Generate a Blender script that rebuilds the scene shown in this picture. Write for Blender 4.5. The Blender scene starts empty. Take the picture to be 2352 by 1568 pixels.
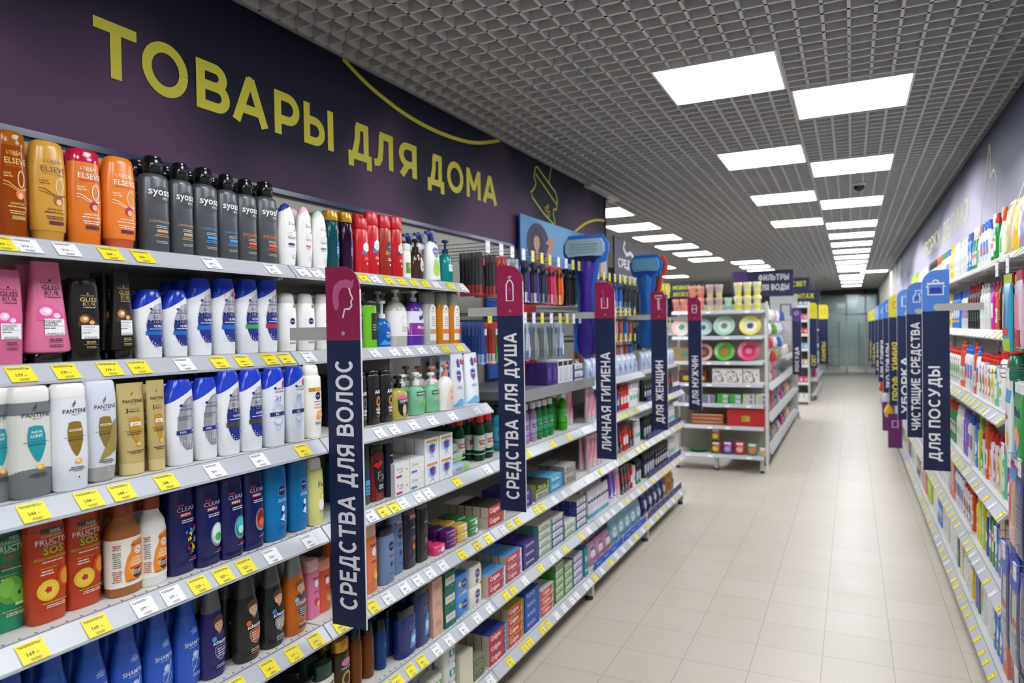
import bpy, bmesh, math, random
from mathutils import Vector, Matrix
random.seed(7)
PI = math.pi
sc = bpy.context.scene
COL = sc.collection

# ---------------------------------------------------------------- camera, world, exposure
cam_d = bpy.data.cameras.new('camera')
cam = bpy.data.objects.new('camera', cam_d); COL.objects.link(cam)
yaw, pitch, roll, F = 0.4504, 0.0161, -0.0171, 1614.55
_w = Vector((-math.sin(yaw)*math.cos(pitch), math.cos(yaw)*math.cos(pitch), -math.sin(pitch)))
_r = Vector((math.cos(yaw), math.sin(yaw), 0)); _u = _r.cross(_w)
_r, _u = _r*math.cos(roll)+_u*math.sin(roll), _u*math.cos(roll)-_r*math.sin(roll)
R = Matrix((_r, _u, -_w)).transposed()
EYE = 1.81
cam.matrix_world = Matrix.Translation((0, 0, EYE)) @ R.to_4x4()
cam_d.sensor_width = 36.0; cam_d.lens = F/2352*36
cam_d.clip_start = 0.05; cam_d.clip_end = 200
cam_d.dof.use_dof = True; cam_d.dof.focus_distance = 2.2; cam_d.dof.aperture_fstop = 3.0
sc.camera = cam
wd = bpy.data.worlds.new('world'); sc.world = wd; wd.use_nodes = True
wd.node_tree.nodes['Background'].inputs[0].default_value = (0.5, 0.55, 0.62, 1)
wd.node_tree.nodes['Background'].inputs[1].default_value = 0.15
sc.view_settings.view_transform = 'Standard'; sc.view_settings.look = 'None'
sc.view_settings.gamma = 1; sc.view_settings.use_curve_mapping = False
sc.view_settings.exposure = 0.75
LAMP = 11.0            # radiance of the ceiling diffusers
try:
    sc.cycles.use_denoising = True; sc.cycles.denoiser = 'OPENIMAGEDENOISE'
    sc.cycles.use_adaptive_sampling = True; sc.cycles.adaptive_threshold = 0.03
    sc.cycles.max_bounces = 6; sc.cycles.diffuse_bounces = 3; sc.cycles.glossy_bounces = 2
    sc.cycles.transmission_bounces = 4; sc.cycles.transparent_max_bounces = 6
    sc.cycles.caustics_reflective = False; sc.cycles.caustics_refractive = False
    sc.cycles.sample_clamp_indirect = 4.0
except Exception: pass

# ---------------------------------------------------------------- materials
def lin(h):
    if not isinstance(h, str): return (h[0], h[1], h[2], 1)
    h = h.lstrip('#'); c = [int(h[i:i+2], 16)/255 for i in (0, 2, 4)]
    return tuple((x/12.92 if x <= .04045 else ((x+.055)/1.055)**2.4) for x in c)+(1,)
_M = {}
def mat(h, rough=0.35, metal=0.0, trans=0.0, coat=0.0, emit=0.0, alpha=1.0):
    k = (h, rough, metal, trans, coat, emit, alpha)
    if k in _M: return _M[k]
    m = bpy.data.materials.new('surface_'+str(len(_M))); m.use_nodes = True
    b = m.node_tree.nodes['Principled BSDF']
    b.inputs['Base Color'].default_value = lin(h); b.inputs['Roughness'].default_value = rough
    b.inputs['Metallic'].default_value = metal; b.inputs['Transmission Weight'].default_value = trans
    b.inputs['Coat Weight'].default_value = coat; b.inputs['Alpha'].default_value = alpha
    if trans: b.inputs['IOR'].default_value = 1.33
    if emit:
        b.inputs['Emission Color'].default_value = lin(h); b.inputs['Emission Strength'].default_value = emit
    m.diffuse_color = lin(h)
    _M[k] = m; return m
def P(h): return mat(h, 0.28)               # glossy plastic
def PM(h): return mat(h, 0.6)               # print / card
def PR(h): return mat(h, 0.4)               # printed label

# ---------------------------------------------------------------- mesh builder
class MB:
    def __init__(s): s.v = []; s.f = []; s.m = []; s.mats = []; s.sm = []
    def mi(s, m):
        if m not in s.mats: s.mats.append(m)
        return s.mats.index(m)
    def add(s, vs, fs, m, smooth=False):
        o = len(s.v); s.v += [tuple(v) for v in vs]; i = s.mi(m)
        for f in fs: s.f.append(tuple(o+k for k in f)); s.m.append(i); s.sm.append(smooth)
        return s
    def box(s, x0, x1, y0, y1, z0, z1, m):
        vs = [(x, y, z) for z in (z0, z1) for y in (y0, y1) for x in (x0, x1)]
        return s.add(vs, [(0,2,3,1),(4,5,7,6),(0,1,5,4),(2,6,7,3),(0,4,6,2),(1,3,7,5)], m)
    def prism(s, pts, a0, a1, axis, m):    # polygon extruded along an axis; pts are the other two coords in order
        n = len(pts)
        def P3(p, a): return {'x': (a, p[0], p[1]), 'y': (p[0], a, p[1]), 'z': (p[0], p[1], a)}[axis]
        vs = [P3(p, a0) for p in pts]+[P3(p, a1) for p in pts]
        fs = [tuple(range(n))[::-1], tuple(range(n, 2*n))]+[(i, (i+1) % n, n+(i+1) % n, n+i) for i in range(n)]
        return s.add(vs, fs, m)
    def tube(s, path, r, m, n=6, closed=False):
        pts = [Vector(p) for p in path]; rings = []; N = len(pts)
        for i, p in enumerate(pts):
            a = pts[i-1] if (i or closed) else p; b = pts[(i+1) % N] if (i < N-1 or closed) else p
            d = (b-a).normalized() if (b-a).length > 1e-9 else Vector((0, 0, 1))
            up = Vector((0, 0, 1)) if abs(d.z) < .95 else Vector((1, 0, 0))
            e1 = d.cross(up).normalized(); e2 = d.cross(e1)
            rr = r[i] if isinstance(r, (list, tuple)) else r
            rings.append([p+e1*rr*math.cos(2*PI*k/n)+e2*rr*math.sin(2*PI*k/n) for k in range(n)])
        vs = [v for q in rings for v in q]; fs = []
        for i in range(N if closed else N-1):
            j = (i+1) % N
            for k in range(n): fs.append((i*n+k, i*n+(k+1) % n, j*n+(k+1) % n, j*n+k))
        if not closed: fs += [tuple(range(n))[::-1], tuple(range((N-1)*n, N*n))]
        return s.add(vs, fs, m, True)
    def loft(s, prof, m, n=24, cap=True, e=2.4):   # prof: (z, halfw, halfd[, xoff[, exponent]])
        vs = []; fs = []
        for p in prof:
            z, w, d = p[:3]; xo = p[3] if len(p) > 3 else 0; ee = p[4] if len(p) > 4 else e
            for k in range(n):
                t = 2*PI*k/n+PI/n; c, q = math.cos(t), math.sin(t)
                vs.append((xo+w*math.copysign(abs(c)**(2/ee), c), d*math.copysign(abs(q)**(2/ee), q), z))
        N = len(prof)
        for i in range(N-1):
            for k in range(n): fs.append((i*n+k, i*n+(k+1) % n, (i+1)*n+(k+1) % n, (i+1)*n+k))
        if cap: fs += [tuple(range(n))[::-1], tuple(range((N-1)*n, N*n))]
        return s.add(vs, fs, m, True)
    def merge(s, o, M=None):
        b = len(s.v); s.v += [tuple(M @ Vector(v)) if M else v for v in o.v]
        for f, mi, sm in zip(o.f, o.m, o.sm):
            s.f.append(tuple(b+k for k in f)); s.m.append(s.mi(o.mats[mi])); s.sm.append(sm)
        return s
    def data(s, name):
        me = bpy.data.meshes.new(name); me.from_pydata(s.v, [], s.f)
        for m in s.mats: me.materials.append(m)
        me.polygons.foreach_set('material_index', s.m); me.polygons.foreach_set('use_smooth', s.sm)
        me.update()
        if any(s.sm): me.set_sharp_from_angle(angle=math.radians(38))
        return me

def tag(o, label=None, cat=None, group=None, kind=None):
    if label: o['label'] = label
    if cat: o['category'] = cat
    if group: o['group'] = group
    if kind: o['kind'] = kind
    return o
def obj(name, mb, parent=None, loc=None, rz=0):
    o = bpy.data.objects.new(name, mb if isinstance(mb, bpy.types.Mesh) else mb.data(name)); COL.objects.link(o)
    if parent: o.parent = parent
    if loc: o.location = loc
    if rz: o.rotation_euler.z = rz
    return o
def empty(name, loc=(0, 0, 0), rz=0):
    o = bpy.data.objects.new(name, None); COL.objects.link(o); o.location = loc; o.rotation_euler.z = rz
    o.empty_display_size = .05
    return o
def struct(name, mb): return tag(obj(name, mb), kind='structure')

# ---------------------------------------------------------------- lettering
_T = {}
def text2d(t, bold=0.0, res=2):
    k = (t, bold, res)
    if k in _T: return _T[k]
    cu = bpy.data.curves.new('t', 'FONT'); cu.body = t; cu.size = 1; cu.resolution_u = res; cu.offset = bold
    cu.align_x = 'CENTER'; cu.fill_mode = 'FRONT'
    o = bpy.data.objects.new('t', cu); COL.objects.link(o)
    dg = bpy.context.evaluated_depsgraph_get(); me = o.evaluated_get(dg).to_mesh()
    vs = [(v.co.x, v.co.y) for v in me.vertices]; fs = [tuple(p.vertices) for p in me.polygons]
    o.evaluated_get(dg).to_mesh_clear(); bpy.data.objects.remove(o); bpy.data.curves.remove(cu)
    xs = [v[0] for v in vs] or [0, 1]; ys = [v[1] for v in vs] or [0, 1]
    _T[k] = (vs, fs, (min(xs), max(xs), min(ys), max(ys))); return _T[k]
def text_fit(t, width=None, height=None, bold=0.0, res=2, maxh=None):
    """2-D text centred on the origin, fitted to a width (or a height)."""
    vs, fs, (a, b, c, d) = text2d(t, bold, res)
    if width and height: sx, sy = width/(b-a), height/(d-c)
    elif width:
        sx = sy = width/(b-a)
        if maxh and (d-c)*sy > maxh: sy = maxh/(d-c)
    else: sx = sy = height/(d-c)
    return [((x-(a+b)/2)*sx, (y-(c+d)/2)*sy) for x, y in vs], fs

# bold geometric sign lettering drawn from strokes: cap height 1, t = stroke thickness
def glyph(ch, t):
    a = t/2; b = 1-t/2; S = []; C = []    # S straight strokes, C curved strokes
    def L(x0, z0, x1, z1): S.append(((x0, z0), (x1, z1)))
    def bowl(x, w, z0, z1, sgn=1):        # D-shaped bowl opening to the stem at x
        r = (z1-z0)/2; cz = (z0+z1)/2; xe = x+sgn*(w-r)
        C.append([(x, z0)]+[(xe+sgn*r*math.sin(k*PI/12), cz-r*math.cos(k*PI/12)) for k in range(13)]+[(x, z1)])
    w = .72; r = w-a
    if ch == 'О': w = 1.0; C.append([(w/2+(w/2-a)*math.cos(k*PI/18), .5+b*.5*1.0*math.sin(k*PI/18)*1.0+0*a) for k in range(37)]); C[-1] = [(x, .5+(z-.5)*(1-t+.04)/(b)) for x, z in C[-1]]
    elif ch in 'СЗЭ':
        if ch == 'С': w = .88; C.append([(w/2+.03+(w/2-a)*math.cos(k), .5+(.52-a)*math.sin(k)) for k in [math.radians(48+k*264/24) for k in range(25)]])
        else:
            w = .7
            C.append([(.33+(.27)*math.cos(k), .735+(.285-a)*math.sin(k)) for k in [math.radians(150-k*240/14) for k in range(15)]])
            C.append([(.32+(.30)*math.cos(k), .285+(.305-a)*math.sin(k)) for k in [math.radians(90-k*240/14) for k in range(15)]])
    elif ch == 'Т': w = .78; L(0, b, w, b); L(w/2, 0, w/2, 1)
    elif ch == 'Г': w = .62; L(a, 0, a, 1); L(0, b, w, b)
    elif ch == 'П': L(a, 0, a, 1); L(r, 0, r, 1); L(a, b, r, b)
    elif ch == 'Н': w = .78; r = w-a; L(a, 0, a, 1); L(r, 0, r, 1); L(a, .5, r, .5)
    elif ch == 'И': w = .8; r = w-a; L(a, 0, a, 1); L(r, 0, r, 1); L(a, .08, r, .92)
    elif ch == 'Е': w = .64; L(a, 0, a, 1); L(a, b, w, b); L(a, a, w, a); L(a, .5, w-.05, .5)
    elif ch == 'М': w = .94; r = w-a; L(a, 0, a, 1); L(r, 0, r, 1); L(a*1.1, .97, w/2, .3); L(w-a*1.1, .97, w/2, .3)
    elif ch == 'А': w = .94; L(a*.9, 0, w/2-.01, .98); L(w-a*.9, 0, w/2+.01, .98); L(.2, .3, w-.2, .3); L(w/2-a*.55, .93, w/2+a*.55, .93)
    elif ch == 'Л': w = .8; r = w-a; L(r, 0, r, 1); L(.24, b, r, b); C.append([(.30, b), (.28, .55), (.24, .25), (.16, .12), (.0, a)])
    elif ch == 'Д': w = .9; L(0, a, w, a); L(a, -.2, a, a); L(w-a, -.2, w-a, a); L(w-a*2.2, a, w-a*2.2, 1); L(.30, b, w-a*2.2, b); C.append([(.36, b), (.34, .55), (.28, .3), (.2, a)])
    elif ch == 'Р': w = .74; L(a, 0, a, 1); bowl(a, w-2*a+.02, .36, b)
    elif ch == 'В': w = .76; L(a, 0, a, 1); bowl(a, w-2*a-.04, .52, b); bowl(a, w-2*a+.02, a, .52)
    elif ch == 'Ь': w = .72; L(a, 0, a, 1); bowl(a, w-2*a+.02, a, .60)
    elif ch == 'Ы': w = 1.0; L(a, 0, a, 1); bowl(a, .6-a, a, .60); L(w-a, 0, w-a, 1)
    elif ch == 'Б': w = .74; L(a, 0, a, 1); L(a, b, w-.06, b); bowl(a, w-2*a+.02, a, .58)
    elif ch == 'Я': w = .74; L(w-a, 0, w-a, 1); bowl(w-a, w-2*a+.02, .36, b, -1); L(a*.9, 0, w*.52, .4)
    elif ch == 'У': w = .84; L(a*.8, 1, w*.53, .33); C.append([(w-a*.8, 1), (w*.56, .36), (w*.42, .14), (w*.28, a), (w*.1, a)])
    elif ch == 'Ч': w = .72; r = w-a; L(r, 0, r, 1); C.append([(a, 1), (a, .62), (.16, .48), (.3, .42), (r, .42)])
    elif ch == 'Ш': w = 1.08; L(a, 0, a, 1); L(w/2, 0, w/2, 1); L(w-a, 0, w-a, 1); L(a, a, w-a, a)
    elif ch == 'Щ': w = 1.14; q = w-.1; L(a, 0, a, 1); L(q/2, 0, q/2, 1); L(q-a, 0, q-a, 1); L(a, a, w, a); L(w-a*.7, -.2, w-a*.7, a)
    elif ch == 'Ж': w = 1.14; L(w/2, 0, w/2, 1); L(a*.8, 0, w*.40, .55); L(a, 1, w*.42, .45); L(w-a*.8, 0, w*.60, .55); L(w-a, 1, w*.58, .45)
    elif ch == 'Х': w = .84; L(a*.9, 0, w-a*1.1, 1); L(w-a*.9, 0, a*1.1, 1)
    elif ch == 'Ф': w = 1.0; L(w/2, -.05, w/2, 1.05); C.append([(w/2+(w/2-a)*math.cos(k*PI/16), .5+(.4-a*.8)*math.sin(k*PI/16)) for k in range(33)])
    elif ch == 'К': w = .78; L(a, 0, a, 1); L(a, .42, w-a*1.2, 1); L(.34, .56, w-a, 0)
    elif ch == 'Ю': w = 1.24; L(a, 0, a, 1); L(a, .5, .4, .5); C.append([(w-.46+.40*math.cos(k*PI/16), .5+(.52-a)*math.sin(k*PI/16)) for k in range(33)])
    elif ch == ' ': w = .32
    elif ch == '.': w = .26; L(a, 0, a, t)
    else: w = .7; L(a, 0, a, 1); L(w-a, 0, w-a, 1)
    return w, S, C
def signword(text, t=.19, gap=.12):
    vs = []; fs = []; x = 0
    for ch in text:
        w, S, C = glyph(ch, t); ly = 0
        for c in [list(q) for q in S]+C:
            v, f = stroke([(p[0]+x, p[1]) for p in c], t); o = len(vs); vs += [(a_, b_, ly) for a_, b_ in v]; ly += .00012; fs += [tuple(o+i for i in q) for q in f]
        x += w+gap
    return vs, fs, x-gap
def signfit(text, width=None, height=None, t=.19, gap=.12):
    """left-bottom anchored lettering: height is the cap height, width the full run."""
    vs, fs, w = signword(text, t, gap); sx_ = (width/w) if width else height; sy_ = height if height else sx_
    return [(x*sx_, z*sy_, k) for x, z, k in vs], fs, w*sx_

def poly_ellipse(x, z, rx, rz, n=20): return [(x+rx*math.cos(2*PI*k/n), z+rz*math.sin(2*PI*k/n)) for k in range(n)]
def stroke(pts, w, closed=False):
    """flat ribbon along a polyline -> list of quads (joined)."""
    out = []; n = len(pts); m = n if closed else n-1
    L = []; 
    for i in range(n):
        a = pts[i-1] if (i or closed) else pts[i]; b = pts[(i+1) % n] if (i < n-1 or closed) else pts[i]
        dx, dz = b[0]-a[0], b[1]-a[1]; l = math.hypot(dx, dz) or 1
        L.append((-dz/l*w/2, dx/l*w/2))
    vs = []
    for (x, z), (ox, oz) in zip(pts, L): vs += [(x+ox, z+oz), (x-ox, z-oz)]
    fs = [(2*i, 2*i+1, (2*((i+1) % n))+1, 2*((i+1) % n)) for i in range(m)]
    return vs, fs
def arc(x, z, r, a0, a1, n=14, rz=None):
    rz = r if rz is None else rz
    return [(x+r*math.cos(math.radians(a0+(a1-a0)*k/n)), z+rz*math.sin(math.radians(a0+(a1-a0)*k/n))) for k in range(n+1)]

# printed marks draped on a product's front.  units: x in widths (-.5...5), z in heights (0..1)
# ('r',x,z,w,h,c) rect  ('e',x,z,rx,rz,c) ellipse  ('p',pts,c) polygon  ('s',pts,w,c) stroke
# ('t',text,x,z,w,c[,bold[,maxh]]) text fitted to width w   ('l',x,z,w,n,pitch,c) fine print lines
def drape(mb, W, H, D, prof, marks, e=2.4, eps0=.0004, nx=8):
    if prof:
        zs = [p[0] for p in prof]
        def surf(x, z):
            z = min(max(z, zs[0]), zs[-1])
            for i in range(len(prof)-1):
                if z <= prof[i+1][0] or i == len(prof)-2:
                    a, b = prof[i], prof[i+1]; t = (z-a[0])/max(b[0]-a[0], 1e-9); break
            g = lambda j, df: (a[j] if len(a) > j else df)*(1-t)+(b[j] if len(b) > j else df)*t
            w, d, xo, ee = g(1, 0), g(2, 0), g(3, 0), g(4, e)
            u = min(abs(x-xo)/max(w, 1e-9), .995)
            return -d*(1-u**ee)**(1/ee)
    else:
        def surf(x, z): return -D/2
    layer = 0
    for mk in marks:
        k = mk[0]; layer += 1
        if k == 'r': 
            _, x, z, w, h, c = mk
            vs = [((x-w/2)*W, (z-h/2)*H), ((x+w/2)*W, (z-h/2)*H), ((x+w/2)*W, (z+h/2)*H), ((x-w/2)*W, (z+h/2)*H)]; fs = [(0, 1, 2, 3)]
        elif k == 'e':
            _, x, z, rx, rz, c = mk
            vs = [(a*W, b*H) for a, b in poly_ellipse(x, z, rx, rz)]; fs = [tuple(range(len(vs)))]
        elif k == 'p':
            _, pts, c = mk; vs = [(a*W, b*H) for a, b in pts]; fs = [tuple(range(len(vs)))]
        elif k == 's':
            _, pts, w, c = mk; vs, fs = stroke([(a*W, b*H) for a, b in pts], w*W)
        elif k == 't':
            t, x, z, w, c = mk[1:6]; bo = mk[6] if len(mk) > 6 else .01; mh = mk[7]*H if len(mk) > 7 else None
            q, fs = text_fit(t, width=w*W, bold=bo, maxh=mh, res=1 if w < .5 else 2)
            vs = [(a+x*W, b+z*H) for a, b in q]
        elif k == 'l':
            _, x, z, w, n, pitch, c = mk; vs = []; fs = []
            rnd = random.Random(int((x+z+w)*1000)+n)
            for i in range(n):
                ww = w*W*(1-.35*rnd.random()); zz = (z-i*pitch)*H; a = x*W-ww/2
                while a < x*W+ww/2:
                    b = min(a+W*(.03+.09*rnd.random()), x*W+ww/2)
                    o = len(vs); hh = pitch*H*.22
                    vs += [(a, zz-hh), (b, zz-hh), (b, zz+hh), (a, zz+hh)]; fs.append((o, o+1, o+2, o+3)); a = b+W*.015
        if isinstance(c, str): c = PR(c)
        eps = eps0+.00011*layer
        if prof and k != 'l':
            bm = bmesh.new(); bv = [bm.verts.new((a, 0, b)) for a, b in vs]
            for f in fs:
                try: bm.faces.new([bv[i] for i in f])
                except ValueError: pass
            xa = min(v[0] for v in vs); xb = max(v[0] for v in vs); za = min(v[1] for v in vs); zb = max(v[1] for v in vs)
            for i in range(-nx, nx+1):
                xx = i*W/(2*nx)
                if xa < xx < xb: bmesh.ops.bisect_plane(bm, geom=bm.verts[:]+bm.edges[:]+bm.faces[:], plane_co=(xx, 0, 0), plane_no=(1, 0, 0))
            for zz in zs:
                if za < zz < zb: bmesh.ops.bisect_plane(bm, geom=bm.verts[:]+bm.edges[:]+bm.faces[:], plane_co=(0, 0, zz), plane_no=(0, 0, 1))
            bm.verts.index_update()
            vs = [(v.co.x, v.co.z) for v in bm.verts]; fs = [tuple(v.index for v in f.verts) for f in bm.faces]; bm.free()
        mb.add([(a, surf(a, b)-eps, b) for a, b in vs], fs, c)
    return mb

# ---------------------------------------------------------------- product registry
PROTO = {}
class Proto:
    def __init__(s, key, kind, desc, short, cat, W, H, D, parts):
        s.key, s.kind, s.desc, s.short, s.cat, s.W, s.H, s.D = key, kind, desc, short, cat, W, H, D
        s.parts = [(n, mb.data(n), par, lab) for n, mb, par, lab in parts]
        j = MB()
        for n, mb, par, lab in parts: j.merge(mb)
        s.joined = j.data(kind); PROTO[key] = s
def proto(key, kind, desc, short, cat, W, H, D, *parts):
    return Proto(key, kind, desc, short, cat, W, H, D, [(p+(None, None))[:4] for p in parts])

def put(key, loc, rz=0.0, scale=None, full=True, tilt=None):
    p = PROTO[key]
    if full and len(p.parts) > 1:
        o = empty(p.kind, loc, rz); made = {}
        for n, me, par, lab in p.parts:
            c = bpy.data.objects.new(n, me); COL.objects.link(c); c.parent = made.get(par, o); made.setdefault(n, c)
            if lab: c['label'] = lab
    else:
        o = bpy.data.objects.new(p.kind, p.joined); COL.objects.link(o); o.location = loc; o.rotation_euler.z = rz
    if scale: o.scale = scale
    if tilt: o.rotation_euler = tilt
    o['category'] = p.cat
    return o
ORD = ['', 'first', 'second', 'third', 'fourth', 'fifth', 'sixth', 'seventh', 'eighth', 'ninth', 'tenth', 'eleventh', 'twelfth', 'thirteenth', 'fourteenth', 'fifteenth', 'sixteenth',
       'seventeenth', 'eighteenth', 'nineteenth', 'twentieth']
USED = {}
def set_label(o, text, group=None):
    text = ' '.join(text.split()[:16])
    o['label'] = text
    if group: o['group'] = group
    USED.setdefault(text, []).append(o)

# ================================================================ THE ROOM
CEIL = 3.093; WALLX = 0.86; YFAR = 28.8
def nodemat(name, rough=.5):
    m = bpy.data.materials.new(name); m.use_nodes = True; nt = m.node_tree
    return m, nt, nt.nodes['Principled BSDF'], lambda t: nt.nodes.new(t), nt.links.new
# tiled floor: 34.3 x 34.5 cm tiles laid square
m, nt, b, N, Lk = nodemat('floor_tiles')
tc = N('ShaderNodeTexCoord'); sx = N('ShaderNodeSeparateXYZ'); Lk(tc.outputs['Object'], sx.inputs[0])
def mth(op, a, bb=None, c=None):
    n = N('ShaderNodeMath'); n.operation = op
    for i, q in enumerate((a, bb, c)):
        if q is None: continue
        if isinstance(q, (int, float)): n.inputs[i].default_value = q
        else: Lk(q, n.inputs[i])
    return n.outputs[0]
def groove(src, off, size):
    u = mth('DIVIDE', mth('SUBTRACT', src, off), size)
    fr = mth('FRACT', u); d = mth('MINIMUM', fr, mth('SUBTRACT', 1, fr))
    return mth('LESS_THAN', d, .0021/size), mth('FLOOR', u)
gx, ix = groove(sx.outputs[0], .184-40*.343, .343); gy, iy = groove(sx.outputs[1], 4.512-40*.345, .345)
g = mth('MAXIMUM', gx, gy)
wn = N('ShaderNodeTexWhiteNoise'); wn.noise_dimensions = '2D'; cb = N('ShaderNodeCombineXYZ'); Lk(ix, cb.inputs[0]); Lk(iy, cb.inputs[1]); Lk(cb.outputs[0], wn.inputs['Vector'])
no = N('ShaderNodeTexNoise'); no.inputs['Scale'].default_value = 3; no.inputs['Detail'].default_value = 5; Lk(tc.outputs['Object'], no.inputs['Vector'])
t = mth('ADD', mth('MULTIPLY', wn.outputs[0], .5), mth('MULTIPLY', no.outputs[0], .5))
mx = N('ShaderNodeMix'); mx.data_type = 'RGBA'; Lk(t, mx.inputs['Factor']); mx.inputs['A'].default_value = lin('#beb4a6'); mx.inputs['B'].default_value = lin('#c8beb1')
m2 = N('ShaderNodeMix'); m2.data_type = 'RGBA'; Lk(g, m2.inputs['Factor']); Lk(mx.outputs['Result'], m2.inputs['A']); m2.inputs['B'].default_value = lin('#9a8d7e')
Lk(m2.outputs['Result'], b.inputs['Base Color'])
Lk(mth('ADD', .31, mth('MULTIPLY', no.outputs[0], .16)), b.inputs['Roughness'])
bp = N('ShaderNodeBump'); bp.inputs['Strength'].default_value = .25; bp.inputs['Distance'].default_value = .002; Lk(mth('SUBTRACT', 1, g), bp.inputs['Height']); Lk(bp.outputs[0], b.inputs['Normal'])
FLOORM = m
struct('floor', MB().box(-12, WALLX+.1, -3, YFAR+5, -.1, 0, FLOORM))
WALLM = mat('#b9b6b0', .8)
struct('wall_right', MB().box(WALLX, WALLX+.15, -3, YFAR, 0, 3.6, WALLM))
struct('wall_left', MB().box(-12.15, -12, -3, YFAR+5, 0, 3.6, WALLM))
struct('wall_back', MB().box(-12.15, WALLX+.15, -3.15, -3, 0, 3.6, WALLM))
struct('wall_front', MB().box(-12, -1.12, YFAR, YFAR+.12, 0, 3.6, mat('#8f9093', .8)))
struct('wall_hall', MB().box(-4, 3, YFAR+5, YFAR+5.1, 0, 3.6, mat('#a8b4b2', .7)))
# open-cell grid ceiling with a dark slab above it
struct('ceiling', MB().box(-12.15, WALLX+.15, -3.15, YFAR+5, CEIL+.42, CEIL+.5, mat('#7a7a80', .9)))
LAMPS = [(-.9, 3.5+1.9*i) for i in range(-3, 4)] + [(-.29, 4.15+1.9*i) for i in range(-3, 3)] + [(-.29, 9.75+1.21*i) for i in range(8)]
LAMPS += [(.2, 19.0), (-.29, 20.3), (-.29, 21.6), (-.29, 23.4), (-.29, 25.6)]
LAMPS += [(-2.79, 7.22+1.24*i) for i in range(6)] + [(-2.17, 14.5+1.23*i) for i in range(4)] + [(-4.0, 14.7), (-5.0, 14.6), (-5.0, 17.5), (-4.3, 17.5), (-3.3, 23.5), (-5.5, 10.0), (-5.5, 7.0), (-7.5, 12), (-7.5, 18)]
LAMPS += [(-4.4, 0.5), (-4.4, 4.0)]
LS = .595
def inlamp(x, y): return any(lx-.004 < x < lx+LS+.004 and ly-.004 < y < ly+LS+.004 for lx, ly in LAMPS)
g_ = MB(); GM = mat('#c8c8c8', .5); hw = .007; z0, z1 = CEIL, CEIL+.055
def spans(a, b, cuts):
    out = []; p = a
    for c0, c1 in sorted(cuts):
        if c0 > p: out.append((p, c0))
        p = max(p, c1)
    if p < b: out.append((p, b))
    return out
k = -8.0
while k < WALLX:
    cuts = [(ly-.003, ly+LS+.003) for lx, ly in LAMPS if lx-.002 < k < lx+LS+.002]
    y_start = .3 if k > -6 else 5.0
    for a, b_ in spans(y_start, YFAR, cuts): g_.box(k-hw, k+hw, a, b_, z0, z1, GM)
    k = round(k+.1, 3)
k = .3
while k < YFAR:
    cuts = [(lx-.003, lx+LS+.003) for lx, ly in LAMPS if ly-.002 < k < ly+LS+.002]
    for a, b_ in spans(-6.0 if k < 5 else -8.0, WALLX, cuts): g_.box(a, b_, k-hw, k+hw, z0, z1-.004, GM)
    k = round(k+.1, 3)
tag(obj('ceiling_grid', g_), 'grey open cell ceiling grid hanging over the whole shop', 'ceiling grid', kind='structure')
LM = mat('#f6faff', .5, emit=LAMP); LF = mat('#e4e4e2', .4)
lamp_frame = MB()
for a in ((0, LS, 0, .012), (0, LS, LS-.012, LS), (0, .012, .012, LS-.012), (LS-.012, LS, .012, LS-.012)): lamp_frame.box(a[0], a[1], a[2], a[3], -.008, .03, LF)
lamp_frame.box(0, LS, 0, LS, .03, .05, LF)
fm = lamp_frame.data('frame'); dm = MB().box(.012, LS-.012, .012, LS-.012, -.003, .02, LM).data('diffuser')
rows_l = {}
for lx, ly in LAMPS:
    r0 = empty('ceiling_lamp', (lx, ly, CEIL+.002)); obj('frame', fm, r0); obj('diffuser', dm, r0)
    col = 'over the aisle near the left shelves' if lx == -.9 else 'over the middle of the aisle' if lx in (-.29, .2) else 'beyond the tall banner'
    rows_l.setdefault(col, []).append((ly, lx, r0)); r0['category'] = 'ceiling lamp'; r0['group'] = 'square ceiling lamps '+col
for col, l in rows_l.items():
    for i, (ly, lx, o) in enumerate(sorted(l, key=lambda q: q[:2])):
        vis = i
        w = ORD[i+1] if i+1 < len(ORD) else '%dth' % (i+1)
        o['label'] = 'square ceiling lamp, %s from near end, %s' % (w, col)

# dome camera and ceiling cassette
o = empty('dome_camera', (.07, 7.2, CEIL)); tag(o, 'small dark dome security camera under the ceiling between two lamps', 'security camera')
obj('housing', MB().loft([(-.02, .055, .055), (0, .06, .06)], mat('#dddddd', .4), e=2), o)
obj('dome', MB().loft([(-.07, .012, .012), (-.062, .03, .03), (-.045, .043, .043), (-.02, .048, .048)], mat('#1b1b1f', .1), e=2), o)
o = empty('air_conditioner', (-2.9, 5.9, CEIL-.03)); tag(o, 'white square cassette air conditioner in the ceiling above the blue razor display', 'air conditioner')
a = MB().box(0, .85, 0, .85, 0, .03, mat('#c9c8c4', .5)); obj('panel', a, o)
a = MB()
for q in ((.1, .75, .06, .11), (.1, .75, .74, .79), (.06, .11, .14, .7), (.74, .79, .14, .7)): a.box(q[0], q[1], q[2], q[3], -.002, .001, mat('#333333', .6))
obj('vent', a, o)

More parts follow.
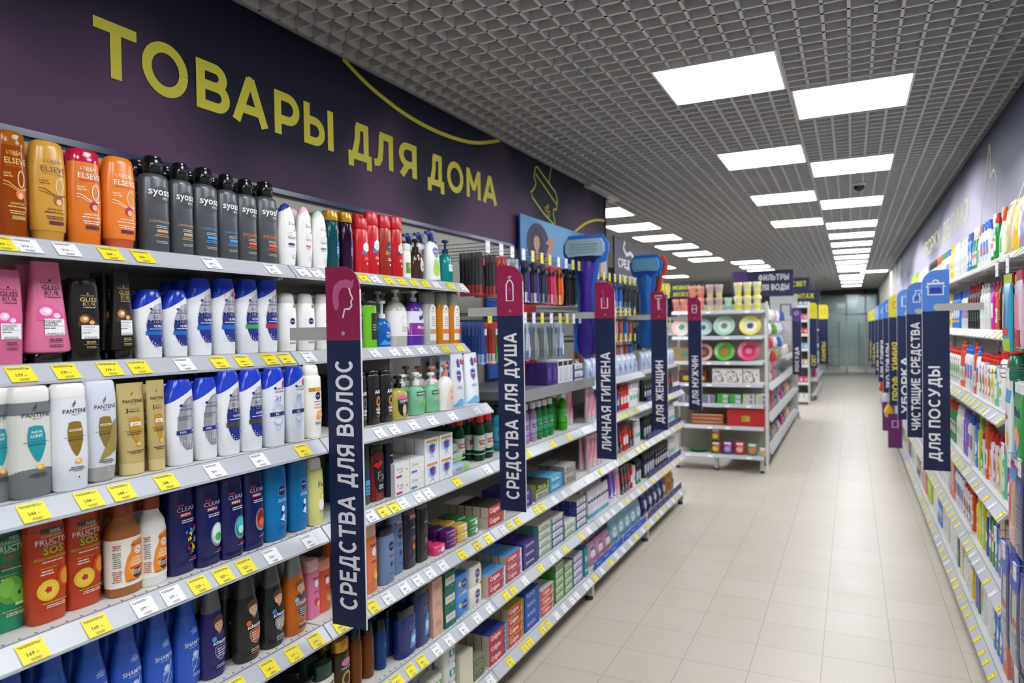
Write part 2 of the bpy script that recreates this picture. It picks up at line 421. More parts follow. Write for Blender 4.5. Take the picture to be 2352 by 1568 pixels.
# far glass front with doors
GL = mat('#6d8082', .03, trans=.0, alpha=1)
m, nt, b, N, Lk = nodemat('shop_glass'); b.inputs['Base Color'].default_value = lin('#e6f0f0'); b.inputs['Roughness'].default_value = .02; b.inputs['Transmission Weight'].default_value = 1; b.inputs['IOR'].default_value = 1.45
GLASS = m
FR = mat('#c3c6c8', .35, metal=.3)
w1 = MB()
for x0, x1 in ((-1.12, -1.06), (-.21, -.15), (.43, .49), (.8, .86)): w1.box(x0, x1, YFAR-.03, YFAR+.03, 0, 3.09, FR)
w1.box(-1.06, .86, YFAR-.03, YFAR+.03, 2.15, 2.21, FR); w1.box(-1.06, .86, YFAR-.03, YFAR+.03, 0, .05, FR); w1.box(-1.06, .86, YFAR-.03, YFAR+.03, 2.9, 3.09, mat('#22303a', .4))
struct('window_1', w1)
struct('window_2', MB().box(-1.06, .86, YFAR-.006, YFAR+.006, .05, 2.9, GLASS))
ORD_ = ('first', 'second', 'third', 'fourth'); HALL_FILL = [(-.9, YFAR+1.0), (.1, YFAR+2.0), (-.9, YFAR+3.0), (.1, YFAR+4.0)]
for i, (lx, ly) in enumerate(HALL_FILL):  # hall lamps added to brighten the view through the glass
    r0 = empty('ceiling_lamp', (lx, ly, CEIL+.002)); obj('frame', fm, r0); obj('diffuser', dm, r0); tag(r0, 'added fill lamp lighting the hall beyond the glass front, %s one' % ORD_[i], 'ceiling lamp')
# dim hall beyond the glass: shelving silhouettes
for i, (x, y) in enumerate(((-.95, YFAR+2.6), (.25, YFAR+3.2))):
    o = empty('market_rack', (x, y, 0)); tag(o, ['dim shelving rack standing behind the glass, beside the left door leaf', 'dim shelving rack standing behind the glass, beside the right door leaf'][i], 'rack')
    a = MB()
    for z in (.1, .5, .9, 1.3, 1.7): a.box(0, .5, 0, .4, z, z+.03, mat('#8d9590', .6))
    obj('shelf', a, o); a = MB()
    for u in (0, .47): a.box(u, u+.03, .02, .05, 0, 1.9, mat('#5b6664', .6))
    obj('upright', a, o)

# ================================================================ PRINTED BANNERS
def print_mat(name, c0, c1, scale=(1, 1, 1), zr=None):
    m, nt, b, N, Lk = nodemat(name)
    tc = N('ShaderNodeTexCoord'); mp = N('ShaderNodeMapping'); mp.inputs['Scale'].default_value = scale; Lk(tc.outputs['Object'], mp.inputs[0])
    no = N('ShaderNodeTexNoise'); no.inputs['Scale'].default_value = 1.0; no.inputs['Detail'].default_value = 1.5; Lk(mp.outputs[0], no.inputs['Vector'])
    cr = N('ShaderNodeValToRGB'); cr.color_ramp.elements[0].position = .38; cr.color_ramp.elements[1].position = .64
    cr.color_ramp.elements[0].color = lin(c0); cr.color_ramp.elements[1].color = lin(c1)
    src = no.outputs[0]
    if zr:
        sp = N('ShaderNodeSeparateXYZ'); Lk(tc.outputs['Object'], sp.inputs[0])
        mr = N('ShaderNodeMapRange'); mr.inputs[1].default_value = zr[0]; mr.inputs[2].default_value = zr[1]; mr.inputs[3].default_value = zr[2]; mr.inputs[4].default_value = zr[3]; Lk(sp.outputs[2], mr.inputs[0])
        ad = N('ShaderNodeMath'); ad.operation = 'ADD'; Lk(no.outputs[0], ad.inputs[0]); Lk(mr.outputs[0], ad.inputs[1]); src = ad.outputs[0]
    Lk(src, cr.inputs[0]); Lk(cr.outputs[0], b.inputs['Base Color']); b.inputs['Roughness'].default_value = .6; b.inputs['Specular IOR Level'].default_value = .25
    return m
BX = -2.118
YEL = mat('#c9c22f', .6)
ban = empty('wall_banner', (BX, 0, 0)); tag(ban, 'long dark purple banner with yellow lettering running above the left shelves', 'banner')
BP = print_mat('banner_print', '#090d26', '#583b58', (.01, 1.1, 1.3), (2.4, 3.09, .14, -.24))
obj('panel', MB().box(-.05, 0, -1.0, 6.46, 2.405, 3.085, BP), ban)
obj('trim', MB().box(-.055, .012, -1.0, 6.46, 2.385, 2.405, mat('#1b2552', .2)).box(-.055, .012, 6.46, 6.47, 2.385, 3.085, mat('#3b3a5c', .4)), ban)
obj('rail', MB().box(-.05, .01, -1.0, 6.46, 3.085, 3.1, mat('#8d8a86', .5)), ban)
def on_left(mb, vs, fs, x, yc, zc, m): return mb.add([(x+(v[2] if len(v) > 2 else 0), yc+v[0], zc+v[1]) for v in vs], fs, m)
CB = EYE+.825
for word in ((('Т', 1.422, 1.570), ('О', 1.588, 1.768), ('В', 1.803, 1.950), ('А', 1.967, 2.147), ('Р', 2.184, 2.325), ('Ы', 2.355, 2.546)), (('Д', 2.651, 2.828), ('Л', 2.850, 3.010), ('Я', 3.065, 3.227)),
             (('Д', 3.335, 3.510), ('О', 3.545, 3.735), ('М', 3.775, 3.955), ('А', 3.985, 4.183))):
    lt = MB()
    for ch, a, b_ in word:
        vs, fs, w_ = signfit(ch, width=b_-a, height=.178, t=.2); on_left(lt, vs, fs, .002, a, CB, YEL)
    obj('lettering', lt, ban)
def smooth(pts, n=8):
    out = []; N_ = len(pts)
    for i in range(N_-1):
        p0 = pts[max(i-1, 0)]; p1 = pts[i]; p2 = pts[i+1]; p3 = pts[min(i+2, N_-1)]
        for k in range(n):
            t = k/n; out.append(tuple(.5*((2*p1[j])+(-p0[j]+p2[j])*t+(2*p0[j]-5*p1[j]+4*p2[j]-p3[j])*t*t+(-p0[j]+3*p1[j]-3*p2[j]+p3[j])*t**3) for j in (0, 1)))
    return out+[pts[-1]]
art = MB()
def line_art(pts, w, closed=False, sm=True):
    q = smooth(pts+[pts[0]] if closed else pts) if sm else pts
    vs, fs = stroke(q, w); on_left(art, [(a, b+EYE) for a, b in vs], fs, .002, 0, 0, YEL)
line_art([(2.625, 1.272), (2.829, 1.204), (3.126, 1.151), (3.428, 1.137), (3.726, 1.154), (3.948, 1.19), (4.239, 1.272)], .022)
line_art([(5.636, .826), (5.86, .915), (6.049, .971), (6.248, 1.009), (6.455, 1.03)], .022)
line_art([(5.18, .829), (4.969, .89), (4.763, .979), (4.742, 1.014), (4.80, 1.05), (4.836, 1.096), (4.80, 1.13), (4.805, 1.16), (4.83, 1.21), (4.864, 1.224), (4.92, 1.20), (5.22, 1.09), (5.253, 1.04), (5.234, .956), (5.17, .95), (5.166, .91), (5.20, .85), (5.18, .829)], .014, sm=False)
line_art([(4.83, 1.165), (5.235, 1.0)], .012, sm=False); line_art([(5.084, 1.141), (5.11, 1.21), (5.137, 1.272)], .012)
for a, b_, r_ in ((5.02, .93, .016), (5.07, .90, .022), (5.06, .955, .014)): line_art([(a+r_*math.cos(k), b_+r_*math.sin(k)) for k in [q*PI/6 for q in range(13)]], .008, sm=False)
obj('line_drawing', art, ban)

rb = empty('wall_banner', (WALLX, 0, 0)); tag(rb, 'long lilac banner with faint yellow lettering on the wall above the right shelves', 'banner')
RP = print_mat('banner_print_shade_right', '#b7b1c6', '#20223f', (.01, .35, 1.3), (2.2, 3.05, -.28, .3))  # darker towards the top: part print, part shade put into the colour
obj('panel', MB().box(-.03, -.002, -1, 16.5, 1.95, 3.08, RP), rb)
YP = mat('#c8c59a', .6)
lt = MB(); vs, fs, w_ = signfit('УБОРКУ ДЕЛАЮ', width=3.9, height=.175, t=.16); lt.add([(-.032-k, 10.4-a, EYE+.81+b) for a, b, k in vs], fs, YP)
obj('lettering', lt, rb)
lt = MB()
for pts in ([(5.95, 2.5), (5.9, 2.6), (5.73, 2.767), (5.61, 2.95), (5.57, 2.975), (5.55, 2.90), (5.56, 2.765), (5.43, 2.786), (5.34, 2.70), (5.36, 2.5)], [(4.9, 2.38), (4.55, 2.545), (4.3, 2.66)]):
    vs, fs = stroke(smooth(pts), .014); lt.add([(-.032, a, b) for a, b in vs], fs, YP)
obj('line_drawing', lt, rb)

# ================================================================ SHELVING
STEEL = mat('#c4c4c1', .4, metal=.15); SHELF = mat('#cfcdc8', .45); RAILM = mat('#b9bcc2', .3); BACKP = mat('#a9a79e', .6); DARKG = mat('#26272b', .6); SLOT = mat('#3a3b3f', .7)
ZL = {1: 2.038, 2: 1.748, 3: 1.461, 4: 1.169, 5: .842, 6: .509, 7: .165}
XR_ = {1: -1.705, 2: -1.705, 3: -1.585, 4: -1.585, 5: -1.585, 6: -1.585, 7: -1.585}
SH = {1: 'top', 2: 'second', 3: 'third', 4: 'fourth', 5: 'fifth', 6: 'sixth', 7: 'bottom'}
def rail_prof(x, z, s):    # sloping price rail, x grows towards the aisle for s=1
    return [(x+s*q[0], z+q[1]) for q in ((-.004, .003), (.003, .003), (.040, -.036), (.040, -.043), (.034, -.043), (-.004, -.010))]
def shelf_parts(root, xb, xf, y0, y1, z, s, local=(0, 0, 0), holes=False, rail=True):
    """one shelf board with its price rail; xb back, xf front edge"""
    a = MB(); ox, oy, oz = local
    lo, hi = min(xb, xf), max(xb, xf)
    a.box(lo-ox, hi-ox, y0+.004-oy, y1-.004-oy, z-.028-oz, z-oz, SHELF)
    if holes:
        k = y0+.03
        while k < y1-.02:
            for dx in (.017,): a.box(xf-s*(dx+.005)-ox, xf-s*dx-ox, k-.0025-oy, k+.0025-oy, z-.001-oz, z+.0004-oz, SLOT)
            k += .0333
    sh = obj('shelf_board', a, root)
    if rail:
        r_ = MB(); r_.prism([(p[0]-ox, p[1]-oz) for p in rail_prof(xf, z, s)], y0+.003-oy, y1-.003-oy, 'y', RAILM)
        # ribs along the rail and a dark seam at its top
        r_.prism([(p[0]-ox, p[1]-oz) for p in ((xf-s*.003, z+.0032), (xf+s*.001, z+.0032), (xf+s*.001, z+.0045), (xf-s*.003, z+.0045))], y0+.003-oy, y1-.003-oy, 'y', mat('#8b8e94', .4))
        obj('price_rail', r_, sh)
    # bracket under the shelf
    b = MB()
    for yy in (y0+.004, y1-.008): b.prism([(xb-ox, z-.03-oz), (xf-s*.02-ox, z-.03-oz), (xf-s*.03-ox, z-.045-oz), (xb-ox, z-.07-oz)], yy-oy, yy+.004-oy, 'y', STEEL)
    obj('bracket', b, sh)
BAYS = [(.55, 1.80, 'nearest bay of the left shelving, full of shampoo', (1, 2, 3, 4, 5, 6, 7)),
        (1.80, 2.985, 'left shelving bay of shower gel and soap behind the first tall sign', (1, 2, 3, 4, 5, 6, 7)),
        (2.985, 4.49, 'left shelving bay of toothbrush hooks over mouthwash and toothpaste', (4, 5, 6, 7)),
        (4.49, 5.90, 'left shelving bay of razor hooks over deodorants and wipes', (4, 5, 6, 7)),
        (5.90, 7.27, 'last bay of the left shelving, with purple trays', (4, 5, 6, 7))]
def foot(mb, x, y, m=None):
    mb.loft([(0, .026, .026), (.012, .028, .028), (.03, .016, .016)], DARKG, n=10, e=2)
    n = len(mb.v)
    k = n-30
    mb.v[k:] = [(v[0]+x, v[1]+y, v[2]) for v in mb.v[k:]]
    return mb.box(x-.03, x+.03, y-.02, y+.02, .03, .14, STEEL)
for y0, y1, lab, rows in BAYS:
    o = empty('shelving_bay', (-2.13, y0, 0)); tag(o, lab, 'shelving', 'bays of the left shelving'); L0 = (-2.13, y0, 0)
    top = 2.41
    obj('back_panel', MB().box(-.03, 0, .004, y1-y0-.004, 0, top, BACKP), o); obj('rear_light_block', MB().box(-.62, -.034, .004, y1-y0-.004, .1, 2.0, SHELF).box(-.60, -.034, .01, y1-y0-.01, 0, .1, DARKG), o)  # unseen solid box for the gondola's far side, added to block light leaks
    for yy in (0, y1-y0):
        if yy == 0: continue
        obj('upright', MB().box(-.03, .006, yy-.034, yy-.004, .1, top, STEEL), o)
    for r in rows: shelf_parts(o, -2.13, XR_[r], y0, y1, ZL[r], 1, L0, holes=r > 2)
    for yy in (y0, y1):
        if yy in (.55,): continue
        f_ = MB(); foot(f_, .53, yy-.06-y0)
        if yy == y1: obj('foot', f_, o)
    obj('base_bar', MB().box(.0, .5, y1-y0-.08, y1-y0-.04, .09, .135, STEEL), o)

# right shelving
ZRt = {1: 2.131, 2: 1.765, 3: 1.402, 4: .988, 5: .586, 6: .182}
XRt = {1: .675, 2: .675, 3: .597, 4: .597, 5: .597, 6: .597}
RY = [2.35, 3.60, 4.815, 6.03, 7.25, 8.45, 9.75, 11.55, 13.0, 14.5, 16.4, 18.4]
rb_lab = ['nearest right bay, with gloves and sponges on wire hooks', 'right shelving bay of washing-up liquid beside the pan sign', 'right shelving bay between the first and second blue signs', 'right shelving bay behind the spray bottle sign',
          'right shelving bay behind the third blue sign', 'right shelving bay behind the yellow headed sign', 'right shelving bay fifth behind the pan sign', 'right shelving bay sixth behind the pan sign', 'right shelving bay seventh behind the pan sign', 'right shelving bay eighth behind the pan sign', 'farthest right shelving bay, near the glass front']
for i, (y0, y1) in enumerate(zip(RY, RY[1:])):
    o = empty('shelving_bay', (WALLX-.02, y0, 0)); tag(o, rb_lab[i], 'shelving', 'bays of the right shelving'); L0 = (WALLX-.02, y0, 0)
    obj('back_panel', MB().box(-.02, 0, .004, y1-y0-.004, .1, 2.2, BACKP), o)
    obj('upright', MB().box(-.045, -.02, y1-y0-.034, y1-y0-.004, .1, 2.25, STEEL), o)
    for r in ((1, 2, 6) if i == 0 else (1, 2, 3, 4, 5, 6)): shelf_parts(o, WALLX-.04, XRt[r], y0, y1, ZRt[r], -1, L0)
    f_ = MB(); foot(f_, -.2, y1-y0-.06); obj('foot', f_, o)

# ================================================================ PRICE TAGS
TAGS = {1:[('y',199,0.91),('w',319,0.96),('w',319,1.05),('y',209,1.16),('y',209,1.25),('w',299,1.47),('w',299,1.71),('w',199,1.85),('w',199,1.92),('y',189,2.18),('w',199,2.25),('y',249,2.34),('y',249,2.43),('y',239,2.52),('y',249,2.61),('w',119,2.7),('y',139,2.83),('w',149,2.94)],
2:[('y',179,0.94),('y',179,1.04),('y',179,1.15),('y',179,1.23),('w',219,1.37),('y',309,1.49),('y',414,1.58),('y',309,1.69),('y',309,1.76),('w',169,1.87),('w',229,2.24),('w',199,2.37),('w',99,2.46),('w',119,2.57),('w',159,2.68),('y',129,2.77),('y',129,2.9)],
3:[('y',244,0.89),('y',244,1.01),('y',244,1.09),('y',244,1.21),('w',399,1.36),('w',399,1.52),('y',309,1.7),('w',229,2.1),('w',229,2.19),('w',139,2.32),('w',149,2.46),('w',119,2.62),('w',99,2.84)],
4:[('y',169,0.88),('y',169,1.02),('w',299,1.14),('w',299,1.22),('y',229,1.3),('y',229,1.38),('y',229,1.46),('w',329,1.56),('w',243,1.72),('w',189,2.04),('y',149,2.11),('y',159,2.18),('w',149,2.24),('w',79,2.35),('w',69,2.42),('y',59,2.65),('w',89,2.93),('y',99,3.4),('y',99,3.74),('y',109,4.0),('w',99,4.25)],
5:[('y',119,1.42),('y',119,1.54),('y',119,1.64),('y',119,1.74),('y',114,1.86),('y',114,2.04),('w',169,2.13),('w',189,2.24),('w',199,2.33),('w',199,2.42),('w',189,2.52),('y',59,2.68),('y',49,2.82),('y',49,2.93),('w',59,3.09),('y',89,3.17),('y',99,3.26),('y',109,3.5),('y',109,3.58),('w',89,3.75),('w',129,3.9),('w',139,4.05),('w',99,4.3)],
6:[('y',99,2.11),('y',99,2.18),('y',159,2.27),('y',159,2.35),('w',199,2.46),('w',89,2.56),('w',49,2.68),('w',45,2.81),('w',79,2.93),('y',129,3.11),('y',129,3.19),('w',119,3.33),('y',149,3.54),('w',99,3.71),('w',99,3.8),('y',109,3.91),('y',99,4.19),('w',99,4.33)],
7:[('w',99,2.93),('y',89,3.14),('y',79,3.31),('y',79,3.38),('y',99,3.55),('y',99,3.63),('w',119,3.76),('w',129,3.88),('w',99,4.01),('w',109,4.09),('w',79,4.26),('w',89,4.34),('y',59,4.44)]}
_tg = {}
def tag_mesh(c, n, s):
    k = (c, n, s)
    if k in _tg: return _tg[k]
    a = MB(); W, H = .056, .047; q = Matrix.Rotation(math.radians(45)*-1, 4, 'X')   # built facing -Y then tipped back
    base = mat('#f0df2e', .5) if c == 'y' else mat('#eeeeee', .5); ink = mat('#3c3a30', .6) if c == 'y' else mat('#2c2c30', .6)
    t = MB(); t.box(-W/2, W/2, 0, .0007, 0, H, base)
    if n:
        drape(t, W, H, 0, None, [('t', str(n)+' –', -.02, .42, .44, ink, .02), ('l', .0, .16, .5, 2, .07, ink), ('l', -.1, .88, .7, 2, .07, ink)]+([('t', '3%d°' % (n % 9), .33, .82, .18, ink, .01)] if c == 'y' else []))
    a.merge(t, q); _tg[k] = a.data('price_tag'); return _tg[k]
def put_tag(c, n, y, x, z, s, near, rowname):
    o = bpy.data.objects.new('price_tag', tag_mesh(c, n, s)); COL.objects.link(o)
    # front face lies on the 45 degree slope of the rail
    o.rotation_euler.z = PI/2*s; o.location = (x+s*.0422, y, z-.0342)
    if s < 0: o.scale = (.68, 1, 1)
    o['category'] = 'price tag'; o['group'] = 'price tags on the '+rowname
    return o
# ================================================================ BLADE SIGNS
NAVY = mat('#081a46', .6); MAG = mat('#98124c', .5); BLU = mat('#4a7fd0', .45); YLW = mat('#dfcf2e', .45); WHT = mat('#ebe9ec', .5); ARMG = mat('#b4b3b0', .4); PNK = mat('#c35c8e', .5); DBL = mat('#22389a', .5)
def blade(x0, y, name, word, header, picto, lab, side=1, wcol=WHT, textw=.095, h=1.15, zt=2.112, w=.135, run=None, headh=.235, arm=None):
    """tall narrow sign hung square to the aisle; x0 = its left edge, y = its plane"""
    o = empty('aisle_sign', (x0, y, zt-h)); tag(o, lab, 'sign', 'tall category signs of the '+('left' if side > 0 else 'right')+' shelves')
    R_ = .075
    if side > 0: top = [(0, h), (w-R_, h)]+[(w-R_+R_*math.sin(k*PI/16), h-R_+R_*math.cos(k*PI/16)) for k in range(1, 9)]
    else: top = [(w, h), (R_, h)]+[(R_-R_*math.sin(k*PI/16), h-R_+R_*math.cos(k*PI/16)) for k in range(1, 9)]
    hz = h-headh
    pts = (top+[(w, hz), (0, hz)]) if side > 0 else (top+[(0, hz), (w, hz)])
    a = MB(); a.prism(pts, 0, .005, 'y', header); obj('header_panel', a, o)
    obj('board', MB().box(0, w, 0, .005, 0, hz, NAVY), o)
    a = MB(); edge = mat('#d9d4d6', .5); a.box(w-.0006 if side > 0 else -.0012, w+.0012 if side > 0 else .0006, -.0003, .0055, 0, h-R_, edge); obj('edge_trim', a, o)
    # lettering runs upwards
    a = MB(); vs, fs, ln = signfit(word, height=textw, t=.19, gap=.13)
    if run: 
        vs, fs, ln = signfit(word, width=run, height=textw, t=.19, gap=.13)
    a.add([(w/2+textw/2-b-(.010 if side < 0 else 0), -.0006-k, .055+u) for u, b, k in vs], fs, wcol); obj('lettering', a, o)
    a = MB()
    for pts_, ww, col, closed in picto:
        if ww: vs, fs = stroke(pts_, ww, closed)
        else: vs, fs = pts_, [tuple(range(len(pts_)))]
        a.add([(w*u, -.0007, hz+headh*v) for u, v in [(p[0]/1.0, p[1]/1.0) for p in [(q[0], q[1]) for q in vs]]], fs, col) if not ww else None
        if ww:
            vs, fs = stroke([(w*q[0], hz+headh*q[1]) for q in pts_], ww*w, closed); a.add([(u, -.0009, v) for u, v in vs], fs, col)
    obj('pictogram', a, o)
    # bracket arm from the shelf, and its screw
    a = MB(); za = h-.213
    if side > 0: a.box(-(arm or (.16 if y < 4 else .22)), .0, .006, .009, za-.021, za+.021, ARMG); a.box(0, .085, .006, .009, za-.021, za+.021, ARMG)
    else:
        pts_ = [(.30, za-.020), (.30, za+.020)]+[(.075+.02*math.cos(k), za+.02*math.sin(k)) for k in [PI/2+q*PI/8 for q in range(9)]]
        a.prism(pts_, -.004, -.001, 'y', ARMG)
    obj('bracket_arm', a, o)
    if side > 0: obj('screw', MB().prism([(w*.52+.007*math.cos(k*PI/6), za+.007*math.sin(k*PI/6)) for k in range(12)], -.004, 0, 'y', mat('#d8c9c4', .2, metal=.8)), o)
    return o
def C_(x, z, r, n=14, rz=None, a0=0, a1=360): return arc(x, z, r, a0, a1, n, rz if rz else r*.135/.235)
HAIR = [([(.22, .50), (.20, .62), (.26, .74), (.40, .80), (.60, .82), (.78, .79), (.84, .83), (.82, .72), (.74, .66), (.66, .70), (.50, .71), (.42, .66), (.38, .58), (.40, .48), (.34, .40), (.26, .42)], 0, PNK, False),
        ([(.70, .70), (.74, .62), (.80, .56), (.75, .52), (.77, .46), (.70, .42), (.56, .42), (.50, .30)], .045, WHT, False)]
BOTTLE = [([(.38, .30), (.38, .62), (.46, .70), (.56, .70), (.64, .62), (.64, .30)], .045, WHT, True), ([(.51, .70), (.51, .78), (.38, .78), (.58, .78)], .04, WHT, False), (C_(.5, .52, .04), 0, PNK, True), ([(.42, .42), (.6, .42), (.6, .34), (.42, .34)], 0, MAG, True)]
CUP = [([(.35, .56), (.35, .28), (.65, .28), (.65, .56)], .05, WHT, False), ([(.5, .32), (.46, .6), (.40, .74), (.44, .8)], .04, PNK, False)]
RAZ = [([(.28, .84), (.72, .84), (.66, .74), (.34, .74)], .045, WHT, True), ([(.5, .74), (.46, .6), (.46, .40), (.5, .34), (.55, .40), (.55, .6), (.5, .74)], .045, WHT, False), (C_(.68, .36, .06), 0, PNK, True)]
FACE = [([(.36, .34), (.32, .5), (.36, .66), (.64, .66), (.68, .5), (.64, .34)], .05, WHT, True), ([(.38, .5), (.62, .5)], .05, WHT, False)]
blade(-1.520, 1.775, '', 'СРЕДСТВА ДЛЯ ВОЛОС', MAG, HAIR, 'first tall sign, reading hair products, with a pink haired head profile', run=.80, zt=2.022, textw=.068)
blade(-1.505, 2.955, '', 'СРЕДСТВА ДЛЯ ДУША', MAG, BOTTLE, 'second tall sign with magenta head and white soap bottle outline', run=.78, textw=.066)
blade(-1.508, 4.366, '', 'ЛИЧНАЯ ГИГИЕНА', MAG, CUP, 'third tall sign with magenta head and toothbrush cup outline', run=.64, textw=.064)
blade(-1.508, 5.779, '', 'ДЛЯ ЖЕНЩИН', MAG, RAZ, 'fourth tall sign with magenta head and razor outline', run=.52, textw=.064)
blade(-1.510, 7.262, '', 'ДЛЯ МУЖЧИН', MAG, FACE, 'fifth tall sign, farthest of the magenta headed ones', run=.50, textw=.064)
POT = [([(.22, .40), (.78, .40), (.78, .66), (.22, .66)], .05, WHT, True), ([(.14, .60), (.22, .60)], .05, WHT, False), ([(.78, .60), (.86, .60)], .05, WHT, False), ([(.18, .68), (.82, .68)], .05, WHT, False), (C_(.5, .70, .1, a0=0, a1=180), .05, WHT, False), ([(.29, .44), (.71, .44), (.71, .56), (.60, .58), (.5, .56), (.40, .58), (.29, .56)], 0, DBL, True)]
SPR = [([(.34, .38), (.34, .54), (.46, .64), (.46, .74), (.76, .74), (.76, .67), (.60, .64), (.66, .54), (.66, .38)], .055, WHT, True), (C_(.53, .52, .07), 0, DBL, True)]
BOX = [([(.3, .36), (.3, .72), (.7, .72), (.7, .36)], .06, WHT, True), ([(.48, .42), (.7, .42), (.7, .58), (.48, .58)], 0, DBL, True)]
YBX = [([(.3, .4), (.3, .66), (.7, .66), (.7, .4)], .07, mat('#8d8420', .5), True)]
blade(.366, 4.678, '', 'ДЛЯ ПОСУДЫ', BLU, POT, 'nearest blue headed sign, for dishes, with a cooking pot', side=-1, run=.545, textw=.058)
blade(.366, 5.990, '', 'ЧИСТЯЩИЕ СРЕДСТВА', BLU, SPR, 'blue headed sign with white spray bottle, just behind the pot sign', side=-1, run=.80, textw=.058)
blade(.360, 7.069, '', 'УБОРКА', BLU, BOX, 'blue headed sign in front of the first yellow headed one', side=-1, run=.5, textw=.056)
blade(.345, 8.252, '', 'ПРОФ. ХИМИЯ', YLW, YBX, 'nearest yellow headed sign on the right, with yellow lettering', side=-1, wcol=YLW, run=.6, textw=.06)
blade(.345, 9.765, '', 'ЭКО ТОВАРЫ', BLU, BOX, 'blue headed sign just behind the first yellow headed one', side=-1, run=.55, textw=.058)
blade(.345, 11.58, '', 'ДЛЯ СТИРКИ', BLU, SPR, 'blue headed sign second behind the first yellow headed one', side=-1, run=.55, textw=.058)
blade(.345, 13.2, '', 'ДЛЯ ДОМА', mat('#8fb0e6', .5), BOX, 'pale blue headed sign before the two far yellow headed ones', side=-1, run=.5, textw=.058)
blade(.345, 15.6, '', 'ТОВАРЫ', YLW, YBX, 'second yellow headed sign on the right', side=-1, wcol=YLW, run=.4, textw=.058)
blade(.345, 18.2, '', 'ТОВАРЫ', YLW, YBX, 'farthest yellow headed sign on the right', side=-1, wcol=YLW, run=.4, textw=.058)

# ================================================================ PRODUCTS ON THE NEAR LEFT SHELVES
def prof(H, W, D, rows): return [(a*H, b*W, (c if c else b)*D)+tuple(r) for a, b, c, *r in rows]
def split(mb_prof, H, zc, slope, body, capm, e=2.4, n=28):
    """one loft cut by a slanted plane into a body and a cap"""
    a = MB().loft(mb_prof, body, n=n, e=e); out = []
    for keep in (0, 1):
        bm = bmesh.new(); me = a.data('x'); bm.from_mesh(me); bpy.data.meshes.remove(me)
        bmesh.ops.bisect_plane(bm, geom=bm.verts[:]+bm.edges[:]+bm.faces[:], plane_co=(0, 0, zc*H), plane_no=(-slope, 0, 1), clear_outer=keep == 0, clear_inner=keep == 1)
        if keep: 
            for v in bm.verts: v.co.x *= 1.012; v.co.y *= 1.02
        bm.verts.index_update(); q = MB()
        q.add([tuple(v.co) for v in bm.verts], [tuple(v.index for v in f.verts) for f in bm.faces], body if keep == 0 else capm, True); bm.free(); out.append(q)
    return out
INK = '#2b2522'; W_ = '#f4f3f1'
def portrait(cx, cz, sx, sz, hair='#5a3a24', skin='#d9a98a', shirt='#15161c'):
    return [('e', cx+.01*sx, cz+.20*sz, .30*sx, .20*sz, hair), ('p', [(cx-.10*sx, cz-.2*sz), (cx+.12*sx, cz-.2*sz), (cx+.10*sx, cz+.05*sz), (cx-.08*sx, cz+.05*sz)], '#c08d70'),
            ('e', cx, cz+.10*sz, .21*sx, .19*sz, skin), ('p', [(cx-.24*sx, cz+.15*sz), (cx-.18*sx, cz+.32*sz), (cx+.2*sx, cz+.33*sz), (cx+.25*sx, cz+.15*sz), (cx+.12*sx, cz+.22*sz), (cx-.1*sx, cz+.2*sz)], hair),
            ('e', cx-.08*sx, cz+.12*sz, .035*sx, .012*sz, '#3a2a22'), ('e', cx+.08*sx, cz+.12*sz, .035*sx, .012*sz, '#3a2a22'), ('r', cx, cz+.015*sz, .1*sx, .014*sz, '#a8574d'),
            ('p', [(cx-.3*sx, cz-.34*sz), (cx-.24*sx, cz-.12*sz), (cx-.09*sx, cz-.10*sz), (cx, cz-.2*sz), (cx+.1*sx, cz-.1*sz), (cx+.26*sx, cz-.12*sz), (cx+.3*sx, cz-.34*sz)], shirt)]
# --- oval shampoo and upside-down conditioner bottles with a swirl drop
def elseve(key, kind, desc, short, body, cap, ink, accent, inv, trans=0, line2='', foot_='ШАМПУНЬ'):
    W, H, D = .086, .248, .05; bm_ = mat(body, .12, trans=trans) if trans else mat(body, .25)
    if inv: pr = prof(H, W, D, [(.0, .36, .44), (.11, .40, .46), (.13, .44, .48), (.3, .47, .5), (.7, .47, .5), (.92, .42, .46), (.975, .38, .42), (1, .30, .3)])
    else: pr = prof(H, W, D, [(0, .38, .40), (.02, .42, .46), (.3, .47, .5), (.6, .47, .5), (.84, .43, .47), (.86, .43, .47), (.96, .42, .46), (.985, .38, .4), (1, .28, .3)])
    a, b = split(pr, H, .12 if inv else .86, 0, bm_, bm_)
    if inv: a, b = b, a
    cm = mat(cap, .12, trans=.3 if trans else 0); b.mats = [cm]
    mk = [('t', "L'ORÉAL", 0.02, .80, .5, ink, .004), ('t', 'PARIS', .02, .775, .16, ink, .0), ('t', 'ELSEVE', 0.04, .72, .66, ink, .006), ('t', line2, .04, .675, .6, accent, .003), ('t', '100%', -.22, .60, .2, ink, .01), ('l', -.2, .575, .26, 1, .02, ink),
          ('s', C2(.18, .56, .10, .075), .03, '#e3cfa0' if trans or inv else '#f6e6d6'), ('s', [(-.34, .53), (-.2, .52), (-.05, .485), (.1, .465), (.3, .47), (.38, .48)], .022, ink), ('s', [(-.34, .50), (-.2, .49), (-.05, .465), (.1, .45), (.3, .465), (.38, .485)], .016, ink),
          ('e', .13, .42, .13, .05, accent), ('e', .15, .405, .08, .03, '#f6b48c'), ('t', foot_, .05, .33, .42, ink, .008), ('l', .05, .30, .62, 1, .022, ink), ('l', .05, .26, .6, 2, .02, ink), ('r', .08, .20, .42, .035, '#5c1d33' if not trans else '#b09a40')]
    drape(a, W, H, D, pr, mk)
    return proto(key, kind, desc, short, 'bottle', W, H, D, ('body', a), ('cap', b, None, None))
def C2(x, z, rx, rz, a0=0, a1=360): return arc(x, z, rx, a0, a1, 14, rz)
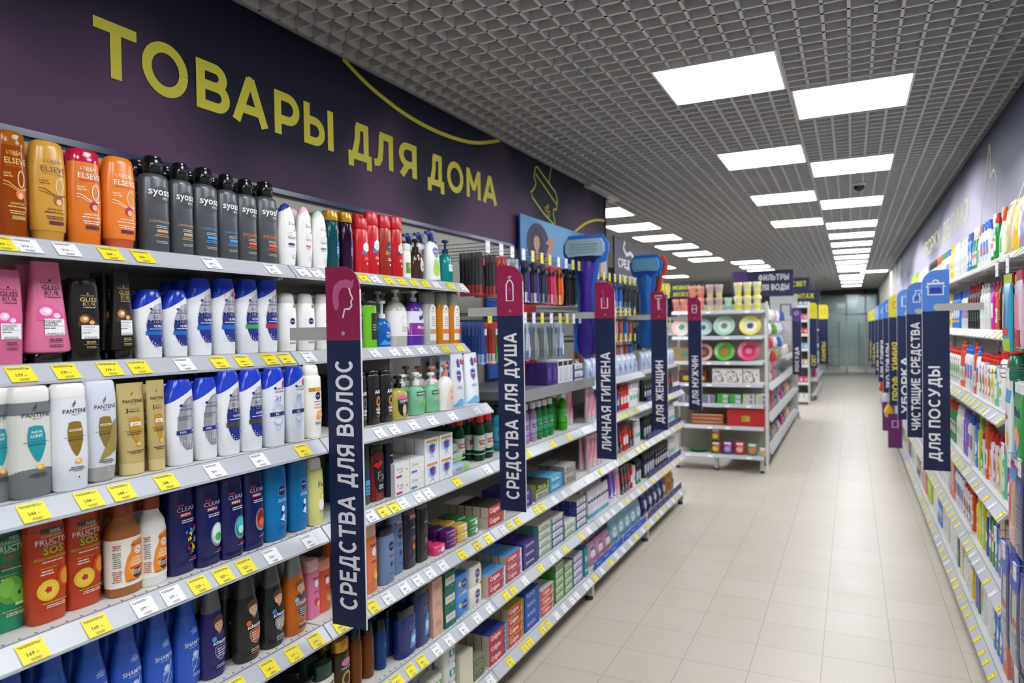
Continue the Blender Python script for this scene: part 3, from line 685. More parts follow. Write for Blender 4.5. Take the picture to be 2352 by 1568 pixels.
elseve('amber_sh', 'shampoo_bottle', 'clear amber shampoo bottle with drop print', 'amber bottle', '#a8480c', '#b9690f', '#e8c86a', '#d8731a', False, .25, 'Роскошь 6 Масел')
elseve('gold_cond', 'conditioner_bottle', 'gold conditioner bottle standing on its cap', 'gold bottle', '#d39a36', '#c08c34', '#4b3312', '#8a5f1a', True, 0, 'Роскошь 6 Масел', 'БАЛЬЗАМ')
elseve('orange_sh', 'shampoo_bottle', 'orange shampoo bottle with red cap', 'orange red-capped bottle', '#e37a22', '#c2183f', '#fbe9da', '#b3183a', False, 0, 'Длина мечты')
elseve('orange_cond', 'conditioner_bottle', 'orange conditioner bottle standing on its cap', 'orange upturned bottle', '#f0842a', '#c2562c', '#fbe9da', '#b3183a', True, 0, 'Длина мечты', 'СУПЕРБАЛЬЗАМ')
# --- grey cylinders with black flip caps
def syoss(key, word, col, who):
    W, H, D = .080, .275, .052; a = MB(); pr = prof(H, W, D, [(0, .46, .46), (.012, .49, .49), (.76, .49, .49), (.795, .45, .45), (.815, .34, .34), (.82, .26, .3)])
    a.loft(pr, mat('#55585d', .3, metal=.25), n=28, e=2.3)
    mk = [('e', .07, .60, .31, .092, '#3b3d41'), ('t', 'syoss', .02, .612, .78, W_, .012), ('t', 'MEN', .22, .57, .26, '#b9bbbe', .01), ('t', word, .05, .33, .80, col, .012, .045), ('l', .05, .285, .5, 2, .017, '#c9cacc'), ('r', .08, .235, .42, .028, col), ('l', .05, .20, .6, 2, .018, col), ('l', .05, .13, .6, 2, .016, '#b9bbbe')]
    drape(a, W, H, D, pr, mk); c = MB()
    c.loft(prof(H, W, D, [(.82, .27, .38), (.83, .29, .42), (.955, .28, .41), (.965, .25, .38), (.99, .24, .36), (1, .2, .3)]), mat('#141416', .15), n=20, e=2.6)
    c.box(-.012, .012, -.0225, -.019, .893*H, .925*H, mat('#2a2a2d', .2))
    proto(key, 'shampoo_bottle', 'tall grey shampoo bottle with black cap and %s print' % who, 'grey bottle', 'bottle', W, H, D, ('body', a), ('cap', c))
syoss('syoss_a', 'CONTROL&CARE', '#c9a06c', 'beige'); syoss('syoss_b', 'CLEAN & COOL', '#3f9ee0', 'blue'); syoss('syoss_c', 'POWER', '#e0661e', 'orange')
# --- curved white bottles, cap at the base
def dove(key, tip, ink, who):
    W, H, D = .078, .222, .046; pr = prof(H, W, D, [(0, .36, .4), (.06, .42, .45), (.3, .50, .5), (.55, .49, .5), (.8, .40, .44), (.9, .32, .36), (.97, .2, .22), (1, .06, .06)])
    a, b = split(pr, H, .93, .6, mat('#efeeea', .25), mat(tip, .3), n=26, e=2.2)
    drape(a, W, H, D, pr, [('t', 'Dove', .10, .68, .42, '#26324f', .0), ('e', .22, .58, .06, .016, '#b39a55'), ('s', C2(-.02, .52, .11, .022), .014, '#8a8f94'), ('l', .05, .47, .5, 2, .022, ink), ('r', .02, .36, .36, .035, ink), ('l', .0, .32, .3, 1, .02, '#777777'), ('s', C2(.12, .18, .06, .02), .012, '#8795b5'), ('l', .2, .15, .4, 1, .02, '#9aa5bd')])
    proto(key, 'shower_gel_bottle', 'white curved shower bottle with %s tip' % who, 'white curved bottle', 'bottle', W, H, D, ('body', a), ('cap', b, None, who+' cap tip'))
dove('dove_b', '#31459a', '#26366b', 'blue'); dove('dove_p', '#efb6c8', '#e45fa0', 'pink'); dove('dove_g', '#bfe3d2', '#2f9a86', 'mint')
def cyl(key, kind, desc, short, W, H, D, body, cap, capz, marks, e=2.2, taper=0, capm=.3, rough=.25, cat='bottle', metal=0, capw=.46, trans=0):
    a = MB(); pr = prof(H, W, D, [(0, .44, .44), (.012, .48, .48), (.5, .49-taper*.3, .49-taper*.3), (capz-.04, .485-taper, .485-taper), (capz-.01, .45-taper, .45-taper), (capz, .42-taper, .42-taper)])
    a.loft(pr, mat(body, rough, metal=metal, trans=trans), n=24, e=e); drape(a, W, H, D, pr, marks, e=e)
    c = MB().loft(prof(H, W, D, [(capz, capw-taper-.01, capw-taper-.01), (capz+.006, capw-taper, capw-taper), (.985, capw-taper-.02, capw-taper-.02), (1, capw-taper-.07, capw-taper-.07)]), mat(cap, capm, metal=.6 if cap in ('#c99a3a',) else 0), n=24, e=e)
    proto(key, kind, desc, short, cat, W, H, D, ('body', a), ('cap', c))
def gliss_marks(ink, art, lab1, lab2, dark, gk=1):
    return [('e', 0, .815, .03, .012, ink), ('t', 'Schwarzkopf', 0, .79, .40, ink, 0), ('t', 'GLISS', .02, .745, .50*gk, ink, .014, .05), ('t', 'KUR', .05*gk, .69, .40*gk, ink, 0, .05), ('l', .05, .65, .44, 1, .02, ink),
            ('p', [(-.30, .46), (-.28, .54), (-.15, .58), (.0, .57), (.15, .52), (.30, .46), (.32, .42), (-.3, .42)], art), ('e', -.12, .51, .13, .042, '#f2c6de' if not dark else '#c98a4e'), ('e', .10, .47, .08, .025, '#f7dcea' if not dark else '#e0b27a'), ('e', -.1, .515, .07, .02, '#fbeef5' if not dark else '#f4d6a6'),
            ('r', .06, .355, .56, .165, '#f1f0f2'), ('t', lab1, .0, .415, .38, INK, .012), ('t', lab2, -.03, .385, .30, INK, .012), ('r', .06, .365, .5, .003, '#777777'), ('l', -.06, .345, .26, 1, .02, '#555555'), ('l', .06, .295, .48, 2, .014, '#555555'), ('l', .06, .24, .40, 2, .018, ink), ('r', .06, .205, .44, .003, ink), ('l', .06, .18, .40, 2, .016, ink)]
W, H, D = .082, .222, .05
a = MB(); pr = prof(H, W, D, [(0, .40, .44), (.02, .44, .48), (.5, .48, .5), (.9, .45, .47), (.96, .44, .46), (1, .40, .42)]); a.loft(pr, mat('#d46a92', .3), n=28, e=2.8)
drape(a, W, H, D, pr, gliss_marks('#2e1c26', '#e3569d', 'ЖИДКИЙ', 'ШЕЛК', False), e=2.8); proto('pink_sh', 'shampoo_bottle', 'pink shampoo bottle with white paper-look label', 'pink shampoo', 'bottle', W, H, D, ('body', a))
def bell(key, body, cap, ink, art, l1, l2, dark, desc, short):
    W, H, D = .104, .240, .052; a = MB(); pr = prof(H, W, D, [(.10, .34, .36), (.115, .46, .48), (.14, .49, .5), (.35, .42, .47), (.6, .36, .42), (.9, .30, .30), (1, .29, .2)]); a.loft(pr, mat(body, .3), n=28, e=2.8)
    drape(a, W, H, D, pr, [tuple([k[0]]+[(q*.78 if (i in (0, 2) and isinstance(q, float)) else q) for i, q in enumerate(k[1:])]) if k[0] in 'r' else k if k[0] not in 'tl' else k for k in gliss_marks(ink, art, l1, l2, dark, .8)], e=2.8)
    c = MB().loft(prof(H, W, D, [(0, .30, .34), (.01, .33, .37), (.10, .33, .37), (.112, .31, .35)]), mat(cap, .12), n=22, e=2.4)
    proto(key, 'conditioner_bottle', desc, short, 'bottle', W, H, D, ('body', a), ('cap', c, None, 'black cap at the foot'))
bell('pink_cond', '#dc7399', '#141215', '#2e1c26', '#e3569d', 'ЖИДКИЙ', 'ШЕЛК', False, 'flared pink conditioner bottle standing on black cap', 'flared pink bottle')
a = MB(); pr = prof(H, W, D, [(0, .42, .46), (.02, .46, .5), (.5, .48, .5), (.9, .44, .47), (.97, .42, .44), (1, .38, .4)]); H = .215; a.loft(prof(H, W, D, [(0, .42, .46), (.02, .46, .5), (.5, .48, .5), (.9, .44, .47), (.97, .42, .44), (1, .38, .4)]), mat('#14120f', .25), n=28, e=2.8)
drape(a, W, H, D, prof(H, W, D, [(0, .42, .46), (.02, .46, .5), (.5, .48, .5), (.9, .44, .47), (.97, .42, .44), (1, .38, .4)]), gliss_marks('#c3aa68', '#4a2a14', 'ЭКСТРЕМАЛЬНОЕ', 'ВОССТАНОВЛЕНИЕ', True), e=2.8); proto('black_sh', 'shampoo_bottle', 'black shampoo bottle with gold lettering', 'black gold-lettered bottle', 'bottle', W, H, D, ('body', a))
bell('black_cond', '#161411', '#0e0d0c', '#c3aa68', '#4a2a14', 'ЭКСТРЕМАЛЬНОЕ', 'ВОССТАНОВЛЕНИЕ', True, 'flared black conditioner bottle standing on black cap', 'flared black bottle')
# --- white bottles with slanted blue caps
HSROWS = [(0, .38, .42), (.02, .42, .46), (.25, .46, .5), (.5, .49, .5), (.7, .48, .5), (.85, .43, .47), (.95, .36, .42), (1, .30, .34)]
def hs(key, H, marks, desc, capc='#1c3fc4', bodyc='#eceef2'):
    W, D = .082, .05; pr = [(z*H, w*W, d*D, x*W) for (z, w, d), x in zip(HSROWS, (.04, .03, .0, -.02, -.0, .04, .07, .08))]
    a, b = split(pr, H, .82, .55, mat(bodyc, .25), mat(capc, .18), e=2.5)
    drape(a, W, H, D, pr, marks, e=2.5)
    proto(key, 'shampoo_bottle', desc, 'white blue-capped bottle', 'bottle', W, H, D, ('body', a), ('cap', b, None, 'blue slanted cap'))
HSW = [(.06, .17), (-.06, .22), (-.16, .29), (-.22, .37), (-.24, .46), (-.22, .55), (-.15, .64), (-.04, .72), (.10, .775), (.26, .80), (.41, .80), (.44, .5), (.42, .17)]
def hsm(band, men=True, two=True):
    m_ = [('p', HSW, '#a9a9b2'), ('p', [(.12, .3), (.10, .76), (.2, .79), (.22, .3)], '#c2c2ca'), ('p', [(.30, .3), (.30, .8), (.34, .8), (.34, .3)], '#9a7f90'), ('e', -.07, .715, .055, .016, '#23408f'), ('t', 'head &', .10, .70, .34, '#2a3b6e', .004), ('t', 'shoulders', .10, .66, .46, '#2a3b6e', .004)]
    if men: m_ += [('p', [(.06, .17), (-.06, .22), (-.16, .29), (-.22, .37), (-.24, .46), (-.235, .51), (.44, .51), (.42, .17)], '#1b2f86'), ('t', '2-1', .08, .60, .18, '#1b2f86', .02)] + [('t', 'MEN', .10, .53, .60, '#121a5c', .03, .055), ('t', 'ULTRA', .18, .465, .34, W_, .02), ('l', .1, .425, .5, 1, .02, W_), ('r', .07, .365, .68, .055, band)]
    m_ += [('e', -.24+.09*i, .285-.03*abs(i-2)*(.4)-.022*j*1.0-.018*i, .022-.003*j, .0075-.001*j, '#dfe1ee') for i in range(7) for j in range(3)]
    m_ += [('e', .33, .27, .08, .026, '#3d4fa0'), ('s', C2(.33, .27, .08, .026), .012, '#c6cbe4')]
    return m_
hs('hs_men', .192, hsm('#1467b8'), 'short white shampoo bottle with blue slanted cap')
hs('hs_ultra', .234, hsm('#1467b8'), 'tall white shampoo bottle, blue band, slanted blue cap')
hs('hs_ultra2', .234, hsm('#1467b8')+[('e', .28, .80, .1, .03, '#d83a72')], 'tall white shampoo bottle with pink dot sticker')
hs('hs_green', .24, hsm('#2f9e5e'), 'tall white shampoo bottle with green band')
hs('hs_redb', .24, hsm('#b3202f'), 'tall white shampoo bottle with dark red band')
hs('hs_mens2', .246, hsm('#4a4138'), 'white shampoo bottle with brown band')
SIL = [('p', HSW, '#96969c'), ('p', [(.1, .25), (.1, .74), (.28, .78), (.28, .25)], '#b4b4ba'), ('e', -.10, .70, .06, .018, '#23408f'), ('t', 'head &', .08, .695, .34, '#2a3b6e', .004), ('t', 'shoulders', .08, .655, .48, '#2a3b6e', .004), ('t', 'ЕЖЕДНЕВНАЯ', .02, .565, .5, '#4b5a8c', .005), ('t', 'ЗАЩИТА', -.02, .535, .36, '#4b5a8c', .008), ('r', .06, .385, .66, .05, '#1f2f86'), ('t', '100%', -.05, .385, .22, W_, .008), ('e', .33, .395, .095, .032, '#5561a6'), ('t', '+', .33, .395, .08, W_, .03)] + [('e', -.2+.09*i, .31-.022*j-.012*i, .022-.003*j, .0075-.001*j, '#d9d9de') for i in range(6) for j in range(4)]
hs('hs_silver', .229, SIL, 'white shampoo bottle with silver window and blue cap')
ZERO = [('e', -.12, .745, .06, .018, '#23408f'), ('t', 'head &', .1, .74, .34, '#2a3b6e', .004), ('t', 'shoulders', .1, .70, .46, '#2a3b6e', .004), ('e', .30, .79, .09, .045, '#dc2f68'), ('t', '2-1', .0, .62, .22, '#1f3f9f', .012), ('l', .0, .585, .36, 2, .026, '#aab3cf'), ('s', C2(0, .45, .26, .085), .05, '#c7d4e6'), ('s', C2(0, .45, .17, .06), .05, '#d3deec'), ('r', .0, .415, .7, .05, '#1d3777'), ('t', '0%', -.06, .415, .16, W_, .015), ('s', C2(.0, .33, .2, .05, 180, 360), .04, '#9cc3df'), ('s', C2(-.04, .235, .1, .032), .02, '#a3a8d8')]
hs('hs_zero', .249, ZERO, 'white shampoo bottle with pale blue bubbles print', bodyc='#e3e7ef')
# --- small white deodorant-like shower bottles with a navy roundel
def nivea(key, W, H, body, cap, marks, desc, short, kind='shower_gel_bottle', capz=.80, e=2.5, rough=.25, trans=0, capw=.40):
    D = .046; a = MB(); pr = prof(H, W, D, [(0, .38, .42), (.02, .43, .46), (.3, .48, .5), (.6, .48, .5), (capz-.03, .45, .48), (capz, capw, .40)])
    a.loft(pr, mat(body, rough, trans=trans), n=26, e=e); drape(a, W, H, D, pr, marks, e=e)
    c = MB().loft(prof(H, W, D, [(capz, capw, .42), (capz+.01, capw+.01, .43), (.97, capw-.02, .38), (1, capw-.1, .28)]), mat(cap, .25), n=24, e=e)
    proto(key, kind, desc, short, 'bottle', W, H, D, ('body', a), ('cap', c))
NV = lambda z, r_=.16: [('e', .06, z, r_, r_*.075/.21, '#131c5c'), ('t', 'NIVEA', .06, z, r_*1.5, W_, .01)]
nivea('nivea_w', .072, .202, '#efeeea', '#efeeea', NV(.52)+[('r', .2, .78, .18, .06, '#5fae4d'), ('l', .06, .40, .4, 1, .02, '#888888'), ('l', .06, .36, .44, 2, .03, '#e8934a'), ('l', .06, .16, .5, 2, .02, '#4a56a0')], 'small white bottle with navy roundel, orange text', 'small white bottle', capz=.84, capw=.36)
nivea('nivea_w2', .076, .204, '#f0efeb', '#f0efeb', NV(.52)+[('r', .2, .78, .18, .06, '#5fae4d'), ('l', .06, .40, .4, 1, .02, '#888888'), ('l', .06, .36, .44, 2, .03, '#a8a49a'), ('l', .06, .16, .5, 2, .02, '#4a56a0')], 'small white bottle with navy roundel, grey text', 'small white bottle', capz=.84, capw=.36)
nivea('nivea_cream', .086, .250, '#f3f0e6', '#f3f0e6', [('r', .05, .66, .74, .055, '#e8a92e'), ('t', '25%', -.16, .66, .26, INK, .015), ('e', .12, .57, .14, .055, '#131c5c'), ('t', 'NIVEA', .12, .57, .2, W_, .01), ('l', .1, .49, .4, 1, .02, '#3d4a90'), ('t', 'Крем', .1, .45, .28, '#e2603c', .005), ('t', 'Апельсин', .1, .41, .46, '#e2603c', .005), ('p', [(.0, .28), (.1, .35), (.3, .37), (.38, .3), (.3, .25), (.1, .24)], '#f3a63a'), ('e', .22, .31, .1, .03, '#f7c876'), ('l', .1, .2, .4, 2, .02, '#3d4a90')], 'cream shower bottle with orange slice print', 'cream bottle', capz=.86, capw=.34)
nivea('nivea_blue', .092, .236, '#1787cf', '#0e67a8', [('e', .12, .64, .17, .075, '#12204f'), ('s', C2(.12, .64, .17, .075), .012, '#6fb9ea'), ('t', 'NIVEA', .12, .65, .24, '#dfe6f2', .01), ('t', 'ЭКСТРЕМАЛЬНАЯ', .12, .53, .36, W_, .01), ('t', 'СВЕЖЕСТЬ', .12, .505, .38, W_, .015), ('e', .15, .40, .07, .04, '#dceaf7'), ('e', .1, .34, .05, .03, '#12204f'), ('e', .16, .29, .06, .035, '#dceaf7'), ('p', [(-.0, .27), (.1, .25), (.26, .22), (.2, .25), (.12, .28)], '#e8f2fb'), ('l', .12, .15, .3, 1, .02, '#0d4f96')], 'clear blue shower bottle with navy roundel', 'blue bottle', capz=.95, trans=.25, rough=.12)
# --- shelf one, further right
cyl('teal_gold', 'shower_gel_bottle', 'dark teal cylinder bottle with gold cap', 'teal gold-capped bottle', .062, .233, .058, '#0d4f55', '#c99a3a', .83, [('e', .28, .66, .09, .03, '#d94f9a'), ('p', [(.0, .30), (.05, .48), (.3, .5), (.36, .32), (.2, .2)], '#1d6fa8'), ('l', .15, .4, .3, 3, .04, '#bcd9e6')], rough=.12, trans=.2)
cyl('plum_gold', 'shower_gel_bottle', 'dark plum cylinder bottle with gold cap', 'plum gold-capped bottle', .062, .233, .058, '#2c1030', '#c99a3a', .83, [('e', .28, .66, .09, .03, '#e04a90'), ('p', [(.0, .30), (.05, .48), (.3, .5), (.36, .32), (.2, .2)], '#6b1f74'), ('l', .15, .4, .3, 3, .04, '#d8b9dc')], rough=.12, trans=.2)
def redb(key, H, shade, hexc, hx2, word, who):
    cyl(key, 'shower_gel_bottle', 'red shower bottle with '+who, 'red bottle', .074, H, .046, shade, '#c81a22', .80, [('p', [(-.25, .36), (-.1, .46), (.3, .56), (.4, .56), (.36, .44), (.0, .36)], hx2), ('p', [(.12, .40), (-.12, .44), (-.12, .52), (.12, .58), (.36, .52), (.36, .44)], hexc), ('t', word, .12, .49, .36, '#a8202c' if hexc == W_ else '#e8e2d6', .01), ('l', .12, .455, .3, 1, .02, '#3f8fcf'), ('l', .12, .30, .4, 2, .025, '#f2d6d6'), ('r', .16, .2, .1, .03, W_)], e=2.6)
redb('red_a', .215, '#cf1c25', W_, '#1f78b8', 'WHITEWATER', 'white hexagon label and blue ribbon'); redb('red_a2', .258, '#cb1720', W_, '#1f78b8', 'ORIGINAL', 'white hexagon, taller than its neighbour')
redb('red_b', .256, '#a32a1f', '#1d1b1e', '#b6812e', 'CAPTAIN', 'black hexagon label'); redb('red_c', .26, '#c2141d', '#e6d7bd', '#2a2226', 'WOLFTHORN', 'cream hexagon and dark wolf print')
cyl('white_green', 'deodorant_bottle', 'small white bottle with green and orange leaf label', 'small white green bottle', .05, .156, .04, '#eef0ea', '#eef0ea', .8, [('r', .0, .32, .7, .3, '#4f9a3e'), ('e', .05, .38, .2, .08, '#e88a2a')])
# --- pump bottles
def pump(key, kind, desc, short, W, H, D, body, pumpc, bz, marks, prows=None, trans=0, e=2.4, label=None, rough=.15, nozzle=1):
    rows = prows or [(0, .42, .42), (.02, .46, .46), (.5, .48, .48), (.82, .44, .44), (.93, .30, .30), (.97, .17, .2), (1, .16, .19)]
    a = MB(); pr = [(z*bz*H, w*W, d*D) for z, w, d in rows]; a.loft(pr, mat(body, rough, trans=trans), n=26, e=e)
    lb = None
    if label:
        z0, z1, lc = label; lb = MB(); zz = [z0+(z1-z0)*k/6 for k in range(7)]
        def at(z):
            for i in range(len(pr)-1):
                if z <= pr[i+1][0]:
                    t = (z-pr[i][0])/(pr[i+1][0]-pr[i][0]); return pr[i][1]*(1-t)+pr[i+1][1]*t, pr[i][2]*(1-t)+pr[i+1][2]*t
            return pr[-1][1:]
        rows_ = [(z*H, at(z*H)[0]+.0004, at(z*H)[1]+.0004) for z in zz]
        lb.loft(rows_, PR(lc), n=26, e=e, cap=False); drape(lb, W, H, D, rows_, marks, e=e)
    else: drape(a, W, H, D, pr, marks, e=e)
    c = MB(); b0 = bz*H; rr = W*.19; rr = min(rr, .014)
    c.loft([(b0-.001, rr, rr), (b0+.016, rr, rr), (b0+.018, rr*.8, rr*.8)], mat(pumpc, .25), n=18, e=2)
    c.tube([(0, 0, b0+.015), (0, 0, H-.012)], rr*.42, mat(pumpc, .25), n=10)
    c.loft([(H-.014, rr*.95, rr*.95), (H-.010, rr*1.15, rr*1.15), (H-.002, rr*1.1, rr*1.1), (H, rr*.8, rr*.8)], mat(pumpc, .25), n=16, e=2)
    c.tube([(0, 0, H-.007), (-.02*nozzle, -.012, H-.006), (-.034*nozzle, -.022, H-.010)], [.006, .005, .004], mat(pumpc, .25), n=8)
    ps = [('body', a), ('pump', c)]
    if lb: ps.append(('label', lb))
    return proto(key, kind, desc, short, 'bottle', W, H, D, *ps)
pump('brown_pump', 'pump_soap_bottle', 'dark brown pump bottle with cream oval label', 'brown pump bottle', .085, .190, .055, '#3f261c', '#2e1a14', .72, [('e', .15, .36, .2, .14, '#d9d3bf'), ('t', 'Le Petit', .15, .40, .2, INK, 0), ('e', .15, .33, .08, .04, '#8a7a5a')])
pump('teal_pump', 'pump_soap_bottle', 'teal pump bottle with dark blue pump', 'teal pump bottle', .085, .205, .055, '#159a92', '#1b2a6a', .70, [('r', .1, .36, .5, .16, '#cfeef0'), ('t', 'SOAP', .1, .38, .3, '#1b3f7a', .01)], trans=.3)
pump('blue_pump', 'pump_soap_bottle', 'blue hand soap bottle with white pump', 'blue pump bottle', .088, .194, .055, '#1765bd', '#eeeeee', .62, [('t', 'Mila', .1, .30, .3, W_, 0), ('p', [(-.4, .05), (-.2, .16), (.1, .10), (.4, .14), (.4, .05)], '#3ea0e6'), ('l', .1, .24, .4, 2, .03, '#bfe0f8')], trans=.25)
pump('clear_pump', 'pump_soap_bottle', 'big clear bottle of white liquid soap with pump', 'big clear pump bottle', .125, .252, .075, '#d7d6cf', '#d7d6d2', .80, [('t', 'Milana', .15, .33, .4, '#c8b9a4', 0), ('s', C2(.1, .45, .2, .06), .02, '#ded0bd'), ('l', .1, .28, .4, 2, .02, '#b9a98e')], label=(.18, .62, '#efeeea'), trans=.25)
pump('purple_pump', 'pump_soap_bottle', 'big purple bottle of liquid soap with berries', 'big purple pump bottle', .115, .258, .07, '#6a3fb0', '#d7d6e0', .80, [('r', .0, .30, .96, .22, '#8b2a9a'), ('t', 'Milana', .1, .33, .5, '#f1e6f4', .005), ('e', .05, .50, .1, .045, '#26306e'), ('e', .2, .52, .09, .04, '#2c3a80'), ('e', .22, .57, .09, .02, '#4f8a3a')], label=(.18, .62, '#e6e3f0'), trans=.2)
PG = [('r', .1, .50, .7, .10, '#1d4a3c'), ('t', 'PALMOLIVE', .1, .50, .6, W_, .01), ('l', .0, .36, .4, 2, .04, '#e6d64a'), ('e', .3, .28, .14, .08, '#8fc14a'), ('l', .0, .22, .4, 2, .035, '#6aa890')]
pump('palm_green', 'pump_soap_bottle', 'pale green hand soap bottle with white pump', 'green pump bottle', .100, .176, .055, '#8fd6ab', '#f0f0ee', .70, PG, trans=.3)
pump('palm_yellow', 'pump_soap_bottle', 'yellow hand soap bottle, black pump, flower label', 'yellow pump bottle', .102, .176, .055, '#c9bb5a', '#121212', .72, [('e', .05, .30, .36, .24, '#181414'), ('e', -.05, .46, .28, .1, '#e0609e'), ('r', .05, .42, .74, .085, '#1d4a3c'), ('t', 'PALMOLIVE', .08, .42, .6, W_, .01), ('e', .05, .22, .12, .12, '#d8c7a0'), ('r', .05, .09, .2, .02, '#d8c7a0')], trans=.25)
pump('pink_lotion', 'pump_soap_bottle', 'white soap bottle with salmon pink pump', 'pink pump bottle', .098, .205, .055, '#f2ece6', '#e08a78', .74, [('e', .12, .32, .26, .2, '#f3cdb8'), ('l', .12, .42, .3, 2, .03, '#c0705a'), ('e', .1, .27, .06, .03, '#d88a6a'), ('e', .2, .22, .05, .025, '#e0a040')])
def pouch(key, desc, short, W, H, base, marks, D=.05, kind='refill_pouch'):
    a = MB(); n = 16; rows = [(0, .49, .5), (.03, .5, .5), (.3, .5, .42), (.7, .49, .22), (.93, .48, .05), (1, .48, .03)]
    pr = [(z*H, w*W, d*D, 0, 3.2 if z < .9 else 4) for z, w, d in rows]; a.loft(pr, mat(base, .25), n=24); drape(a, W, H, D, pr, marks)
    proto(key, kind, desc, short, 'refill pouch', W, H, D, ('body', a))
pouch('safe_pouch', 'white and blue soap refill pouch with shield print', 'refill pouch', .115, .255, '#eef2f6', [('p', [(-.48, .0), (.48, .0), (.48, .06), (.1, .14), (-.1, .14), (-.48, .04)], '#6cb4e8'), ('p', [(.2, .10), (.48, .30), (.48, .0), (.1, .0)], '#8cc8ee'), ('p', [(.40, .05), (.5, .05), (.5, .95), (.46, .95)], '#5aa9e0'), ('p', [(-.06, .74), (.16, .74), (.14, .88), (.06, .92), (-.02, .88), (-.1, .86)], '#2a4fb0'), ('r', .30, .84, .20, .10, '#d6261f'), ('p', [(-.2, .66), (.0, .70), (.2, .66), (.18, .52), (.0, .44), (-.18, .52)], '#7fa4d8'), ('p', [(-.16, .64), (.0, .67), (.16, .64), (.14, .54), (.0, .47), (-.14, .54)], '#2443a8'), ('p', [(-.16, .535), (.16, .60), (.16, .565), (-.13, .50)], '#d42a2f'), ('t', 'Safeguard', .0, .595, .42, W_, .01), ('l', .0, .38, .4, 3, .02, '#8aa4c8')])
a = MB(); W, H, D = .105, .240, .05
rows = [(0, .48, .5), (.04, .5, .5), (.5, .47, .40), (.72, .42, .25), (.78, .2, .14), (.80, .12, .12)]; pr = [(z*H, w*W, d*D, 0, 2.8) for z, w, d in rows]; a.loft(pr, mat('#eef0ee', .3), n=24)
drape(a, W, H, D, pr, [('e', .05, .24, .26, .13, '#a8d84a')]+[('e', -.08+.09*i, .40-.03*abs(i-1.5), .035, .08, '#a8d84a') for i in range(4)]+[('p', [(-.44, 0), (.44, 0), (.44, .06), (-.44, .03)], '#3a57b0'), ('e', .08, .60, .22, .08, '#2b49a8'), ('t', 'Frosch', .08, .60, .3, W_, .01), ('e', .1, .51, .12, .03, '#3f9a4a')])
c = MB().loft([(.79*H, .014, .014), (.86*H, .014, .014), (.9*H, .02, .012), (.97*H, .022, .012), (H, .018, .01)], mat('#26377f', .3), n=14, e=2.4); c.box(-.045, -.01, -.006, .006, .92*H, .975*H, mat('#26377f', .3)); c.tube([(-.03, 0, .92*H), (-.026, -.004, .86*H), (-.034, -.006, .82*H)], .003, mat('#26377f', .3))
proto('spray_pouch', 'spray_bottle', 'white spray bottle with lime hand print and navy trigger', 'white spray bottle', 'bottle', W, H, D, ('body', a), ('trigger', c))
# --- shelf two right part
cyl('axe_grey', 'shower_gel_bottle', 'grey green shower bottle with black label', 'grey green bottle', .072, .192, .046, '#7f8c84', '#1a1b1c', .90, [('r', .12, .45, .42, .5, '#17181a'), ('t', 'AXE', .12, .62, .3, W_, .02), ('l', .12, .36, .3, 3, .04, '#cccccc')], e=3, trans=.1)
cyl('axe_lime', 'shower_gel_bottle', 'lime green shower bottle with dark label', 'lime bottle', .084, .192, .046, '#79c92a', '#1d1f1c', .90, [('r', .16, .45, .46, .56, '#20281a'), ('l', .16, .48, .3, 3, .05, '#a8c88a')], e=3, trans=.15, rough=.12)
def disp(key, body, who):
    a = MB(); W, H, D = .092, .252, .06; pr = prof(H, W, D, [(0, .46, .46), (.02, .48, .48), (.70, .48, .48), (.76, .42, .42)]); a.loft(pr, mat(body, .15, trans=.2), n=22, e=3.2)
    drape(a, W, H, D, pr, [('r', .08, .36, .62, .56, '#f0eeea'), ('p', [(-.23, .64), (.39, .64), (.26, .74), (.08, .77), (-.1, .74)], '#f0eeea'), ('e', .08, .68, .06, .025, '#3f9a56'), ('t', 'SYNERGETIC', .08, .62, .46, '#3f8a56', .005), ('l', .08, .52, .4, 5, .04, '#9aa0a0'), ('r', .08, .25, .6, .09, '#ee7a2e' if who == 'orange' else '#c9a27a')], e=3.2)
    c = MB().loft(prof(H, W, D, [(.76, .42, .42), (.77, .44, .44), (.95, .44, .44), (.975, .40, .40)]), mat('#b9c2b4', .1, trans=.5), n=22, e=3.2)
    c.loft(prof(H, W, D, [(.975, .40, .40), (1, .38, .38)]), mat('#8a2a22', .3), n=22, e=3.2)
    proto(key, 'shower_gel_bottle', who+' bottle with white label and clear cap', who+' white-labelled bottle', 'bottle', W, H, D, ('body', a), ('cap', c))
disp('disp_clear', '#c9ccc4', 'clear'); disp('disp_orange', '#e08a1e', 'orange')
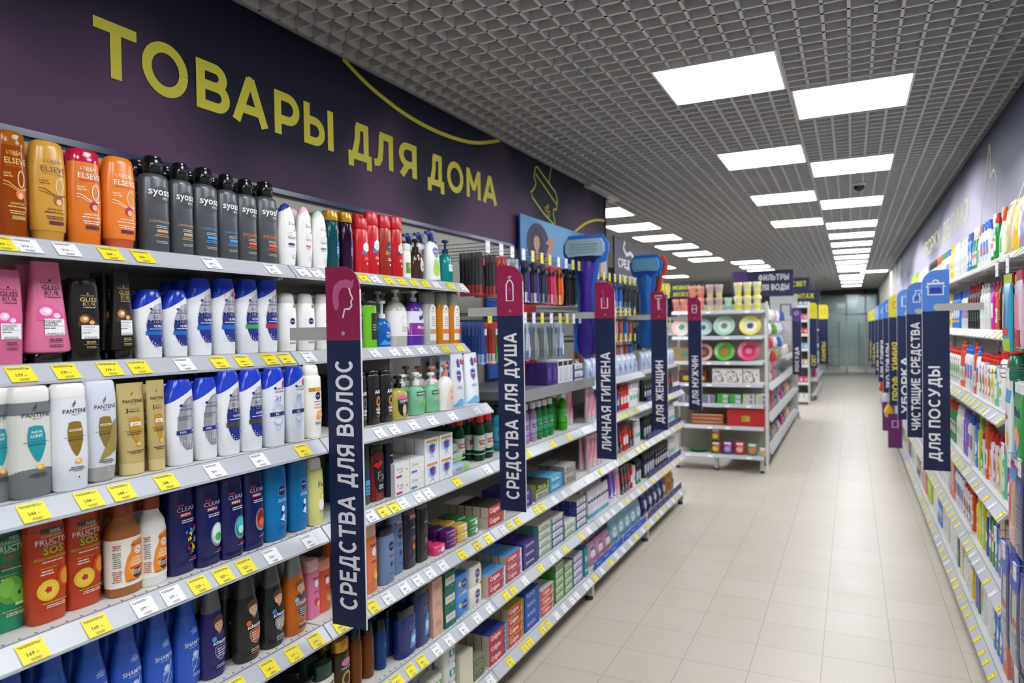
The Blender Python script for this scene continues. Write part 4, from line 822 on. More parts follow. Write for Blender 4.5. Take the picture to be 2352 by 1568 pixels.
# --- shelf three
PROWS = [(0, .40, .44), (.02, .45, .48), (.3, .49, .5), (.8, .47, .49), (.86, .44, .47)]
def pant_marks(c, inkc, word=None, box=True):
    m_ = [('p', [(-.06, .80), (.0, .82), (.06, .85), (.06, .835), (.0, .805)], inkc), ('p', [(-.06, .78), (.0, .80), (.06, .83), (.06, .815), (.0, .785)], inkc), ('t', 'PANTENE', .05, .745, .66, inkc, .012), ('t', 'PRO-V', .05, .71, .2, inkc, .0),
          ('p', [(-.14, .64), (.0, .65), (.18, .64), (.24, .56), (.24, .46), (.16, .37), (.08, .32), (.03, .32), (-.06, .37), (-.16, .46), (-.18, .56)], c), ('r', .03, .50, .6, .004, inkc), ('l', .03, .475, .5, 1, .02, inkc), ('e', .1, .27, .10, .026, '#e8b24a'), ('e', .08, .275, .05, .013, '#f7dc9a')]
    if word: m_ += [('t', word[0], .03, .59, .26, W_, .015), ('t', word[1], .03, .555, .28, W_, .015)]
    else: m_ += [('r', .03, .565, .34, .02, '#e9dfc4'), ('l', .03, .565, .3, 1, .02, '#8a6a1a')]
    m_ += [('l', .05, .215, .5, 2, .018, inkc), ('t', 'ШАМПУНЬ', .08, .18, .26, INK, .01)]
    if box: m_ += [('r', .1, .12, .085, .035, W_), ('r', .1, .12, .05, .02, '#444444')]
    return m_
W, H, D = .088, .247, .05
a = MB(); pr = prof(H, W, D, PROWS); a.loft(pr, mat('#8d9296', .08, trans=.35), n=28, e=2.8)
lbm = MB(); lp = prof(H, W, D, [(.20, .475, .488), (.3, .492, .503), (.75, .475, .493)]); lbm.loft(lp, PR('#d5d6cf'), n=28, e=2.8, cap=False); 
drape(lbm, W, H, D, lp, [k for k in pant_marks('#1e93a0', '#33383a', ('AQUA', 'LIGHT'), False)], e=2.8)
c = MB().loft(prof(H, W, D, [(.86, .45, .48), (.87, .46, .49), (.97, .45, .47), (1, .38, .4)]), mat('#e4e3df', .25), n=24, e=2.8); c.loft(prof(H, W, D, [(.985, .2, .3), (1.004, .22, .3), (1.006, .1, .1)]), mat('#d9b14a', .3), n=16, e=2)
proto('pan_clear', 'shampoo_bottle', 'clear shampoo bottle with teal oval print', 'clear teal-print bottle', 'bottle', W, H, D, ('body', a), ('label', lbm), ('cap', c))
a, c = split(prof(H, W, D, PROWS+[(.97, .43, .45), (1, .36, .38)]), H, .88, 0, mat('#dfe2e8', .25), mat('#eceae6', .25), e=2.8); drape(a, W, H, D, prof(H, W, D, PROWS), pant_marks('#8a6d1f', INK), e=2.8)
proto('pan_white', 'shampoo_bottle', 'white shampoo bottle with gold oval print', 'white gold-print bottle', 'bottle', W, H, D, ('body', a), ('cap', c))
pr = prof(H, W, D, [(.02, .38, .42), (.15, .42, .46), (.4, .47, .5), (.8, .48, .49), (.97, .44, .44), (1, .40, .38)])
a, c = split(prof(H, W, D, [(0, .30, .34), (.02, .38, .42), (.15, .42, .46), (.4, .47, .5), (.8, .48, .49), (.97, .44, .44), (1, .40, .38)]), H, .15, 0, mat('#a9aab2', .2), mat('#d3d8e2', .25), e=2.8)
a, c = c, a; a.mats = [mat('#d3d8e2', .25)]; c.mats = [mat('#a5a3a0', .2)]
c.loft(prof(H, W, D, [(-.004, .2, .3), (.004, .3, .36)]), mat('#b08d2e', .3), n=18, e=2.4)
drape(a, W, H, D, pr, [k if k[0] != 'e' else k for k in pant_marks('#8a7430', INK)]+[('p', [(.2, .55), (.36, .62), (.38, .30), (.2, .27), (-.2, .20), (.0, .34), (.15, .44)], '#9c8c4a')], e=2.8)
proto('pan_cond', 'conditioner_bottle', 'silvery white conditioner bottle standing on its cap', 'silvery upturned bottle', 'bottle', W, H, D, ('body', a), ('cap', c))
a = MB(); W, H, D = .068, .232, .046; pr = [(z*H, w*W, d*D, 0, ee) for z, w, d, ee in [(.13, .42, .46, 2.2), (.3, .45, .40, 2.4), (.6, .48, .28, 2.6), (.85, .5, .14, 3), (.95, .5, .04, 4), (1, .5, .03, 4)]]
a.loft(pr, mat('#cdb878', .3, metal=.3), n=24); drape(a, W, H, D, pr, [('p', [(-.06, .86), (.0, .88), (.06, .91), (.06, .895), (.0, .865)], INK), ('t', 'PANTENE', .02, .80, .74, INK, .01), ('t', 'PRO-V', .02, .765, .2, INK, 0), ('t', '3', -.22, .70, .1, INK, .01), ('t', 'MINUTE', .05, .715, .36, '#8a7a50', 0), ('t', 'MIRACLE', .05, .69, .36, INK, .01), ('p', [(-.18, .62), (.0, .63), (.22, .62), (.24, .52), (.14, .38), (.04, .35), (-.1, .4), (-.2, .5)], '#b98a24'), ('r', .03, .55, .4, .045, '#ece4ce'), ('l', .03, .55, .3, 2, .02, '#9a7a2a'), ('r', .0, .48, .7, .004, INK), ('l', .0, .46, .7, 2, .02, INK), ('e', .1, .33, .09, .022, '#f0c25a'), ('l', 0, .26, .7, 2, .02, INK)])
c = MB().loft(prof(H, W, D, [(0, .38, .42), (.01, .42, .46), (.12, .42, .46), (.135, .40, .44)]), mat('#d8c48c', .25, metal=.2), n=24, e=2.2)
proto('gold_tube', 'hair_mask_tube', 'gold hair mask tube standing on its cap', 'gold tube', 'tube', W, H, D, ('body', a), ('cap', c))
AXM = lambda c_, c2: [('t', 'AXE', .16, .60, .5, W_, .03), ('e', .2, .42, .2, .10, c_), ('e', .2, .42, .1, .05, '#141414'), ('l', .16, .30, .4, 2, .03, W_), ('t', 'SHOWER', .16, .27, .42, W_, .02), ('t', 'GEL', .16, .22, .36, W_, .02), ('l', .16, .16, .4, 2, .02, c2)]
cyl('axe_black', 'shower_gel_bottle', 'black shower bottle with silver print', 'black bottle', .072, .203, .046, '#1c1d1f', '#141517', .93, AXM('#5a5f66', '#aaaaaa'), e=3, taper=.02, capm=.15)
cyl('axe_gold', 'shower_gel_bottle', 'black shower bottle with orange ring print', 'black orange-print bottle', .072, .203, .046, '#191a1b', '#121314', .93, AXM('#c9813a', '#c9813a'), e=3, taper=.02, capm=.15)
# --- shelf four
FR_ = lambda word, wc, w2, fruit: [('r', .08, .865, .6, .04, '#1d3f36'), ('l', .14, .865, .4, 2, .016, '#cfe0d8'), ('t', 'GARNIER', .05, .815, .52, '#d8c9a0' , .0), ('t', 'FRUCTIS', .05, .765, .78, '#f0ece6', .008), ('l', .05, .73, .6, 1, .016, '#e8d9c8'), ('t', word, .08, .68, .50, wc, .022), ('t', w2, .05, .61, .84, wc, .012, .045), ('l', .05, .575, .8, 1, .022, '#f2e8dc'), ('l', -.05, .52, .5, 1, .02, '#c9a030'), ('l', -.1, .49, .34, 2, .026, '#f2e8dc')]+fruit+[('l', .1, .19, .7, 1, .02, '#b9c83a'), ('l', .1, .165, .7, 2, .018, '#f2e8dc')]
PINE = [('e', .33, .40, .18, .10, '#d0481e'), ('e', .36, .40, .13, .075, '#e89a2a'), ('e', -.08, .31, .29, .105, '#b23a1a'), ('e', -.08, .31, .27, .098, '#e6bf36'), ('e', -.08, .31, .2, .07, '#eccb4a'), ('p', [(-.08+.1*math.cos(k*PI/5)*(1 if k % 2 else .7), .315+.036*math.sin(k*PI/5)*(1 if k % 2 else .7)) for k in range(10)], '#c42a28')]
APP = [('e', .0, .38, .34, .13, '#5fae3a'), ('e', -.1, .41, .2, .09, '#86cc50'), ('e', .2, .33, .2, .09, '#7cc648'), ('e', .22, .34, .04, .02, '#1e3a1c'), ('s', [(.22, .36), (.32, .40), (.4, .44)], .02, '#1e3a1c'), ('r', .25, .24, .3, .022, '#d4ecd8')]
def fru(key, body, cap, mk, desc, short):
    W, H, D = .084, .246, .052; pr = prof(H, W, D, [(0, .42, .44), (.02, .46, .48), (.4, .49, .5), (.86, .47, .47)]); a = MB().loft(pr, mat(body, .22), n=28, e=3)
    drape(a, W, H, D, pr, mk, e=3); c = MB().loft(prof(H, W, D, [(.86, .46, .46), (.87, .47, .47), (.98, .45, .44), (1, .4, .4)]), mat(cap, .25), n=24, e=3)
    proto(key, 'shampoo_bottle', desc, short, 'bottle', W, H, D, ('body', a), ('cap', c))
fru('fru_green', '#0f8a62', '#0c6e50', FR_('РОСТ', '#c05a2a', 'ВО ВСЮ СИЛУ', APP), 'green shampoo bottle with apple slices', 'green apple bottle')
fru('fru_sos', '#c03c10', '#a83410', FR_('SOS', '#a8c83a', 'ВОССТАНОВЛЕНИЕ', PINE), 'rust orange shampoo bottle with pineapple ring', 'rust orange bottle')
def papaya(key, body, cap, desc, short):
    W, H, D = .086, .238, .056; rows = [(0, .44, .44), (.02, .47, .47), (.3, .48, .48), (.62, .48, .48), (.72, .44, .44), (.80, .30, .30), (.84, .25, .25), (.855, .25, .25)]
    pr = prof(H, W, D, rows); a = MB().loft(pr, mat(body, .3), n=28, e=2.3)
    lp = [(.10*H, .4825*W, .4825*D), (.3*H, .486*W, .486*D), (.62*H, .486*W, .486*D)]; lb = MB().loft(lp, PR('#efe9df'), n=28, e=2.3, cap=False)
    drape(lb, W, H, D, lp, [('p', [(-.14, .14), (-.18, .26), (-.1, .40), (.02, .47), (.06, .57), (.40, .60), (.46, .16)], '#e88a2a'), ('e', .16, .30, .22, .11, '#f2a63c'), ('e', .22, .22, .16, .06, '#5a3214'), ('t', 'FRUCTIS', .22, .535, .40, '#1f3a20', .01), ('e', .24, .47, .12, .045, W_), ('e', .24, .47, .09, .034, '#3a3a34'), ('e', .24, .47, .08, .03, W_), ('t', '98', .24, .47, .1, INK, .02), ('t', 'ПАПАЙЯ', .22, .385, .3, W_, .02), ('t', 'SUPERFOOD', .22, .35, .40, W_, .02), ('l', .2, .32, .42, 1, .024, W_), ('r', .2, .285, .44, .02, '#d4501e'), ('l', .18, .25, .4, 3, .018, W_), ('l', .1, .15, .5, 1, .018, '#5a4a2a'), ('l', -.34, .56, .2, 3, .02, '#b0362a'), ('l', -.34, .48, .2, 8, .022, '#8a8378'), ('l', -.34, .28, .2, 6, .022, '#b0583a')], e=2.3)
    c = MB().loft(prof(H, W, D, [(.855, .26, .30), (.86, .29, .34), (.985, .285, .33), (1, .24, .28)]), mat(cap, .3), n=22, e=2.3)
    proto(key, 'shampoo_bottle', desc, short, 'bottle', W, H, D, ('body', a), ('label', lb), ('cap', c))
papaya('papaya_brown', '#a2622a', '#8e3a18', 'amber brown bottle with papaya label and rust cap', 'amber papaya bottle'); papaya('papaya_white', '#e9e8e4', '#8e3a18', 'white bottle with papaya label and rust cap', 'white papaya bottle')
def clearb(key, art, desc):
    W, H, D = .078, .240, .05; pr = prof(H, W, D, [(0, .44, .44), (.02, .47, .48), (.5, .485, .5), (.9, .47, .47), (.97, .45, .43), (1, .4, .36)]); a = MB().loft(pr, mat('#161a5c', .22), n=28, e=3.4)
    drape(a, W, H, D, pr, [('r', -.12, .80, .24, .028, '#b3242e'), ('t', 'CLEAR', .08, .75, .70, '#c8cbe0', .004, .05), ('r', .04, .685, .44, .042, '#b0242e'), ('t', 'MEN', .04, .685, .34, W_, .015, .03), ('l', .12, .62, .5, 2, .024, W_)]+art+[('r', .3, .17, .26, .02, '#b3242e'), ('l', .25, .145, .34, 1, .016, '#bcc0dc')], e=3.4)
    proto(key, 'shampoo_bottle', 'navy shampoo bottle with '+desc, 'navy bottle', 'bottle', W, H, D, ('body', a))
def orb(c1, c2, c3): return [('e', .22, .36, .27, .145, '#8d939c'), ('e', .24, .37, .24, .13, c1), ('e', .22, .40, .17, .08, c2), ('e', .26, .33, .14, .05, c3)]
rc = random.Random(3); cols = ['#d8c21e', '#c4202a', '#e2d534', '#2b9ad8', '#1c1c20', '#c4202a', '#3fae4a']
clearb('clear_multi', [('p', [(x+.06*math.cos(k*2.1+i), z+.03*math.sin(k*2.1+i)) for k in range(3)], cols[i % 7]) for i, (x, z) in enumerate([(.05+.34*rc.random(), .22+.30*rc.random()) for _ in range(34)])], 'many-coloured shard portrait print')
clearb('clear_ice', orb('#bfe0f4', '#e8f6fc', '#58b04a'), 'ice blue orb print'); clearb('clear_teal', orb('#128a90', '#3fc6c4', '#bfeeee'), 'teal orb print'); clearb('clear_red', orb('#c8401e', '#8a1e14', '#e8682e'), 'red orb print')
nivea('fa_yellow', .070, .225, '#dfe08a', '#e6e4d6', [('t', 'Fa', .12, .60, .34, '#23306a', .01), ('e', .2, .42, .16, .05, '#f2ce3a'), ('e', .2, .42, .07, .02, W_), ('e', .15, .3, .2, .09, '#f6f4ea'), ('l', .15, .2, .3, 2, .02, '#7a7a4a')], 'pale yellow shower bottle with flower print', 'pale yellow bottle', capz=.84, capw=.36)
cyl('teal_men', 'shower_gel_bottle', 'dark teal shower bottle with blue print', 'dark teal bottle', .072, .226, .046, '#0e4a52', '#0a1c24', .72, [('r', .15, .50, .4, .16, '#1b2f6a'), ('r', .15, .28, .5, .24, '#3fb0dc'), ('l', .15, .30, .4, 3, .05, '#0e2f3c')], e=2.8)
cyl('fa_red', 'shower_gel_bottle', 'dark red and black shower bottle', 'dark red bottle', .084, .208, .046, '#7c0f10', '#141112', .88, [('p', [(-.4, .7), (-.2, .78), (.0, .72), (.2, .8), (.42, .70), (.42, .14), (-.1, .14), (-.3, .3)], '#170f10'), ('p', [(-.4, .66), (-.25, .72), (-.1, .70), (.1, .76), (.2, .68), (-.1, .6)], '#d4261c'), ('t', 'Fa', .08, .46, .44, '#8a8286', .01), ('t', 'MEN', .08, .37, .26, '#8a8286', .01), ('l', .08, .28, .4, 3, .03, W_)], e=2.8)
cyl('dark_men', 'shower_gel_bottle', 'dark navy bottle with yellow sticker', 'dark navy bottle', .060, .206, .046, '#171c40', '#0e1026', .80, [('r', .1, .84, .5, .12, '#d8c43a'), ('e', .12, .42, .22, .12, '#2f5ad0'), ('t', 'OMSA', .12, .42, .3, W_, .01), ('l', .1, .22, .4, 2, .03, '#c9cbe0')], e=2.6)
# --- shelf five
SR = [(0, .40, .42), (.03, .45, .47), (.25, .48, .5), (.5, .44, .48), (.62, .38, .43), (.72, .30, .36), (.80, .26, .32), (1, .20, .26)]
W, H, D = .094, .258, .056; pr = prof(H, W, D, SR); a, c = split(pr, H, .76, 0, mat('#2a62cf', .25), mat('#1f4fae', .3), e=2.3)
drape(a, W, H, D, pr, [('e', .12, .60, .1, .03, '#5a8ce0'), ('l', .12, .59, .3, 2, .022, '#c7d8f4'), ('t', 'SHAMTU', .08, .46, .66, '#e9eef8', .012), ('l', .08, .42, .5, 1, .02, '#a9c2ee'), ('e', .12, .33, .12, .045, '#9fc0f0'), ('e', .02, .29, .06, .02, '#8fb4ee'), ('e', .10, .34, .07, .026, '#d4e4fa'), ('s', [(.0, .16), (.12, .22), (.2, .3), (.28, .4)], .03, '#c9d2e4'), ('s', C2(.12, .24, .16, .05), .016, '#8fb4ee'), ('l', .18, .13, .4, 2, .02, '#d4e0f6')], e=2.3)
proto('shamtu', 'shampoo_bottle', 'curvy bright blue shampoo bottle', 'bright blue bottle', 'bottle', W, H, D, ('body', a), ('cap', c, None, 'blue tapered cap'))
def schauma(key, body, cap, sh, desc, short, shirt='#14151a', hair='#5a3a24'):
    W, H, D = .088, .262, .054; rows = [(0, .40, .42), (.03, .45, .47), (.25, .48, .5), (.5, .46, .49), (.68, .38, .42), (.80, .31, .35), (.92, .25, .30), (.985, .21, .25), (1, .17, .2)]
    pr = prof(H, W, D, rows); a, c = split(pr, H, .72, .06, mat(body, .25), mat(cap, .35, metal=.3), e=2.4)
    drape(a, W, H, D, pr, portrait(.08, .535, .86, .34, hair, shirt=shirt)+[('e', -.14, .43, .09, .03, sh[1]), ('t', 'schauma', .12, .385, .62, '#22309a', .05), ('t', 'schauma', .12, .385, .62, '#f4f4f8', .012), ('p', [(-.12, .34), (.34, .36), (.38, .30), (.30, .22), (.12, .18), (-.06, .22), (-.14, .28)], '#b9b6ae'), ('p', [(-.10, .335), (.32, .355), (.36, .30), (.29, .228), (.12, .19), (-.05, .228), (-.12, .28)], sh[0]), ('l', .12, .31, .36, 4, .026, '#f0e6da'), ('l', .1, .13, .4, 2, .02, '#d8d6d2'), ('r', .14, .085, .44, .022, sh[0])], e=2.4)
    proto(key, 'shampoo_bottle', desc, short, 'bottle', W, H, D, ('body', a), ('cap', c, None, 'grey tapered cap'))
schauma('sch_purple', '#231c66', '#6c6f76', ('#2c2a7a', '#3fa0d8'), 'purple shampoo bottle with grey cap and portrait', 'purple portrait bottle', '#231c66')
schauma('sch_black', '#242322', '#4c4d50', ('#b04a1c', '#e06a1e'), 'black shampoo bottle with portrait and rust badge', 'rust badge bottle')
schauma('sch_black2', '#1b1b1e', '#5c5d60', ('#7c8088', '#2f7ad0'), 'black shampoo bottle with portrait and grey badge', 'grey badge bottle')
schauma('sch_orange', '#cc6410', '#8b8d90', ('#3a3a40', '#8fd0e8'), 'orange shampoo bottle with grey cap and portrait', 'orange portrait bottle', '#3a3a40', '#7a5230')
def nature(key, body, cap, desc, short, ac):
    cyl(key, 'shower_gel_bottle', desc, short, .074, .20, .046, body, cap, .80, [('t', 'Naturel', .1, .68, .5, INK, .01), ('e', .1, .58, .16, .07, W_), ('s', C2(.1, .58, .16, .07), .015, INK), ('l', .1, .45, .5, 2, .02, INK), ('e', .12, .26, .18, .07, ac), ('e', .24, .22, .12, .05, '#f0d050')], e=3)
nature('pink_gel', '#e77fa6', '#ecc3bf', 'pink shower bottle with blush cap', 'pink bottle', '#d23a6a'); nature('coral_gel', '#e0593c', '#f0a08a', 'coral shower bottle with pale cap', 'coral bottle', '#e8862e'); nature('peach_gel', '#f0814e', '#e8b79c', 'large peach shower bottle with peach fruit print', 'peach bottle', '#f0a030')
NI = lambda c_: [('e', .12, .66, .19, .09, '#141c44'), ('t', 'NIVEA', .12, .66, .28, '#cfd6ea', .01), ('l', .12, .50, .4, 2, .03, c_), ('e', .12, .34, .12, .05, c_), ('l', .12, .18, .4, 2, .02, c_)]
cyl('niv_ice', 'shower_gel_bottle', 'short ice blue shower bottle with navy cap', 'ice blue bottle', .084, .212, .046, '#7f9cc6', '#232a44', .88, NI('#2c3c70'), e=2.8, trans=.15); cyl('niv_ice2', 'shower_gel_bottle', 'tall ice blue shower bottle with red sticker', 'tall ice blue bottle', .084, .243, .046, '#6f8db8', '#6c86ae', .86, NI('#2c3c70')+[('r', .08, .86, .6, .09, '#8a2f34'), ('t', 'XXL', .08, .86, .46, W_, .02)], e=2.8, trans=.1)
cyl('niv_dark', 'shower_gel_bottle', 'dark navy shower bottle with red sticker', 'dark sticker bottle', .08, .246, .046, '#1e2136', '#3a3c48', .90, NI('#d8742e')+[('r', .08, .85, .6, .09, '#8a2f34'), ('t', 'XXL', .08, .85, .46, W_, .02)], e=2.8); cyl('niv_black', 'shower_gel_bottle', 'black shower bottle with grey cap', 'black grey-capped bottle', .08, .249, .046, '#1f2021', '#4a4b4d', .90, NI('#6a6d72'), e=2.8)
# --- shelf six
cyl('palm_milk', 'shower_gel_bottle', 'white shower bottle with dark green cap', 'green-capped bottle', .094, .20, .05, '#eceae0', '#12463a', .66, [('r', .05, .22, .8, .22, '#2a7a4a'), ('t', 'PALMOLIVE', .05, .36, .7, '#c8202a', .02), ('e', .05, .5, .2, .05, '#e86a4a'), ('e', .2, .53, .1, .03, '#3f8a3a')], capw=.42); cyl('palm_gold', 'shower_gel_bottle', 'dark bottle with gold cap and flower label', 'gold-capped bottle', .076, .21, .05, '#3a2c14', '#c99a3a', .80, [('e', .05, .6, .3, .07, '#e088b0'), ('r', .05, .50, .7, .07, '#1d4a3c'), ('t', 'PALMOLIVE', .05, .50, .6, W_, .01), ('e', .05, .3, .3, .14, '#c9a648'), ('e', .05, .3, .2, .09, '#2a1c14')])
cyl('men_navy', 'shower_gel_bottle', 'dark indigo bottle low under the shelf', 'indigo bottle', .096, .19, .05, '#20223c', '#191a2a', .8, [('l', .1, .5, .4, 3, .05, '#8a8fae')], e=2.6)
nivea('amber_oil', .056, .208, '#8f4a12', '#161210', [('l', .05, .5, .3, 2, .03, '#5a2f10')], 'slim amber oil bottle with black cap', 'amber oil bottle', 'bath_oil_bottle', capz=.78, trans=.35, rough=.1, e=2); nivea('blue_oil', .056, .20, '#114a9c', '#10141c', [('l', .05, .5, .3, 2, .03, '#5a8fd0')], 'slim dark blue oil bottle with black cap', 'blue oil bottle', 'bath_oil_bottle', capz=.78, trans=.3, rough=.1, e=2)
MB_ = [('p', [(.0, .14), (.4, .14), (.4, .46), (.2, .5), (.05, .4)], '#4f8fdc'), ('e', .22, .30, .14, .08, '#bfdcf6'), ('l', .15, .6, .4, 3, .04, '#6a7aa0'), ('l', .2, .2, .3, 1, .02, W_)]
cyl('men_blue', 'shower_gel_bottle', 'wide dark blue shower bottle', 'wide dark blue bottle', .115, .191, .05, '#1c2f72', '#15171f', .84, MB_, e=3); cyl('men_tall', 'shower_gel_bottle', 'tall dark blue shower bottle', 'tall dark blue bottle', .1, .252, .05, '#20306c', '#171a24', .86, MB_, e=3)
for k_, v_, b_ in (('med_white', '#e9e9e6', '#b7b7b4'),): cyl(k_, 'deodorant_stick', 'grey deodorant stick', 'deodorant stick', .07, .15, .04, v_, b_, .6, [])

# measured places: shelf, prototype, x of the middle, y, width, height
PLACES = [
(1,'amber_sh',-1.735,0.970,0.071,0.251),
(1,'gold_cond',-1.735,1.055,0.089,0.247),
(1,'orange_sh',-1.735,1.145,0.089,0.248),
(1,'orange_cond',-1.735,1.241,0.096,0.248),
(1,'syoss_a',-1.735,1.348,0.091,0.275),
(1,'syoss_a',-1.735,1.433,0.075,0.273),
(1,'syoss_b',-1.735,1.518,0.090,0.276),
(1,'syoss_b',-1.735,1.600,0.076,0.272),
(1,'syoss_c',-1.735,1.678,0.080,0.271),
(1,'syoss_c',-1.735,1.765,0.090,0.279),
(1,'dove_b',-1.735,1.856,0.084,0.222),
(1,'dove_p',-1.735,1.940,0.071,0.224),
(1,'dove_g',-1.735,2.019,0.078,0.220),
(1,'teal_gold',-1.735,2.094,0.082,0.231),
(1,'plum_gold',-1.735,2.177,0.084,0.236),
(1,'red_a',-1.735,2.264,0.092,0.228),
(1,'red_a2',-1.735,2.335,0.096,0.259),
(1,'red_b',-1.735,2.420,0.080,0.258),
(1,'red_c',-1.735,2.503,0.087,0.263),
(1,'white_green',-1.735,2.575,0.057,0.156),
(1,'brown_pump',-1.735,2.667,0.135,0.187),
(1,'spray_pouch',-1.735,2.796,0.122,0.240),
(1,'teal_pump',-1.735,2.925,0.127,0.211),
(2,'pink_sh',-1.735,0.948,0.080,0.219),
(2,'pink_cond',-1.735,1.046,0.110,0.247),
(2,'black_sh',-1.735,1.134,0.086,0.210),
(2,'black_cond',-1.735,1.235,0.076,0.239),
(2,'hs_men',-1.735,1.317,0.085,0.191),
(2,'hs_men',-1.735,1.402,0.079,0.192),
(2,'hs_ultra',-1.735,1.486,0.087,0.231),
(2,'hs_ultra2',-1.735,1.576,0.096,0.236),
(2,'hs_green',-1.735,1.671,0.088,0.239),
(2,'hs_redb',-1.735,1.756,0.090,0.242),
(2,'nivea_w',-1.735,1.850,0.078,0.201),
(2,'nivea_w2',-1.735,1.942,0.085,0.203),
(2,'nivea_w2',-1.735,2.032,0.081,0.205),
(2,'axe_grey',-1.735,2.218,0.075,0.192),
(2,'axe_lime',-1.735,2.303,0.095,0.191),
(2,'blue_pump',-1.735,2.403,0.100,0.194),
(2,'clear_pump',-1.735,2.518,0.143,0.254),
(2,'purple_pump',-1.735,2.651,0.127,0.260),
(2,'disp_clear',-1.735,2.755,0.112,0.249),
(2,'disp_orange',-1.735,2.869,0.100,0.252),
(2,'disp_orange',-1.735,2.974,0.101,0.254),
(3,'pan_clear',-1.634,0.866,0.070,0.245),
(3,'pan_clear',-1.610,0.926,0.092,0.250),
(3,'pan_white',-1.601,1.006,0.085,0.249),
(3,'pan_cond',-1.625,1.095,0.084,0.250),
(3,'gold_tube',-1.626,1.181,0.078,0.231),
(3,'gold_tube',-1.621,1.243,0.051,0.234),
(3,'hs_silver',-1.622,1.317,0.089,0.229),
(3,'hs_silver',-1.627,1.404,0.083,0.229),
(3,'hs_mens2',-1.619,1.479,0.084,0.246),
(3,'hs_mens2',-1.613,1.559,0.091,0.247),
(3,'hs_zero',-1.607,1.647,0.101,0.248),
(3,'hs_zero',-1.605,1.736,0.081,0.250),
(3,'nivea_cream',-1.624,1.836,0.094,0.250),
(3,'axe_black',-1.626,2.091,0.077,0.202),
(3,'axe_gold',-1.623,2.168,0.078,0.204),
(3,'axe_gold',-1.622,2.246,0.080,0.201),
(3,'palm_yellow',-1.612,2.334,0.124,0.174),
(3,'palm_green',-1.625,2.481,0.129,0.178),
(3,'palm_green',-1.621,2.594,0.110,0.171),
(3,'pink_lotion',-1.600,2.676,0.123,0.203),
(3,'safe_pouch',-1.632,2.824,0.108,0.242),
(3,'safe_pouch',-1.644,2.982,0.157,0.263),
(4,'fru_green',-1.663,0.896,0.080,0.238),
(4,'fru_sos',-1.631,0.964,0.089,0.239),
(4,'fru_sos',-1.643,1.055,0.092,0.231),
(4,'papaya_brown',-1.619,1.149,0.093,0.227),
(4,'papaya_white',-1.616,1.224,0.079,0.227),
(4,'clear_multi',-1.621,1.310,0.083,0.231),
(4,'clear_ice',-1.610,1.388,0.086,0.228),
(4,'clear_teal',-1.602,1.464,0.081,0.232),
(4,'clear_red',-1.608,1.549,0.080,0.234),
(4,'nivea_blue',-1.608,1.644,0.116,0.237),
(4,'nivea_blue',-1.618,1.753,0.086,0.231),
(4,'fa_yellow',-1.611,1.828,0.089,0.223),
(4,'teal_men',-1.626,2.105,0.062,0.226),
(4,'fa_red',-1.625,2.184,0.099,0.205),
(4,'dark_men',-1.619,2.253,0.049,0.203),
(5,'shamtu',-1.645,0.711,0.088,0.256),
(5,'shamtu',-1.645,0.801,0.088,0.256),
(5,'shamtu',-1.645,0.892,0.088,0.256),
(5,'shamtu',-1.645,0.982,0.088,0.256),
(5,'shamtu',-1.645,1.073,0.088,0.256),
(5,'shamtu',-1.645,1.163,0.088,0.256),
(5,'shamtu',-1.645,1.254,0.088,0.256),
(5,'shamtu',-1.645,1.344,0.088,0.256),
(5,'sch_purple',-1.622,1.410,0.083,0.258),
(5,'sch_black',-1.609,1.525,0.110,0.267),
(5,'sch_black2',-1.608,1.626,0.091,0.262),
(5,'sch_orange',-1.610,1.726,0.096,0.262),
(5,'pink_gel',-1.653,1.846,0.066,0.197),
(5,'coral_gel',-1.656,1.905,0.067,0.181),
(5,'peach_gel',-1.611,2.111,0.118,0.260),
(5,'niv_ice',-1.611,2.219,0.096,0.212),
(5,'niv_ice2',-1.637,2.317,0.107,0.243),
(5,'niv_dark',-1.632,2.404,0.092,0.246),
(5,'niv_black',-1.629,2.493,0.100,0.249),
(6,'men_navy',-1.645,1.785,0.116,0.137),
(6,'palm_milk',-1.645,1.895,0.126,0.155),
(6,'palm_gold',-1.645,1.988,0.101,0.200),
(6,'amber_oil',-1.640,2.062,0.074,0.213),
(6,'amber_oil',-1.640,2.135,0.073,0.206),
(6,'blue_oil',-1.635,2.208,0.072,0.190),
(6,'men_blue',-1.610,2.342,0.138,0.191),
(6,'men_tall',-1.609,2.447,0.125,0.252),
]

